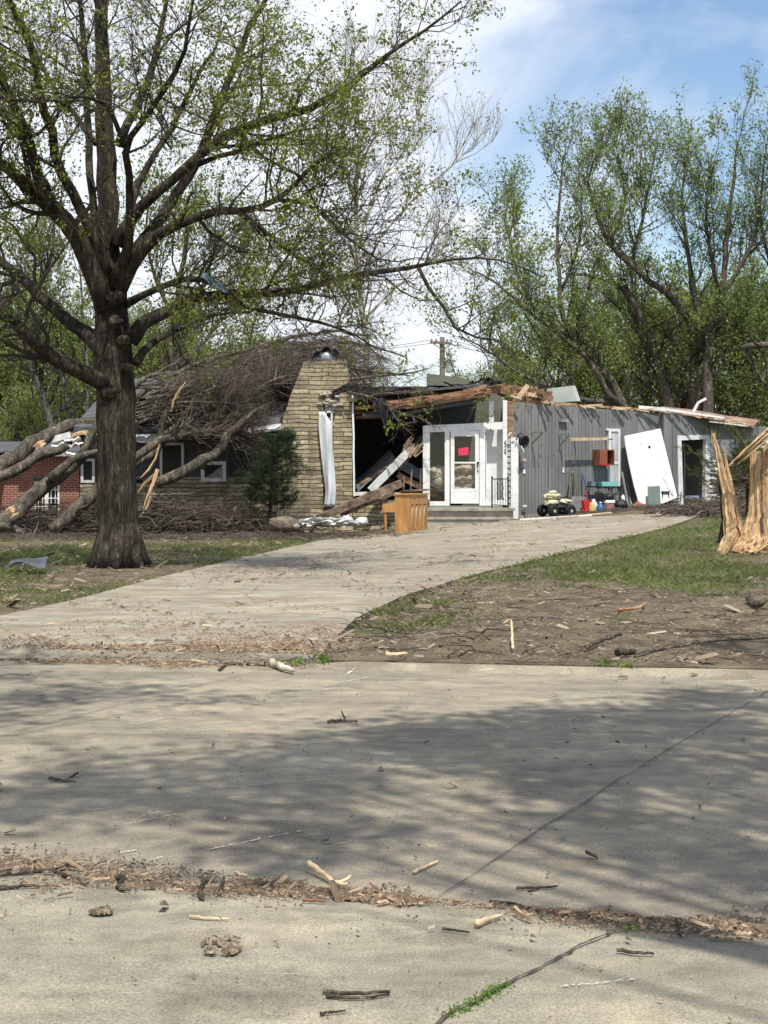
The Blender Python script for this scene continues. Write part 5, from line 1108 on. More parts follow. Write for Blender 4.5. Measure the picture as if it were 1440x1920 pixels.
# big tree in front of the house
OY = 26.0
OT = T('oak_tree', 'large dark barked tree standing on the left lawn with spreading limbs and fresh green leaves', 'tree', G(222, 1056))
limbs = [
 ([(222,1070,104),(222,1052,92),(221,1030,84),(219,1000,78),(217,900,73),(216,800,72),(214,730,76),(212,680,74),(210,640,68),(207,600,62),(206,560,64),(205,520,58),(203,480,48),(202,430,43),(200,350,39),(196,250,35),(193,150,30),(190,50,25),(188,-60,20),(184,-180,14),(180,-300,6)],.4),
 ([(208,722,46),(180,712,38),(150,700,34),(90,665,30),(20,600,24),(-60,560,16),(-160,540,8)],-2.0),
 ([(205,680,50),(180,640,40),(150,615,32),(90,570,28),(40,520,24),(0,490,20),(-80,440,12),(-160,400,6)],1.5),
 ([(200,580,52),(175,510,46),(150,455,42),(120,410,38),(70,365,34),(30,330,28),(0,305,24),(-80,260,16),(-160,230,8)],-1.5),
 ([(95,385,30),(70,330,26),(50,250,24),(18,180,20),(-5,130,16),(-40,60,10),(-70,-20,6)],-2.5,-.8),
 ([(200,520,34),(185,470,28),(160,410,25),(128,350,24),(105,300,22),(98,250,20),(85,210,19),(70,140,17),(55,80,15),(25,20,12),(5,-60,9),(-10,-150,5)],-3.0),
 ([(196,470,26),(180,430,21),(168,330,19),(165,250,18),(160,120,16),(150,0,13),(140,-120,8)],2.0),
 ([(212,540,36),(228,500,28),(242,440,20),(243,380,18),(240,310,17),(233,272,16),(255,245,14),(280,210,13),(305,175,12),(332,130,11),(345,90,9),(357,30,7),(364,-50,5)],-3.2),
 ([(234,276,13),(212,218,11),(198,195,10),(170,182,8),(130,182,6)],-3.4,-2.0),
 ([(215,530,42),(245,480,32),(285,430,28),(315,390,26),(345,345,25),(372,300,24),(395,240,21),(412,190,19),(436,130,17),(465,60,15),(498,0,12),(525,-90,7)],1.4),
 ([(218,460,34),(245,410,28),(275,375,25),(310,350,23),(350,312,22),(395,272,24),(430,248,22),(480,232,20),(530,216,19),(575,205,18),(632,175,16),(690,132,12),(740,92,9),(800,55,7),(865,2,4)],-.8),
 ([(372,308,14),(400,295,12),(440,286,11),(480,270,10),(520,256,8),(560,244,7),(592,240,4)],-1.5,0),
 ([(222,540,44),(255,485,34),(285,450,28),(320,428,25),(355,412,23),(400,396,22),(440,396,18),(480,392,16),(520,374,14),(548,350,11),(580,315,9),(620,288,6)],-2.2),
 ([(448,400,11),(480,418,10),(510,448,9),(545,472,9),(585,498,8),(622,524,6)],-1.6,-1.4),
 ([(520,374,10),(560,378,9),(600,395,8),(640,436,7),(680,468,5),(710,486,3)],-3.0,-2.0),
 ([(244,640,38),(262,612,33),(300,592,29),(345,570,27),(390,556,25),(430,550,22),(480,550,20),(530,547,18),(580,536,16),(625,525,15),(680,515,13),(730,507,12),(780,500,10),(830,490,7),(900,484,5),(960,494,3.5),(1020,520,2.5)],-1.2),
 ([(785,502,9),(800,530,8),(818,562,8),(845,592,7),(858,620,6),(892,632,5),(940,640,3)],-1.8,-1.0),
 ([(438,556,12),(455,575,10),(490,582,9),(540,592,8),(600,606,7),(650,620,5),(700,650,3)],-2.8,-.6),
 ([(236,570,22),(262,556,18),(300,538,16),(345,524,15),(385,526,12),(410,540,8)],-.8),
 ([(222,272,24),(245,225,20),(268,175,18),(285,125,17),(296,85,15),(306,40,13),(314,-20,10),(325,-110,6)],1.2),
 ([(240,420,20),(252,365,18),(276,310,16),(305,265,15),(335,215,13),(365,155,11),(385,118,9),(402,95,7),(420,50,5)],2.5),
 ([(180,270,15),(158,245,13),(135,210,12),(105,170,11),(78,125,10),(58,75,8),(40,30,5)],1.5),
 ([(255,680,24),(290,640,16),(340,615,12),(400,590,9),(470,585,6)],3.0),
 ([(130,200,8),(110,190,7),(60,190,5),(0,182,5),(-40,176,4)],-3.5,-2.5),
 ([(450,250,8),(500,300,7),(560,330,6),(600,400,5),(640,440,3)],-3.0,-.5),
]
limbs = [limbs[0]] + [([(q[0], q[1], q[2] * (.78 if q[2] < 30 else .86)) for q in l[0]],) + tuple(l[1:]) for l in limbs[1:]]
LP, first = limbset(limbs, OY, M['bark'], OT, trunk=1)
# root flare and old knots
for a_ in np.linspace(0, 2 * math.pi, 8)[:-1]:
    c = np.array(W(222, 1050, OY)); dv = np.array((math.cos(a_ + .3), math.sin(a_ + .3), 0)); first.tube([c + dv * .20 + (0, 0, .60), c + dv * .30 + (0, 0, .25), c + dv * .40 + (0, 0, .02), c + dv * .56 + (0, 0, -.14)], [.12, .13, .11, .04], 9, .1)
first.build('trunk', M['bark'], OT, smooth=True)
for a, b_, r in ((216, 558, .16), (216, 604, .15), (232, 640, .13), (205, 735, .16), (238, 690, .12)):
    p = W(a, b_, OY - .20); MB().blob(p, (r * .9, .12, r * .75), .5, 2.5, 20, 14, int(a + b_)).build('knot', M['bark'], OT, smooth=True)
LP2 = []
for P, Rr in LP[1:]: LP2.append(resk(P, Rr, 24))
P0, R0 = LP[0]; cut = int(len(P0) * .55); LP2.append(resk(P0[cut:], R0[cut:], 24))
LP2 = [(a, b) for a, b in LP2]; P = np.stack([a for a, b in LP2]); R = np.stack([b for a, b in LP2])
k1 = kids(P, R, 15, .30, 1.0, .95, .9, 2.6, .42, 6, .26, .05, .15, .012)
def thin(q, p, cond): k = (rng.random(len(q[0])) < p) | ~cond(q[0][:, 0]); return q[0][k], q[1][k]
low = lambda s: (s[:, 0] > -.3) & (s[:, 2] < 5.9) & (s[:, 2] < 5.0 + .12 * s[:, 0])
k1 = thin(k1, .38, low)
k2 = kids(*k1, 8, .15, 1.0, .8, .5, 1.3, .5, 5, .28, .04, .05, .006)
k3 = kids(*k2, 4, .15, 1.0, .75, .22, .6, .55, 4, .3, .02, 0, .0035)
mb = MB(); mb.tubes(*k1, 5); mb.tubes(*k2, 3); mb.tubes(*k3, 3); mb.build('branches', M['twig'], OT, kind='stuff')
sel = lambda a, p: a[rng.random(len(a)) < p]
Pk = k3[0]; cl = fbm(Pk[:, 0, 0] * .8 + 30, Pk[:, 0, 2] * .8 + Pk[:, 0, 1] * .4, 21); Pk = Pk[(cl + rng.normal(0, .025, len(cl))) > .47]
mb = MB(); Pk = thin((Pk, Pk), .42, low)[0]; leaves(mb, sel(Pk, .66), 12, .07, .055, .7); leaves(mb, sel(Pk, .3), 5, .05, .06); leaves(mb, sel(k2[0], .12), 5, .06, .05, .8); mb.build('foliage', M['leaf'], OT, kind='stuff')

def generic_tree(name, label, limbs, Y, base, mats, nk, lens, leaf, group=None, spread=.8, up=.10, dens=1.0, t0=.25, rs=1.0, pers=1.0, wob=.03):
    root = T(name, label, 'tree', base, group)
    LP, first = limbset(limbs, Y, mats[0], root, trunk=1, wob=wob, sides=9, rs=rs * .64, seg=.7)
    first.build('trunk', mats[0], root, smooth=True)
    A = [resk(p, r, 16) for p, r in LP]; P = np.stack([a for a, b in A]); R = np.stack([b for a, b in A])
    k1 = kids(P, R, nk[0], t0, 1.0, spread, lens[0] * .5, lens[0], .45, 6, .2, up, .3, .02)
    k2 = kids(*k1, nk[1], .15, 1.0, .65, lens[1] * .5, lens[1], .5, 5, .22, up, .2, .010)
    k3 = kids(*k2, nk[2], .15, 1.0, .6, lens[2] * .5, lens[2], .6, 4, .25, up, .15, .006)
    mb = MB(); mb.tubes(*k1, 4); mb.tubes(*k2, 3); mb.tubes(*k3, 3); mb.build('branches', mats[1], root, kind='stuff')
    if leaf:
        Pk = sel(k3[0], dens); mb = MB(); leaves(mb, Pk, leaf[0], leaf[1], leaf[2], .35); mb.build('foliage', mats[2], root, kind='stuff')
    return root
TM = (M['bark2'], M['twig'], M['leaf2'])
gb = lambda px, Y: np.array(((px - CX) / FPX * Y, Y, float(gz((px - CX) / FPX * Y, Y)) + float(sst(52, 72, Y)) * .3 - .1))
def g3(px): return 903
# vase shaped pale tree behind the chimney
generic_tree('bare_tree', 'pale barked tree with nearly bare upswept branches behind the chimney', [
 ([(690,900,24),(688,760,20),(688,700,18),(685,640,17),(679,560,15),(672,480,13),(668,400,12),(668,330,10),(676,270,8),(690,210,5),(700,160,3)],0),
 ([(672,470,9),(690,400,8),(715,340,7),(745,290,6),(775,240,4),(790,190,3)],1), ([(669,390,9),(650,330,8),(640,270,6),(650,210,4),(655,160,3)],-1),
 ([(676,520,8),(710,450,7),(750,400,6),(800,350,5),(850,310,3),(868,290,2)],-1.5), ([(668,340,8),(690,280,7),(720,230,5),(745,180,3)],1.5), ([(672,450,8),(640,400,7),(600,350,5),(580,300,3)],2),
 ([(682,600,8),(740,540,6),(790,500,4),(840,470,3)],1),], 58, gb(690, 58), (M['barkpale'], M['twigpale'], M['leaf2']), (10, 7, 4), (3.8, 2.1, 1.2), (1, .11, .06), dens=.5, spread=.6, up=.16, t0=.35)
# right hand trees behind the grey wall
RT = [
 ('spring tree leaning left over the grey wall with a long low curved limb', 56, 1175, [
  ([(1185,900,34),(1180,800,30),(1165,750,27),(1125,680,22),(1067,625,19),(1050,555,13),(1047,480,11),(1046,427,9),(1052,333,6),(1056,290,3)],0),
  ([(1170,765,22),(1140,745,19),(1110,680,15),(1070,648,13),(1031,613,12),(973,567,8),(930,530,6),(895,510,4)],-2), ([(1150,752,20),(1100,752,16),(1050,738,12),(1008,718,11),(960,690,8),(905,650,5),(860,630,4)],-3),
  ([(1085,640,12),(1020,600,10),(980,540,8),(960,470,6),(945,410,4)],2), ([(1049,550,9),(1080,480,8),(1090,400,6),(1085,330,4)],2), ([(1110,690,10),(1090,640,9),(1100,560,8),(1120,480,6)],3)]),
 ('tall spring tree with a high spiky top above the white leaning panel', 60, 1290, [
  ([(1275,900,38),(1262,800,34),(1240,700,30),(1215,620,25),(1183,560,20),(1142,526,14),(1100,516,10),(1061,514,7)],0),
  ([(1300,860,36),(1300,742,30),(1294,607,24),(1242,543,19),(1183,497,16),(1142,456,13),(1113,386,11),(1102,330,8),(1125,280,6),(1137,235,3)],-1.5),
  ([(1183,497,12),(1200,430,10),(1215,360,8),(1225,300,5),(1230,260,3)],1), ([(1240,690,14),(1200,640,12),(1190,560,10),(1180,480,7)],2.5), ([(1142,456,9),(1170,390,8),(1165,320,6),(1150,260,3)],1)]),
 ('upright green spring tree at the right behind the doorway', 58, 1330, [
  ([(1322,900,40),(1325,820,36),(1329,742,31),(1329,625,26),(1352,555,20),(1364,450,14),(1376,333,9),(1385,260,4)],0),
  ([(1329,640,18),(1300,560,16),(1290,470,12),(1280,380,8),(1285,300,4)],1.5), ([(1345,570,16),(1390,500,12),(1420,420,9),(1430,330,5),(1438,270,3)],-1), ([(1352,555,12),(1330,470,9),(1325,380,7),(1335,290,4)],-2)]),
 ('leafy tree at the right frame edge with a pale snapped side limb', 62, 1470, [
  ([(1480,900,40),(1475,800,34),(1480,650,28),(1490,500,18),(1480,380,10),(1470,290,5)],0),
  ([(1480,700,22),(1450,650,20),(1399,650,16),(1370,656,11),(1352,668,6)],-3), ([(1482,600,16),(1450,520,13),(1430,440,9),(1420,350,5)],1), ([(1480,760,12),(1430,720,10),(1400,640,8),(1420,560,5)],2)]),
]
for l, Y, px, lb in RT:
    generic_tree('spring_tree', l, lb, Y, gb(px, Y), TM, (14, 8, 4), (3.4, 1.8, .95), (8, .12, .10), dens=.85, spread=.70, up=.14, t0=.16)
# background wood: three kinds, copied
def proto(h, seedlimbs, mats, nk, lens, leaf, label, base, dens=1.0):
    root = T('woodland_tree', label, 'tree', base, 'trees of the wood behind the houses'); Z0 = np.array(base); n = 9
    mbt = MB(); Ps, Rs = [], []
    t_ = np.linspace(0, 1, n); lean = rng.uniform(-.08, .08, 2)
    P = np.stack((lean[0] * h * t_ ** 1.5 + np.cumsum(rng.normal(0, .08, n)), lean[1] * h * t_ ** 1.5 + np.cumsum(rng.normal(0, .08, n)), t_ * h * .92), 1) + Z0
    Rr = np.linspace(.26, .03, n); mbt.tube(P, Rr, 9, .08); Ps.append(P); Rs.append(Rr)
    S = np.array([P[i] for i in rng.integers(2, 7, seedlimbs)]); D = rng.normal(size=(seedlimbs, 3)) * (1, 1, .2) + (0, 0, .9)
    k0 = grow(S, D, rng.uniform(h * .28, h * .5, seedlimbs), np.full(seedlimbs, .12), n, .14, .10)
    mbt.tubes(*k0, 6); mbt.build('trunk', mats[0], root, smooth=True)
    P = np.concatenate((np.stack(Ps), k0[0])); R = np.concatenate((np.stack(Rs), k0[1]))
    k1 = kids(P, R, nk[0], .2, 1.0, .75, lens[0] * .5, lens[0], .45, 5, .2, .08, .2, .02)
    k2 = kids(*k1, nk[1], .15, 1.0, .7, lens[1] * .5, lens[1], .5, 4, .22, .08, .1, .012)
    mb = MB(); mb.tubes(*k1, 4); mb.tubes(*k2, 3); mb.build('branches', mats[1], root, kind='stuff')
    mb = MB(); leaves(mb, sel(k2[0], dens), leaf[0], leaf[1], leaf[2], .1); mb.build('foliage', mats[2], root, kind='stuff'); return root
BM = (M['bark2'], M['twig'], M['leafbg'])
pr = [proto(11, 10, BM, (12, 8), (2.4, 1.5), (7, .20, .28), 'leafy tree of the dense wood behind the houses', (0, 300, 0)),
      proto(9, 9, BM, (11, 8), (2.2, 1.3), (7, .20, .30), 'leafy tree of the dense wood behind the houses', (0, 300, 0)),
      proto(13, 11, (M['bark'], M['twig'], M['leaf2']), (12, 7), (2.7, 1.6), (7, .20, .32), 'leafy tree of the dense wood behind the houses', (0, 300, 0))]
spots = []
# (px, Y, kind, scale)
for px_, Y_, k_, s_ in ((905,70,0,.70),(950,68,1,.85),(985,72,0,.9),(1030,70,2,.8),(1075,74,0,.95),(1120,70,1,1.0),(1170,76,2,.9),(1215,72,0,1.05),(1262,75,1,1.2),(1310,70,0,1.1),(1355,76,2,1.0),(1400,71,1,1.25),(1445,74,0,1.2),(1490,69,2,1.0),
                        (1060,92,2,1.0),(1240,94,0,1.2),(1400,95,2,1.2),
                        (735,84,1,.5),(705,76,0,.6),(680,70,1,.85),(640,72,0,.95),(590,70,2,.8),(545,74,0,1.0),(500,68,1,1.05),(450,72,2,.85),(400,70,0,1.05),(350,74,1,1.1),(300,69,2,.9),(250,72,0,1.1),(195,70,1,1.15),(145,74,2,1.0),(95,68,0,1.15),(45,72,1,1.25),(-10,70,2,1.0),(-60,74,0,1.2),
                        (-20,92,0,1.3),(80,95,2,1.2),(180,92,0,1.3),(290,95,2,1.15),(400,92,0,1.2),(510,95,2,1.0),(610,92,0,1.0),(30,62,1,.8),(120,60,1,.75)):
    spots.append((px_, Y_, k_, s_))
used = [0, 0, 0]
for px_, Y_, k_, s_ in spots:
    loc = gb(px_ + rng.uniform(-12, 12), Y_); rz = rng.uniform(0, 6.28); sz = s_ * (rng.uniform(.66, .86) if px_ > 860 else rng.uniform(.60, .80))
    ar = ('trees of the wood behind the grey wall', 'leafy tree of the wood behind the grey panelled wall') if px_ > 860 else ('trees of the wood behind the brick house', 'leafy tree of the wood behind the brick house') if px_ < 200 else ('trees of the wood behind the branch pile', 'leafy tree of the wood behind the roof heaped with branches')
    if not used[k_]: pr[k_]['group'], pr[k_]['label'] = ar; pr[k_].location = tuple(loc); pr[k_].rotation_euler = (0, 0, rz); pr[k_].scale = (sz,) * 3; used[k_] = 1
    else: copy_thing(pr[k_], loc, rz, sz, ar[1], ar[0])
# taller leafy trees at the left, seen between the limbs of the big tree
generic_tree('spring_tree', 'leaning grey tree with a torn pale wound behind the brick house', [
 ([(120,900,26),(95,790,24),(60,700,22),(30,640,18),(10,590,14),(-10,520,8)],0), ([(150,900,22),(135,790,20),(115,700,16),(100,620,13),(85,540,8),(75,470,4)],1), ([(60,700,12),(75,620,10),(80,540,8),(70,470,5)],-1), ([(160,800,12),(165,700,10),(155,600,8),(150,500,5)],2)], 56, gb(120, 56), TM, (14, 8, 4), (3.6, 1.8, 1.0), (5, .15, .12), dens=.8, up=.1)
generic_tree('spring_tree', 'airy green tree behind the roof seen right of the big trunk', [
 ([(330,900,28),(330,760,24),(322,640,20),(335,540,16),(350,450,11),(360,380,6)],0), ([(322,640,12),(370,560,10),(400,480,8),(425,420,5)],1), ([(328,600,12),(290,520,10),(275,440,7),(280,370,4)],-1), ([(330,700,12),(400,620,10),(450,540,8),(480,470,4)],2)], 60, gb(330, 60), TM, (15, 8, 4), (3.8, 1.9, 1.0), (5, .16, .12), dens=.85, up=.12)

# ------------------------------------------------------------------ fallen trees on the house
def flimbs(limbs, Y, mat, parent): 
    LP, f = limbset(limbs, Y, mat, parent, trunk=1, wob=.03, sides=11, seg=.3, rs=.76); f.build('trunk', mat, parent, smooth=True); return LP
def splinter(parent, px, py, Y, w, h, ang, n=9):
    mb = MB(); d = np.array((math.cos(ang), 0, math.sin(ang))); s_ = np.array((-d[2], 0, d[0]))
    for i in range(n):
        c = W(px, py, Y) + s_ * rng.uniform(-h, h) / FPX * Y * .5; l = w / FPX * Y * rng.uniform(.3, .55)
        mb.tube([c - d * l, c + (0, -.03, 0), c + d * l], [.01, rng.uniform(.02, .04), .006], 5, .2)
    mb.build('wound', M['rawwood'], parent, label='raw orange torn wood')
def under(q, p=.07):        # the heap slopes from the chimney top down to the left
    e = q[0][:, -1]; rows = HY - (e[:, 2] - CAMH) / e[:, 1] * FPX; cols = CX + e[:, 0] / e[:, 1] * FPX
    k = (rows > np.interp(cols, [100, 200, 300, 400, 480, 560, 640, 700, 760], [800, 782, 738, 690, 660, 642, 636, 650, 680])) | (rng.random(len(rows)) < p); return q[0][k], q[1][k]
def crown(root, LP, nk, lens, rks, mat, dirbias, kmin=.35, wander=.2, xlim=None):
    A = [resk(p, r, 16) for p, r in LP]; P = np.stack([a for a, b in A]); R = np.stack([b for a, b in A])
    def kd(P, R, m, l, rk, k, rmin):
        q = kids(P, R, m, kmin if k == 6 else .1, 1, .6, l * .5, l, rk, 2, .05, 0, 0, rmin); S = q[0][:, 0]; D = nrm(q[0][:, 1] - q[0][:, 0]) + np.array(dirbias); L = np.linalg.norm(q[0][:, 1] - q[0][:, 0], axis=1); return grow(S, D, L, q[1][:, 0], k, wander, -.01)
    k1 = kd(P, R, nk[0], lens[0], .42, 6, .02); k2 = kd(*k1, nk[1], lens[1], .5, 5, .009); k3 = kd(*k2, nk[2], lens[2], .55, 4, .005)
    if xlim is not None:
        f_ = lambda q: (lambda k: (q[0][k], q[1][k]))((q[0][:, -1, 0] < xlim) | (rng.random(len(q[0])) < .10))
        k1, k2, k3 = f_(k1), f_(k2), f_(k3)
    k1, k2, k3 = under(k1), under(k2), under(k3)
    clr = lambda q: (lambda k: (q[0][k], q[1][k]))(~((q[0][:, -1, 0] > -3.0) & (q[0][:, -1, 1] < 43.9) & (rng.random(len(q[0])) < .85))); k1, k2, k3 = clr(k1), clr(k2), clr(k3)
    for q in (k1, k2, k3):      # keep the mass above the roof and the ground
        X_, Y_ = q[0][..., 0], q[0][..., 1]; rz = np.where(Y_ > RY, ze + .2 + np.clip(Y_ - RY, 0, 6.6) * (1.75 / 6.6), .1); q[0][..., 2] = np.maximum(q[0][..., 2], rz + rng.uniform(0, .05, X_.shape))
    mb = MB(); mb.tubes(*k1, 5); mb.tubes(*k2, 4); mb.tubes(*k3, 3); mb.build('branches', mat, root, kind='stuff')
FA = T('fallen_tree', 'fallen grey tree with two stacked logs rising from the left onto the house roof', 'fallen tree', W(-60, 960, 42))
LPA = flimbs([([(-260,985,52),(-120,925,48),(0,872,42),(60,832,38),(120,805,34),(190,786,30),(270,752,26),(350,722,22),(430,694,18),(520,668,12),(600,650,7)],46,40.5),
 ([(-120,950,30),(20,885,27),(80,852,24),(140,830,21),(200,806,18),(280,782,14),(360,752,11),(440,735,8)],45,40.5),
 ([(200,786,20),(300,700,15),(380,655,12),(470,630,9),(560,615,5)],49,44), ([(270,756,16),(360,740,14),(450,715,12),(540,700,8),(600,690,5)],47,44)][0:4] if 0 else
 [([(-260,985,52),(-120,925,48),(0,872,42),(60,832,38),(120,805,34),(190,786,30),(270,752,26),(350,722,22),(430,694,18),(520,668,12),(600,650,7)],5,-1.5),
 ([(-120,950,30),(20,885,27),(80,852,24),(140,830,21),(200,806,18),(280,782,14),(360,752,11),(440,735,8)],4,-1.6),
 ([(200,786,20),(300,715,15),(380,678,12),(470,655,9),(560,640,5)],7,2.5), ([(270,756,16),(360,740,14),(450,715,12),(540,700,8),(600,690,5)],4,2.5)], 42, M['barkfall'], FA)
splinter(FA, 75, 834, 40.2, 26, 9, .55); splinter(FA, 150, 812, 40.6, 34, 8, .25)
crown(FA, [LPA[0], LPA[2], LPA[3], LPA[1]], (24, 9, 5), (3.2, 1.7, .9), .4, M['twigbrush'], (.45, .1, .05), .42)
FB = T('fallen_tree', 'fallen tree whose long mossy log slopes down left before the brick house', 'fallen tree', W(0, 985, 39.5))
LPB = flimbs([([(-90,1030,44),(0,982,42),(40,952,40),(90,905,36),(140,862,32),(190,824,28),(240,800,24),(300,775,20),(380,745,14),(470,720,8)],4.5,-1),
 ([(95,900,30),(130,868,20),(170,850,15),(215,838,10)],1,.2), ([(190,824,22),(200,780,18),(230,740,14),(290,700,10),(350,672,6)],5,2), ([(150,860,20),(185,790,20),(205,750,12)],2,1)], 40, M['barkfall'], FB)
splinter(FB, 22, 958, 38.6, 20, 22, .6)
crown(FB, LPB[:1] + LPB[2:3], (24, 9, 4), (2.6, 1.5, .8), .4, M['twigbrush'], (.4, .05, .1), .5)
FC = T('fallen_tree', 'fallen tree with a thick curved limb bending up past the small square window', 'fallen tree', W(270, 960, 39.5))
LPC = flimbs([([(292,905,24),(312,895,30),(340,890,30),(365,872,28),(395,855,26),(420,832,25),(438,808,22),(452,792,18),(470,776,12),(500,760,6)],1,0),
 ([(240,872,20),(280,840,22),(320,822,22),(360,816,22),(400,812,20),(430,812,14),(470,820,7)],1.5,.5), ([(246,880,16),(270,858,18),(300,838,16),(330,800,14),(380,770,12),(440,740,8)],2.5,.8),
 ([(290,860,20),(300,810,18),(310,775,16),(325,740,12),(340,700,8)],1.5,1.2), ([(380,880,12),(392,840,12),(402,800,10),(410,770,6)],1.5,1.2), ([(300,820,16),(360,780,16),(420,755,14),(480,725,10),(540,705,6)],3,1.2)], 40.5, M['barkfall'], FC)
for q, nm in (([(296,880,16),(288,905,14),(278,930,12),(268,955,5)], ''), ([(300,832,4),(292,860,8),(280,880,8),(264,896,3)], ''), ([(294,888,14),(272,904,9),(258,924,3)], ''), ([(284,930,12),(276,950,9),(262,970,2)], '')):
    P, Rr = px3(q, 39.9); MB().tube(P, Rr, 8, .35, flat=.5).build('torn_wood', M['rawwood'], FC, label='torn orange strip of split wood')
P, Rr = px3([(348,716,2),(336,735,12),(326,752,12),(322,772,8)], 41.8); MB().tube(P, Rr, 8, .3, flat=.5).build('torn_wood', M['rawwood'], FC, label='raw orange gash high on the pile')
crown(FC, LPC[1:6], (24, 9, 4), (2.0, 1.3, .8), .4, M['twigbrush'], (.25, .05, .15), .35)
FD = T('fallen_tree', 'long arching mass of bare branches heaped over the roof behind the chimney', 'fallen tree', W(330, 905, 47))
LPD = flimbs([([(200,800,30),(300,745,26),(380,700,22),(460,670,18),(540,650,14),(620,640,10),(700,650,6),(760,670,3)],3),
 ([(260,770,20),(340,715,18),(430,672,14),(520,640,12),(610,622,8),(690,630,5)],5), ([(300,760,18),(400,730,15),(490,712,12),(560,705,8)],0), ([(600,650,9),(660,690,8),(720,700,6),(770,705,3)],-1,2),
 ([(330,740,14),(410,690,12),(500,660,10),(580,650,8),(650,670,4)],1)], 46, M['barkfall'], FD)
# long bare boughs lying nearly parallel over the roof
def boughs(root, n, x0, x1, seedy):
    px_ = rng.uniform(x0, x1, n); base = np.interp(px_, [200, 300, 400, 480, 560], [800, 785, 765, 745, 730]); top = np.interp(px_, [200, 300, 400, 480, 560], [770, 728, 690, 665, 650])
    f = rng.random(n); Yb = rng.uniform(41.6, 46.5, n); S = np.array([W(a, b + (c - b) * q, y) for a, b, c, q, y in zip(px_, base, top, f, Yb)]); D = np.stack((np.ones(n), rng.normal(0, .15, n), rng.normal(.42, .18, n)), 1)
    P, R = grow(S - nrm(D) * .8, D, rng.uniform(1.6, 4.2, n), rng.uniform(.018, .06, n), 9, .10, -.035, .2); k = P[:, -1, 0] < -1.6 + rng.random(n) * 2; P, R = under((P[k], R[k]), .03); k = ~((P[:, -1, 0] > -3.1) & (P[:, -1, 1] < 44.2)); P, R = P[k], R[k]
    k1 = kids(P, R, 6, .2, 1, .6, .5, 1.5, .5, 6, .2, 0, 0, .007); k2 = kids(*k1, 5, .2, 1, .6, .25, .8, .55, 4, .25, 0, 0, .004); k1 = under(k1); k2 = under(k2); clr = lambda q: (lambda k: (q[0][k], q[1][k]))(~((q[0][:, -1, 0] > -3.0) & (q[0][:, -1, 1] < 44.0))); k1 = clr(k1); k2 = clr(k2)
    MB().tubes(P, R, 7).build('boughs', M['barkfall'], root, smooth=True, kind='stuff'); MB().tubes(*k1, 4).tubes(*k2, 3).build('boughs', M['twigbrush'], root, kind='stuff')
boughs(FD, 170, 250, 560, 0); boughs(FC, 90, 200, 480, 1)
crown(FD, LPD, (24, 10, 5), (3.2, 1.7, 1.0), .4, M['twigbrush'], (.4, 0, .02), .2, xlim=.55)
FE = T('fallen_branch', 'thin bare branch lying across the torn roof and drooping into the opening', 'branch', W(700, 740, 42.5))
LPE = flimbs([([(655,712,7),(690,708,6),(730,702,5),(770,698,4),(800,692,2)],1), ([(650,735,7),(700,745,6),(730,765,5),(745,790,4),(760,802,2)],-.6), ([(700,740,5),(760,735,4),(800,745,3),(820,760,2)],-.4),([(720,758,4),(750,775,4),(790,785,3),(815,800,2)],-.8)], 42.3, M['barkfall'], FE)
A_ = [resk(p, r, 16) for p, r in LPE]; P = np.stack([a for a, b in A_]); R = np.stack([b for a, b in A_]); k1 = kids(P, R, 12, .2, 1, .7, .3, .9, .5, 5, .25, -.05, -.1, .008); k2 = kids(*k1, 5, .1, 1, .6, .15, .45, .6, 4, .3, -.03, 0, .005)
mb = MB(); mb.tubes(*k1, 4); mb.tubes(*k2, 3); mb.build('branches', M['twigbrush'], FE, kind='stuff')
# logs low at the left, and the brush on the ground
for i, (pts, Y, dz, l) in enumerate((([(-40,1030,26),(10,1020,24),(60,1030,18),(100,1035,12),(130,1030,8)],38.5,.5,'brown peeled log lying low at the left frame edge'), ([(-30,1042,10),(50,1040,11),(120,1040,12),(160,1026,11),(200,1010,8)],37.5,.6,'pale thin log lying along the grass left of the big trunk'),
        ([(96,995,24),(130,965,26),(165,935,24),(200,915,22),(240,896,18)],39.6,.6,'grey log rising rightwards towards the big trunk over the stone wall'), ([(0,985,14),(30,990,14),(50,1010,12),(40,1024,8)],38.8,.2,'crooked grey branch curling near the foot of the brick wall'), ([(110,985,10),(150,945,10),(178,915,8),(200,870,7)],40.2,.4,'thin dark pole crossing in front of the brick house corner'))):
    t_ = T('fallen_log', l, 'log', W(pts[0][0], pts[0][1], Y)); LPq, f_ = limbset([(pts, dz)], Y, M['barkfall'], t_, trunk=1, wob=.02, seg=.25); f_.build('log', M['barkfall'], t_, smooth=True)
    P, R = resk(*LPq[0], 12); k1 = kids(P[None], R[None], 7, .2, 1, .8, .4, 1.1, .4, 5, .25, 0, 0, .01); mb = MB(); mb.tubes(*k1, 4); mb.build('twigs', M['twigbrush'], t_, kind='stuff')
def brush(name, label, pts, n, hmax, L0, L1, dirx, mat, r=(.006, .02)):
    pts = np.array(pts, float); c = pts[rng.integers(0, len(pts), n)]; S = c[:, :3] + rng.normal(0, 1, (n, 3)) * c[:, 3:4] * (1, 1, 0); g = np.array([surfz(a, b) for a, b in S[:, :2]])
    S[:, 2] = g + rng.beta(1, 2.5, n) * hmax * np.clip(c[:, 4], .2, 2); D = np.stack((rng.normal(dirx, .8, n), rng.normal(0, .45, n), rng.normal(.08, .25, n)), 1)
    P, R = grow(S, D, rng.uniform(L0, L1, n), rng.uniform(r[0], r[1], n) * rng.uniform(.4, 1, n), 6, .28, -.02); cap = (hmax * np.clip(c[:, 4], .2, 2) * rng.uniform(.3, 1.25, n))[:, None]
    P[..., 2] = np.minimum(P[..., 2], g[:, None] + cap + rng.uniform(0, .03, (n, 6))); P[..., 2] = np.maximum(P[..., 2], g[:, None] - .02)
    tagm(MB().tubes(P, R, 4), name, mat, label, 'brush', kind='stuff')
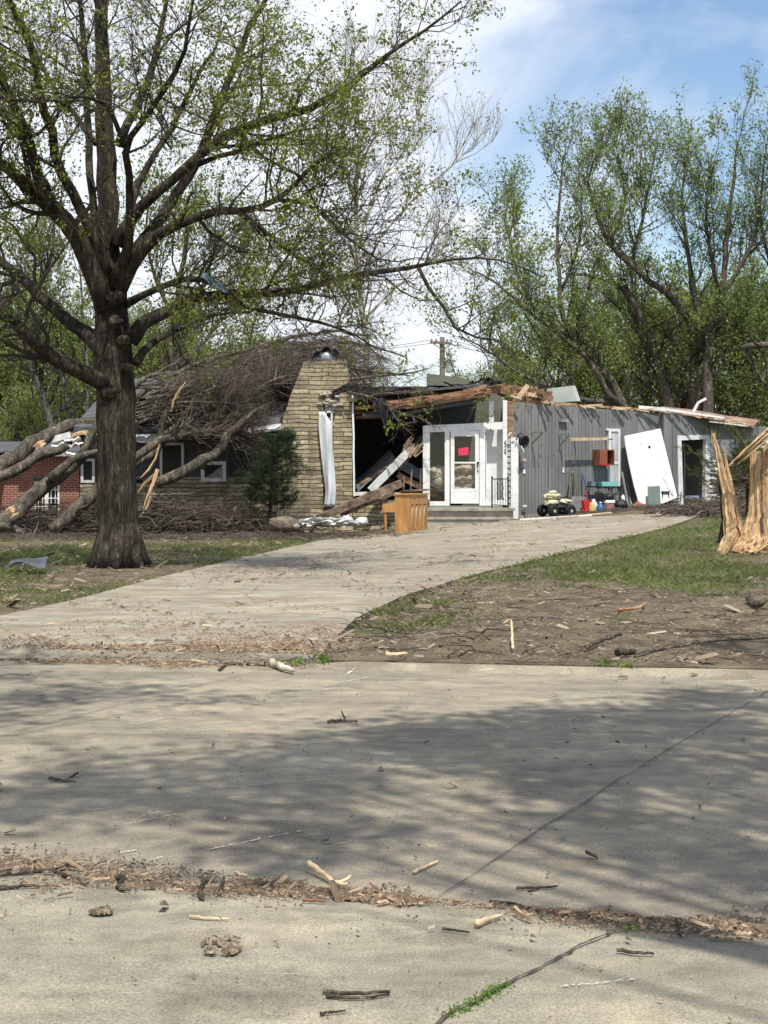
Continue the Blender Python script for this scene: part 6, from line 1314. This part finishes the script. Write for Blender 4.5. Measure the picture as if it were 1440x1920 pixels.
def gp_(px, py, r, h): q = G(px, py); return (q[0], q[1], q[2], r, h)
brush('brush_pile', 'tangle of fallen twigs along the foot of the stone wall', [(x_, 40.5 + .5 * (i % 3), 0, .5, 1.3 if x_ < -3.2 else .8) for i, x_ in enumerate(np.linspace(-10.5, -2.6, 22))], 3600, .72, .3, 1.3, .3, M['twigbrush'])
brush('brush_pile', 'dark tangle of standing twigs below the curved fallen limb', [(-5.9, 40.3, 0, .35, 1.6), (-5.3, 40.4, 0, .35, 1.4), (-4.7, 40.3, 0, .35, 1.0), (-6.6, 40.6, 0, .4, 1.6), (-4.2, 40.5, 0, .3, .7), (-8.3, 40.8, 0, .5, .9), (-9.4, 41, 0, .5, .9)], 1500, .9, .4, 1.3, .25, M['twigbrush'], (.008, .026))
brush('brush_pile', 'scattered dead twigs over the back of the left lawn', [(x_, 37.2 + .6 * (i % 3), 0, .8, .3) for i, x_ in enumerate(np.linspace(-10.5, -.6, 18))], 1600, .28, .2, .9, .2, M['twigbrush'], (.004, .014))
brush('brush_pile', 'long heap of twisted grey branches between the doorway and the shattered stump', [(7.7, 40, 0, .3, .25), (8.4, 40.5, 0, .4, .3), (9.0, 41, 0, .4, .5), (8.0, 38.5, 0, .4, .3), (8.6, 37.4, 0, .4, .35), (9.6, 40, 0, .4, .9), (9.3, 38, 0, .4, .9), (8.8, 38.6, 0, .5, .3), (9.2, 37.2, 0, .5, .4), (10.2, 42.5, 0, .35, 2), (10.0, 41, 0, .4, 1.4)], 3000, .62, .3, 1.0, .2, M['twigbrush'], (.008, .03))
brush('brush_pile', 'sparse twigs swept against the wall foot by the buckets', [(5.2, 42.8, 0, .3, .2), (6.2, 43, 0, .35, .3), (7.2, 43.2, 0, .4, .3), (7.9, 44, 0, .4, .5)], 600, .16, .15, .6, .3, M['twigbrush'], (.004, .014))
for i, (pts, Y, l) in enumerate((([(1250,963,7),(1290,968,12),(1320,962,12),(1345,945,8)],43.0,'dark curved limb lying under the lilac lidded bucket'), ([(1228,962,5),(1250,958,6),(1270,955,4)],43.5,'pale peeled branch on the ground left of the lilac lidded bucket'), ([(1270,1000,8),(1310,985,12),(1350,990,12),(1385,975,8)],38.5,'thick twisted branch in the heap left of the shattered stump'), ([(1248,985,4),(1290,1002,6),(1330,1004,6),(1372,1010,4)],37.5,'long thin branch along the front of the heap left of the stump'))):
    t_ = T('fallen_branch', l, 'branch', W(pts[0][0], pts[0][1], Y)); LPq, f_ = limbset([(pts, .4)], Y, M['barkfall'], t_, trunk=1, wob=.02, seg=.2); f_.build('stem', M['barkfall'] if i != 1 else M['lumberpale'], t_, smooth=True)

# small dark pine by the chimney
PB = W(508, 985, 40.6); PB[2] = .1
PT = T('small_pine', 'small dark pine growing in front of the chimney', 'pine tree', PB)
P, Rr = px3([(505,990,9),(508,940,8),(512,890,7),(514,850,5),(516,815,2)], 40.6); Ps, Rs = smooth_line(P, Rr, 14); MB().tube(Ps, Rs, 8, .1).build('trunk', M['bark'], PT, smooth=True)
n = 105; t_ = rng.uniform(.22, 1, n); S = Ps[(t_ * 13).astype(int)]; an = rng.uniform(0, 6.28, n); D = np.stack((np.cos(an), np.sin(an), rng.uniform(.0, .5, n)), 1); Lb = (1.38 - .95 * np.clip((t_ - .25) / .75, 0, 1)) * rng.uniform(.6, 1.1, n); Lb[t_ < .45] *= .75
k1 = grow(S, D, Lb, np.full(n, .014), 6, .12, .03); k2 = kids(*k1, 9, .3, 1, .6, .12, .35, .5, 4, .15, .03, .05, .004); mb = MB(); mb.tubes(*k1, 4); mb.tubes(*k2, 3); mb.build('branches', M['twig'], PT, kind='stuff')
def needles(mb, P, per, ln, w, tip=.4):
    n, k, _ = P.shape; t = rng.uniform(.1, 1, (n, per)) * (k - 1); i = np.clip(t.astype(int), 0, k - 2); f = (t - i)[..., None]; ii = np.arange(n)[:, None]; C = (P[ii, i] * (1 - f) + P[ii, i + 1] * f).reshape(-1, 3); tg = nrm(P[ii, i + 1] - P[ii, i]).reshape(-1, 3)
    A = nrm(rng.normal(size=C.shape) + tg * 1.1) * ln * rng.uniform(.6, 1.2, (len(C), 1)) * .5; B = nrm(np.cross(A, rng.normal(size=C.shape))) * w * .5; mb.quads(C + A, A, B)
mb = MB(); needles(mb, k2[0], 34, .11, .014); needles(mb, k1[0], 20, .10, .012); mb.build('foliage', M['needle'], PT, kind='stuff')
# juniper behind the stump
JP = T('juniper_bush', 'olive green juniper bush rising behind the shattered stump', 'bush', W(1400, 960, 44.5))
n = 170; S = np.tile(W(1425, 940, 44.5), (n, 1)) + rng.normal(0, .35, (n, 3)); D = np.stack((rng.normal(-.25, .6, n), rng.normal(-.1, .5, n), rng.uniform(.25, 1, n)), 1); k1 = grow(S, D, rng.uniform(.9, 2.15, n), np.full(n, .018), 6, .15, .05); k2 = kids(*k1, 14, .25, 1, .6, .15, .45, .5, 4, .15, .04, .1, .004)
mb = MB(); mb.tubes(*k1, 4); mb.tubes(*k2, 3); mb.build('branches', M['twig'], JP, kind='stuff'); mb = MB(); needles(mb, k2[0], 22, .10, .022); mb.build('foliage', M['juniper'], JP, kind='stuff')
n = 120; S = np.tile(W(1395, 925, 43.8), (n, 1)) + rng.normal(0, .3, (n, 3)); D = np.stack((rng.normal(0, .7, n), rng.normal(-.2, .4, n), rng.normal(-.1, .5, n)), 1); k1 = grow(S, D, rng.uniform(.5, 1.3, n), np.full(n, .014), 6, .25, -.03); k2 = kids(*k1, 6, .2, 1, .6, .1, .5, .6, 4, .25, 0, 0, .005)
tagm(MB().tubes(*k1, 4).tubes(*k2, 3), 'bare_twigs', M['twigbrush'], 'tangle of bare twigs hanging below the juniper bush', 'twigs', kind='stuff')

# ------------------------------------------------------------------ trees across the road whose shade falls on it (behind the camera)
def shade(cx, cy, rx, ry, n, hh, outC):
    for _ in range(n):
        a = rng.uniform(0, 6.28); r = math.sqrt(rng.random()); q = G(cx + rx * r * math.cos(a), cy + ry * r * math.sin(a)); h = hh + rng.uniform(-1.4, 1.4); t_ = h / -LDIR.z
        outC.append(q - np.array(LDIR) * t_)
CL = []
for b_ in ((1080,1375,260,45,18),(1350,1335,130,40,12),(730,1385,150,30,7),(1280,1430,220,55,14),(900,1440,260,40,9),(1340,1560,160,55,7),(1080,1520,150,40,2),(560,1430,200,35,5),(330,1450,260,40,8),(110,1500,160,45,5),(470,1520,220,40,5),(740,1560,180,45,3),(220,1310,190,18,5),(40,1350,60,12,1),
           (1400,1650,80,26,2),(490,1620,60,25,1),(30,1210,60,22,2),(1390,1215,80,22,3),(30,1265,40,14,1)):
    shade(*b_, 10.5, CL)
CL = np.array(CL)
half = CL[:, 0] > .2
for k_, (selm, base, l) in enumerate(((half, (5.6, -1.4), 'broad tree standing across the road behind the viewpoint at the right'), (~half, (-5.6, -1.0), 'broad tree standing across the road behind the viewpoint at the left'))):
    C_ = CL[selm]; B0 = np.array((*base, 0.)); t_ = T('shade_tree', l, 'tree', B0); top = B0 + (0, 0, 6.5)
    mb = MB().tube([B0 + (0, 0, -.1), B0 + (0, 0, .4), B0 + (.05, .1, 3), top + (0, .3, 0), top + (.2, 1.2, 2.2)], [.42, .34, .28, .22, .10], 12, .06); mb.build('trunk', M['bark'], t_, smooth=True)
    m = len(C_); t = np.linspace(0, 1, 9)[None, :, None]; A0_ = np.tile(top, (m, 1)) + rng.normal(0, .1, (m, 3)); mid = A0_ * .5 + C_ * .5 + rng.normal(0, .35, (m, 3)) + (0, 0, .3)
    P = (1 - t) ** 2 * A0_[:, None] + 2 * t * (1 - t) * mid[:, None] + t ** 2 * C_[:, None]; R = np.linspace(.034, .011, 9)[None] * np.ones((m, 1))
    k1 = kids(P[:, 4:], R[:, 4:], 6, .3, 1, .9, .3, .8, .5, 4, .3, 0, 0, .006); mb = MB(); mb.tubes(P, R, 5); mb.tubes(*k1, 3); mb.build('branches', M['bark'], t_, kind='stuff')
    per = 95; C2 = np.repeat(C_, per, 0) + rng.normal(0, 1, (m * per, 3)) * (.25, .25, .2); A = nrm(rng.normal(size=C2.shape)); Bv = nrm(np.cross(A, rng.normal(size=C2.shape))); s_ = rng.uniform(.05, .10, (len(C2), 1))
    mb = MB(); mb.quads(C2, A * s_, Bv * s_); mb.build('foliage', M['leaf'], t_, kind='stuff')
    if k_ == 0:      # the long thin shadow across the near apron: one stout bare limb
        a_, b2 = G(1120, 1690), G(1460, 1800); hh = 7.0; off = np.array(LDIR) * (hh / -LDIR.z); q = [a_ - off, (a_ + b2) / 2 - off + (0, .05, .1), b2 - off, top]
        Pq, Rq = smooth_line(q, [.04, .08, .10, .12], 14); MB().tube(Pq, Rq, 8, .08).build('limb', M['bark'], t_, smooth=True)

# ------------------------------------------------------------------ grass, litter, sticks
def blades(name, label, xr_, yr_, n, h0, h1, w, thr, mat=M['grass'], clump=None):
    x = rng.uniform(*xr_, n); v = rng.uniform(0, 1, n); y = yr_[0] * (yr_[1] / yr_[0]) ** v
    m = grassmask(x, y) + rng.normal(0, .12, n); k = (m > thr) & ~inside(x, y) & (y > curb_far(x) + .15) & (np.abs(x) < y * .262 + .4)
    x, y, m = x[k], y[k], m[k]; n = len(x); z = gz(x, y) + (fbm(x * 1.3, y * 1.3, 5) - .5) * .05 + (fbm(x * 5, y * 5, 6) - .5) * .035 + .02 * sst(0, 2, x) - .01
    h = rng.uniform(h0, h1, n) * (.5 + m.clip(0, 1)); a = rng.uniform(0, 6.28, n); S = np.stack((x, y, z), 1); wv = np.stack((np.cos(a), np.sin(a), 0 * a), 1) * w; ln = np.stack((rng.normal(0, .45, n), rng.normal(0, .45, n), np.ones(n)), 1) * h[:, None]
    V = np.stack((S - wv, S + wv, S + ln * .6 + wv * .5, S + ln * np.array((1.5, 1.5, 1))), 1); mb = MB(); mb.add(V.reshape(-1, 3), np.arange(n * 4).reshape(n, 4)); tagm(mb, name, mat, label, 'grass', kind='stuff')
blades('grass', 'green grass on the lawn right of the driveway', (0, 11.5), (15, 44), 120000, .02, .075, .0045, .50)
blades('grass', 'patchy green grass on the lawn left of the driveway', (-12, 1), (15.5, 40), 120000, .02, .075, .0045, .44)
def flakes(name, label, C, L, Wd, mat, flat=.25, thick=.004, zup=.012, yaw=None):
    n = len(C); a = rng.uniform(0, math.pi, n) if yaw is None else rng.normal(yaw[0], yaw[1], n); t = rng.normal(0, flat, n)
    A = np.stack((np.cos(a), np.sin(a), t), 1) * (L / 2)[:, None]; B = np.stack((-np.sin(a), np.cos(a), rng.normal(0, flat, n)), 1) * (Wd / 2)[:, None]; Z = np.array((0, 0, 1.)) * (thick + Wd * .25)[:, None]
    c = C + np.array((0, 0, zup)) + np.abs(A[:, 2:3]) * (0, 0, 1) * .6; r1 = rng.uniform(.3, 1, (n, 1)); r2 = rng.uniform(.2, 1, (n, 1))
    V = np.stack((c - A - B * r1, c - A + B * r1, c + A + B * r2, c + A - B * r2, c - A * .8 + Z, c + A * .8 + Z), 1); i = np.arange(n)[:, None] * 6
    q = np.concatenate([i + np.array(f)[None] for f in ((0, 3, 5, 4), (1, 4, 5, 2))]); tr = np.concatenate([i + np.array(f)[None] for f in ((0, 4, 1), (3, 2, 5))])
    mb = MB(); mb.v.append(V.reshape(-1, 3)); mb.n = n * 6; mb.f = [q, tr]; return tagm(mb, name, mat, label, 'wood chips' if 'chip' in name else 'litter', kind='stuff')
def sz(x, y): return np.array([surfz(a, b) for a, b in zip(x, y)])
# gutter line of the near side
n = 17000; x = rng.uniform(-2.0, 1.7, n); prof = fbm(x * 1.4, 0 * x, 12); off = rng.normal(0, 1, n); wdt = np.where(off > 0, .025, .075 + .25 * (prof - .4).clip(0)) * np.where(x < -.3, 1.7, .8); y = curb_near(x) - .02 + off * wdt
keep = rng.random(n) < np.clip((fbm(x * 2.6, y * 6, 14) - .36) * 3.2, .04, .9) * np.where(x > .2, .6, 1); x, y = x[keep], y[keep]; L_ = rng.lognormal(-4.65, .8, len(x)).clip(.004, .15); flakes('wood_chips', 'band of bark and wood chips lying in the gutter on the near side of the road', np.stack((x, y, sz(x, y)), 1), L_, L_ * rng.uniform(.12, .4, len(x)), M['chips'])
x = rng.uniform(-2.2, 1.9, 9000); y = curb_near(x) - .01 + rng.normal(0, 1, 9000) * np.where(rng.random(9000) < .5, .05, .13); k_ = fbm(x * 2.2, y * 3.5, 15) > .47; x, y = x[k_], y[k_]; L_ = rng.uniform(.006, .02, len(x)); flakes('ground_litter', 'fine brown bark crumbs in the near gutter', np.stack((x, y, sz(x, y)), 1), L_, L_ * .7, M['litter'])
# apron chips at the driveway mouth
cs = []
for cx_, cy_, rx_, ry_, n in ((330,1225,300,16,3600),(120,1222,160,12,900),(480,1215,170,20,1500),(320,1250,62,9,420),(60,1205,90,12,420),(560,1228,60,16,500),(330,1185,300,26,900),(620,1200,60,26,500)):
    a = rng.uniform(0, 6.28, n); r = np.sqrt(rng.random(n)) * rng.uniform(.3, 1, n) ** .3
    for q in zip(cx_ + rx_ * r * np.cos(a), cy_ + ry_ * r * np.sin(a)): cs.append(G(*q, .03 if q[1] < 1238 else .0))
cs = np.array(cs); cs[:, 2] = [surfz(a, b) if inside(np.array([a]), np.array([b]))[0] or b < curb_far(a) else float(gz(a, b)) + .03 for a, b in cs[:, :2]]; L_ = rng.lognormal(-3.95, .7, len(cs)).clip(.008, .22); flakes('wood_chips', 'wood chips strewn across the mouth of the driveway', cs, L_, L_ * rng.uniform(.10, .35, len(cs)), M['chips'])
# driveway scatter
n = 9000; u = rng.random(n) ** .8; s_ = rng.random(n); i = (u * 89).astype(int); j = (s_ * 29).astype(int); C = P_d = None
C = DRV[i, j] + rng.normal(0, .06, (n, 3)) * (1, 1, 0); k_ = fbm(C[:, 0] * .9 + 3, C[:, 1] * .55, 17) + rng.normal(0, .05, n) > .52; C = C[k_]; L_ = rng.lognormal(-3.75, .7, len(C)).clip(.01, .25); flakes('ground_litter', 'mulch and bark litter scattered over the driveway', C, L_, L_ * rng.uniform(.12, .5, len(C)), M['litter'], yaw=(.25, .5))
# torn up soil right lawn
n = 32000; v = rng.random(n); y = 12.5 * (30 / 12.5) ** v; x = rng.uniform(-1.5, 9, n); k_ = ~inside(x, y) & (y > curb_far(x) + .03) & (x < y * .262 + .3) & (x > -.9); k_ &= (grassmask(x, y) < .5) | (rng.random(n) < .15); x, y = x[k_], y[k_]
L_ = rng.lognormal(-4.1, .8, len(x)).clip(.008, .25); flakes('ground_litter', 'twigs, chips and bark littering the torn soil right of the driveway', np.stack((x, y, gz(x, y) + .02), 1), L_, L_ * rng.uniform(.08, .45, len(x)), M['litter'])
n = 1100; v = rng.random(n); y = 12.4 * (24 / 12.4) ** v; x = rng.uniform(-1, 7, n); k_ = ~inside(x, y) & (y > curb_far(x) + .03); x, y = x[k_], y[k_]; P, R = grow(np.stack((x, y, gz(x, y) + .02), 1), np.stack((rng.normal(0, 1, len(x)), rng.normal(0, .5, len(x)), rng.normal(.1, .15, len(x))), 1), rng.uniform(.1, .7, len(x)), rng.uniform(.003, .011, len(x)), 6, .3, -.02)
g_ = gz(P[..., 0], P[..., 1]); P[..., 2] = np.clip(P[..., 2], g_ + .005, g_ + rng.uniform(.02, .09, (len(x), 1))); tagm(MB().tubes(P, R, 4), 'ground_litter', M['twigbrush'], 'dead twigs strewn over the bare soil by the road', 'litter', kind='stuff')
n = 6000; y = 15.5 * (38 / 15.5) ** rng.random(n); x = rng.uniform(-11, 1.5, n); k_ = ~inside(x, y) & (y > curb_far(x) + 1) & (np.abs(x) < y * .262); x, y = x[k_], y[k_]; L_ = rng.lognormal(-3.1, .7, len(x)).clip(.01, .4); flakes('ground_litter', 'bark and twig litter on the left lawn', np.stack((x, y, gz(x, y) + .012), 1), L_, L_ * rng.uniform(.1, .4, len(x)), M['litter'])
# crumbs all over the road and the apron
n = 2600; x = rng.uniform(-3.4, 3.6, n); y = rng.uniform(3.9, 12.6, n); k_ = rng.random(n) < np.where(y < 6, .55, .3); x, y = x[k_], y[k_]; L_ = rng.lognormal(-4.4, .6, len(x)).clip(.004, .08); flakes('ground_litter', 'stray crumbs of bark over the road and near concrete', np.stack((x, y, sz(x, y)), 1), L_, L_ * rng.uniform(.3, .8, len(x)), M['litter'])
def mudpatch(px, py, rx, ry, label, h=.012):
    c = G(px, py); n = 420; a = rng.uniform(0, 6.28, n); r = np.sqrt(rng.random(n)); x = c[0] + rx * r * np.cos(a); y = c[1] + ry * r * np.sin(a); k_ = fbm(x * 22, y * 9, int(px) % 50) > .42; x, y = x[k_], y[k_]
    L_ = rng.uniform(.008, .03, len(x)); flakes('mud_patch', label, np.stack((x, y, sz(x, y)), 1), L_, L_ * .7, M['litter'])
mudpatch(418, 1785, .075, .10, 'larger clump of dark bark mulch on the near concrete'); mudpatch(190, 1720, .035, .03, 'small dark clump at the left of the near concrete'); mudpatch(515, 1787, .03, .03, 'small ring of bark right of the larger mulch clump')
# individual sticks on the pavement
def stick(pts, r, mat, label, lift=0.0, fork=None, rr=None):
    n = len(pts); P = []
    for i, p in enumerate(pts):
        q = G(p[0], p[1]); q[2] = surfz(q[0], q[1]) + r + .004 + (p[2] if len(p) > 2 else 0); P.append(q)
    P, Rr = smooth_line(np.array(P), np.linspace(1, .6, n) * r if rr is None else np.array(rr) * r, 14); P[1:-1] += rng.normal(0, r * .18, (12, 3))
    mb = MB().tube(P, Rr, 8, .18)
    if fork:
        Q = []
        for p in fork: q = G(p[0], p[1]); q[2] = surfz(q[0], q[1]) + r + (p[2] if len(p) > 2 else 0); Q.append(q)
        Q, Rq = smooth_line(np.array(Q), np.linspace(.8, .4, len(Q)) * r, 10); mb.tube(Q, Rq, 6, .15)
    mb.build('fallen_stick', mat, None, smooth=True, label=label, cat='stick')
B_, Wd_ = M['barkfall'], M['lumberpale']
stick([(606,1872),(660,1877),(732,1874)], .0075, B_, 'straight brown twig at the bottom of the picture on the near concrete', fork=[(612,1880),(670,1884),(730,1876)])
stick([(600,1915),(648,1909)], .005, B_, 'short thin twig at the very bottom below the straight brown twig')
stick([(510,1249),(520,1256),(536,1262),(549,1266)], .032, M['barkpale'], 'stubby thick pale barked branch piece at the right end of the driveway mouth')
stick([(411,1260),(428,1247),(454,1238)], .012, B_, 'dark thin stick pointing at the road just left of the stubby branch piece')
stick([(580,1627,.03),(610,1640,.01),(628,1650,0),(652,1652)], .012, Wd_, 'peeled forked twig with a curled end in the middle of the near gutter', fork=[(628,1650),(648,1647,.01),(658,1644,.02)])
stick([(893,1742),(915,1728),(940,1714)], .010, Wd_, 'club shaped pale stick just below the gutter band', rr=(1.3, .8, .7))
stick([(918,1681),(960,1685),(990,1692),(1012,1700),(1015,1712)], .007, B_, 'long dark twig ending in a pale tip along the gutter band')
stick([(775,1630),(822,1611)], .008, Wd_, 'short straight stick on the road just above the gutter')
stick([(968,1658),(1005,1657),(1045,1655)], .006, B_, 'thin dark twig on the road right of centre above the gutter', fork=[(990,1661),(1010,1658)])
stick([(615,1362),(640,1360),(670,1362)], .012, B_, 'small forked twig near the middle of the road', fork=[(648,1359),(640,1352,.04)])
stick([(92,1463),(120,1466),(146,1454)], .009, B_, 'thin dark forked twig on the left part of the road', fork=[(120,1466),(142,1467)])
stick([(220,1655,.02),(232,1652,.02),(222,1662),(228,1672),(245,1674)], .012, B_, 'curled bark strip left of centre in the near gutter')
stick([(378,1690),(376,1674),(382,1660,.02),(390,1656,.02)], .012, B_, 'crooked upright bark strip in the gutter left of the middle', fork=[(412,1672),(420,1650,.03)])
stick([(442,1628),(452,1632),(464,1633)], .007, Wd_, 'tiny curled wood chip on the road above the gutter')
stick([(0,1638),(50,1630),(100,1628),(140,1645),(165,1660)], .010, B_, 'long dark curving twig at the left end of the near gutter')
stick([(0,1675),(50,1670),(110,1668)], .008, B_, 'straight dark twig at the far left just below the gutter')
stick([(1270,1738),(1276,1755)], .008, B_, 'short dark stick standing across the gutter band at the right', fork=[(1268,1730,.03),(1274,1745)])
stick([(1328,1756),(1370,1757),(1415,1759)], .009, Wd_, 'flat pale splinter at the right end of the gutter')
stick([(1380,1750),(1408,1746)], .012, Wd_, 'thick pale wood piece at the right end of the gutter')
stick([(1225,1735),(1262,1738),(1290,1739)], .006, Wd_, 'long pale splinter in the right part of the gutter')
stick([(1158,1792),(1190,1797),(1226,1799)], .007, B_, 'bark strip on the near concrete right of the joint')
stick([(1110,1708),(1150,1715),(1200,1722)], .006, Wd_, 'slender pale twig in the gutter near the joint')
stick([(355,1728),(395,1731),(430,1732)], .006, Wd_, 'thin pale splinter on the near concrete above the mulch clump')
stick([(568,1686),(610,1687)], .008, M['lumber'], 'orange brown splinter in the middle of the near gutter')
stick([(720,1648),(712,1662),(698,1668)], .004, B_, 'small leafy twig tip by the road joint')
stick([(830,1750),(880,1757)], .005, B_, 'fine twig at the right of the near concrete')
# a few standing out on the torn soil
stick([(962,1228),(960,1212,.08),(958,1200,.14),(945,1203,.12)], .013, Wd_, 'hooked pale stick sticking up from the bare soil near the road')
stick([(1100,1226),(1130,1218,.03),(1165,1212,.05)], .02, B_, 'short dark branch on the bare soil right of the hooked stick')
stick([(1190,1243),(1280,1232,.05),(1360,1225,.06),(1440,1222,.07)], .014, B_, 'long dark branch on the bare soil at the right edge by the road')
stick([(1405,1135),(1420,1150),(1445,1148,.1)], .045, B_, 'broken log end on the soil at the right frame edge')
stick([(724,1248),(745,1240),(762,1238)], .02, Wd_, 'pale short splinter at the soil edge right of the driveway mouth')
stick([(1156,1238),(1190,1237)], .03, B_, 'stubby dark stick by the road edge right of the hooked stick')
stick([(352,1003),(338,985,.12),(328,974,.3)], .03, Wd_, 'pale splinter leaning in the brush right of the big trunk')
stick([(330,1062),(360,1058)], .015, B_, 'short twig on the bare soil beside the big trunk')
stick([(1160,1153),(1192,1158,.04),(1212,1152,.07)], .018, pm('orange wood', (.34,.16,.07), (.52,.30,.15), 6, bmp=.3), 'orange torn wood piece on the bare soil in the right lawn')
# weeds in the joint
def weeds(pts, n, s, label):
    mb = MB(); C = []
    for a, b_ in pts:
        for _ in range(n): q = G(a + rng.normal(0, 9), b_ + rng.normal(0, 3)); C.append(q + (0, 0, abs(rng.normal(0, .012)) + .008))
    C = np.array(C); A = nrm(rng.normal(size=C.shape) + (0, 0, .5)); Bv = nrm(np.cross(A, rng.normal(size=C.shape))); mb.quads(C, A * s, Bv * s * .8); tagm(mb, 'weeds', M['weed'], label, 'weeds', kind='stuff')
weeds([(870, 1902), (885, 1892), (900, 1884), (912, 1876), (925, 1868), (942, 1858), (845, 1912)], 60, .007, 'green weeds growing in the near concrete joint'); weeds([(602, 1236), (606, 1244), (560, 1246)], 60, .018, 'weed tuft at the corner where driveway, soil and road meet'); weeds([(1135, 1250), (1175, 1640 if 0 else 1252)], 60, .02, 'weed clump at the road edge right of the hooked stick'); weeds([(1178, 1752), (1182, 1750)], 30, .006, 'weed sprig where the joint meets the gutter')
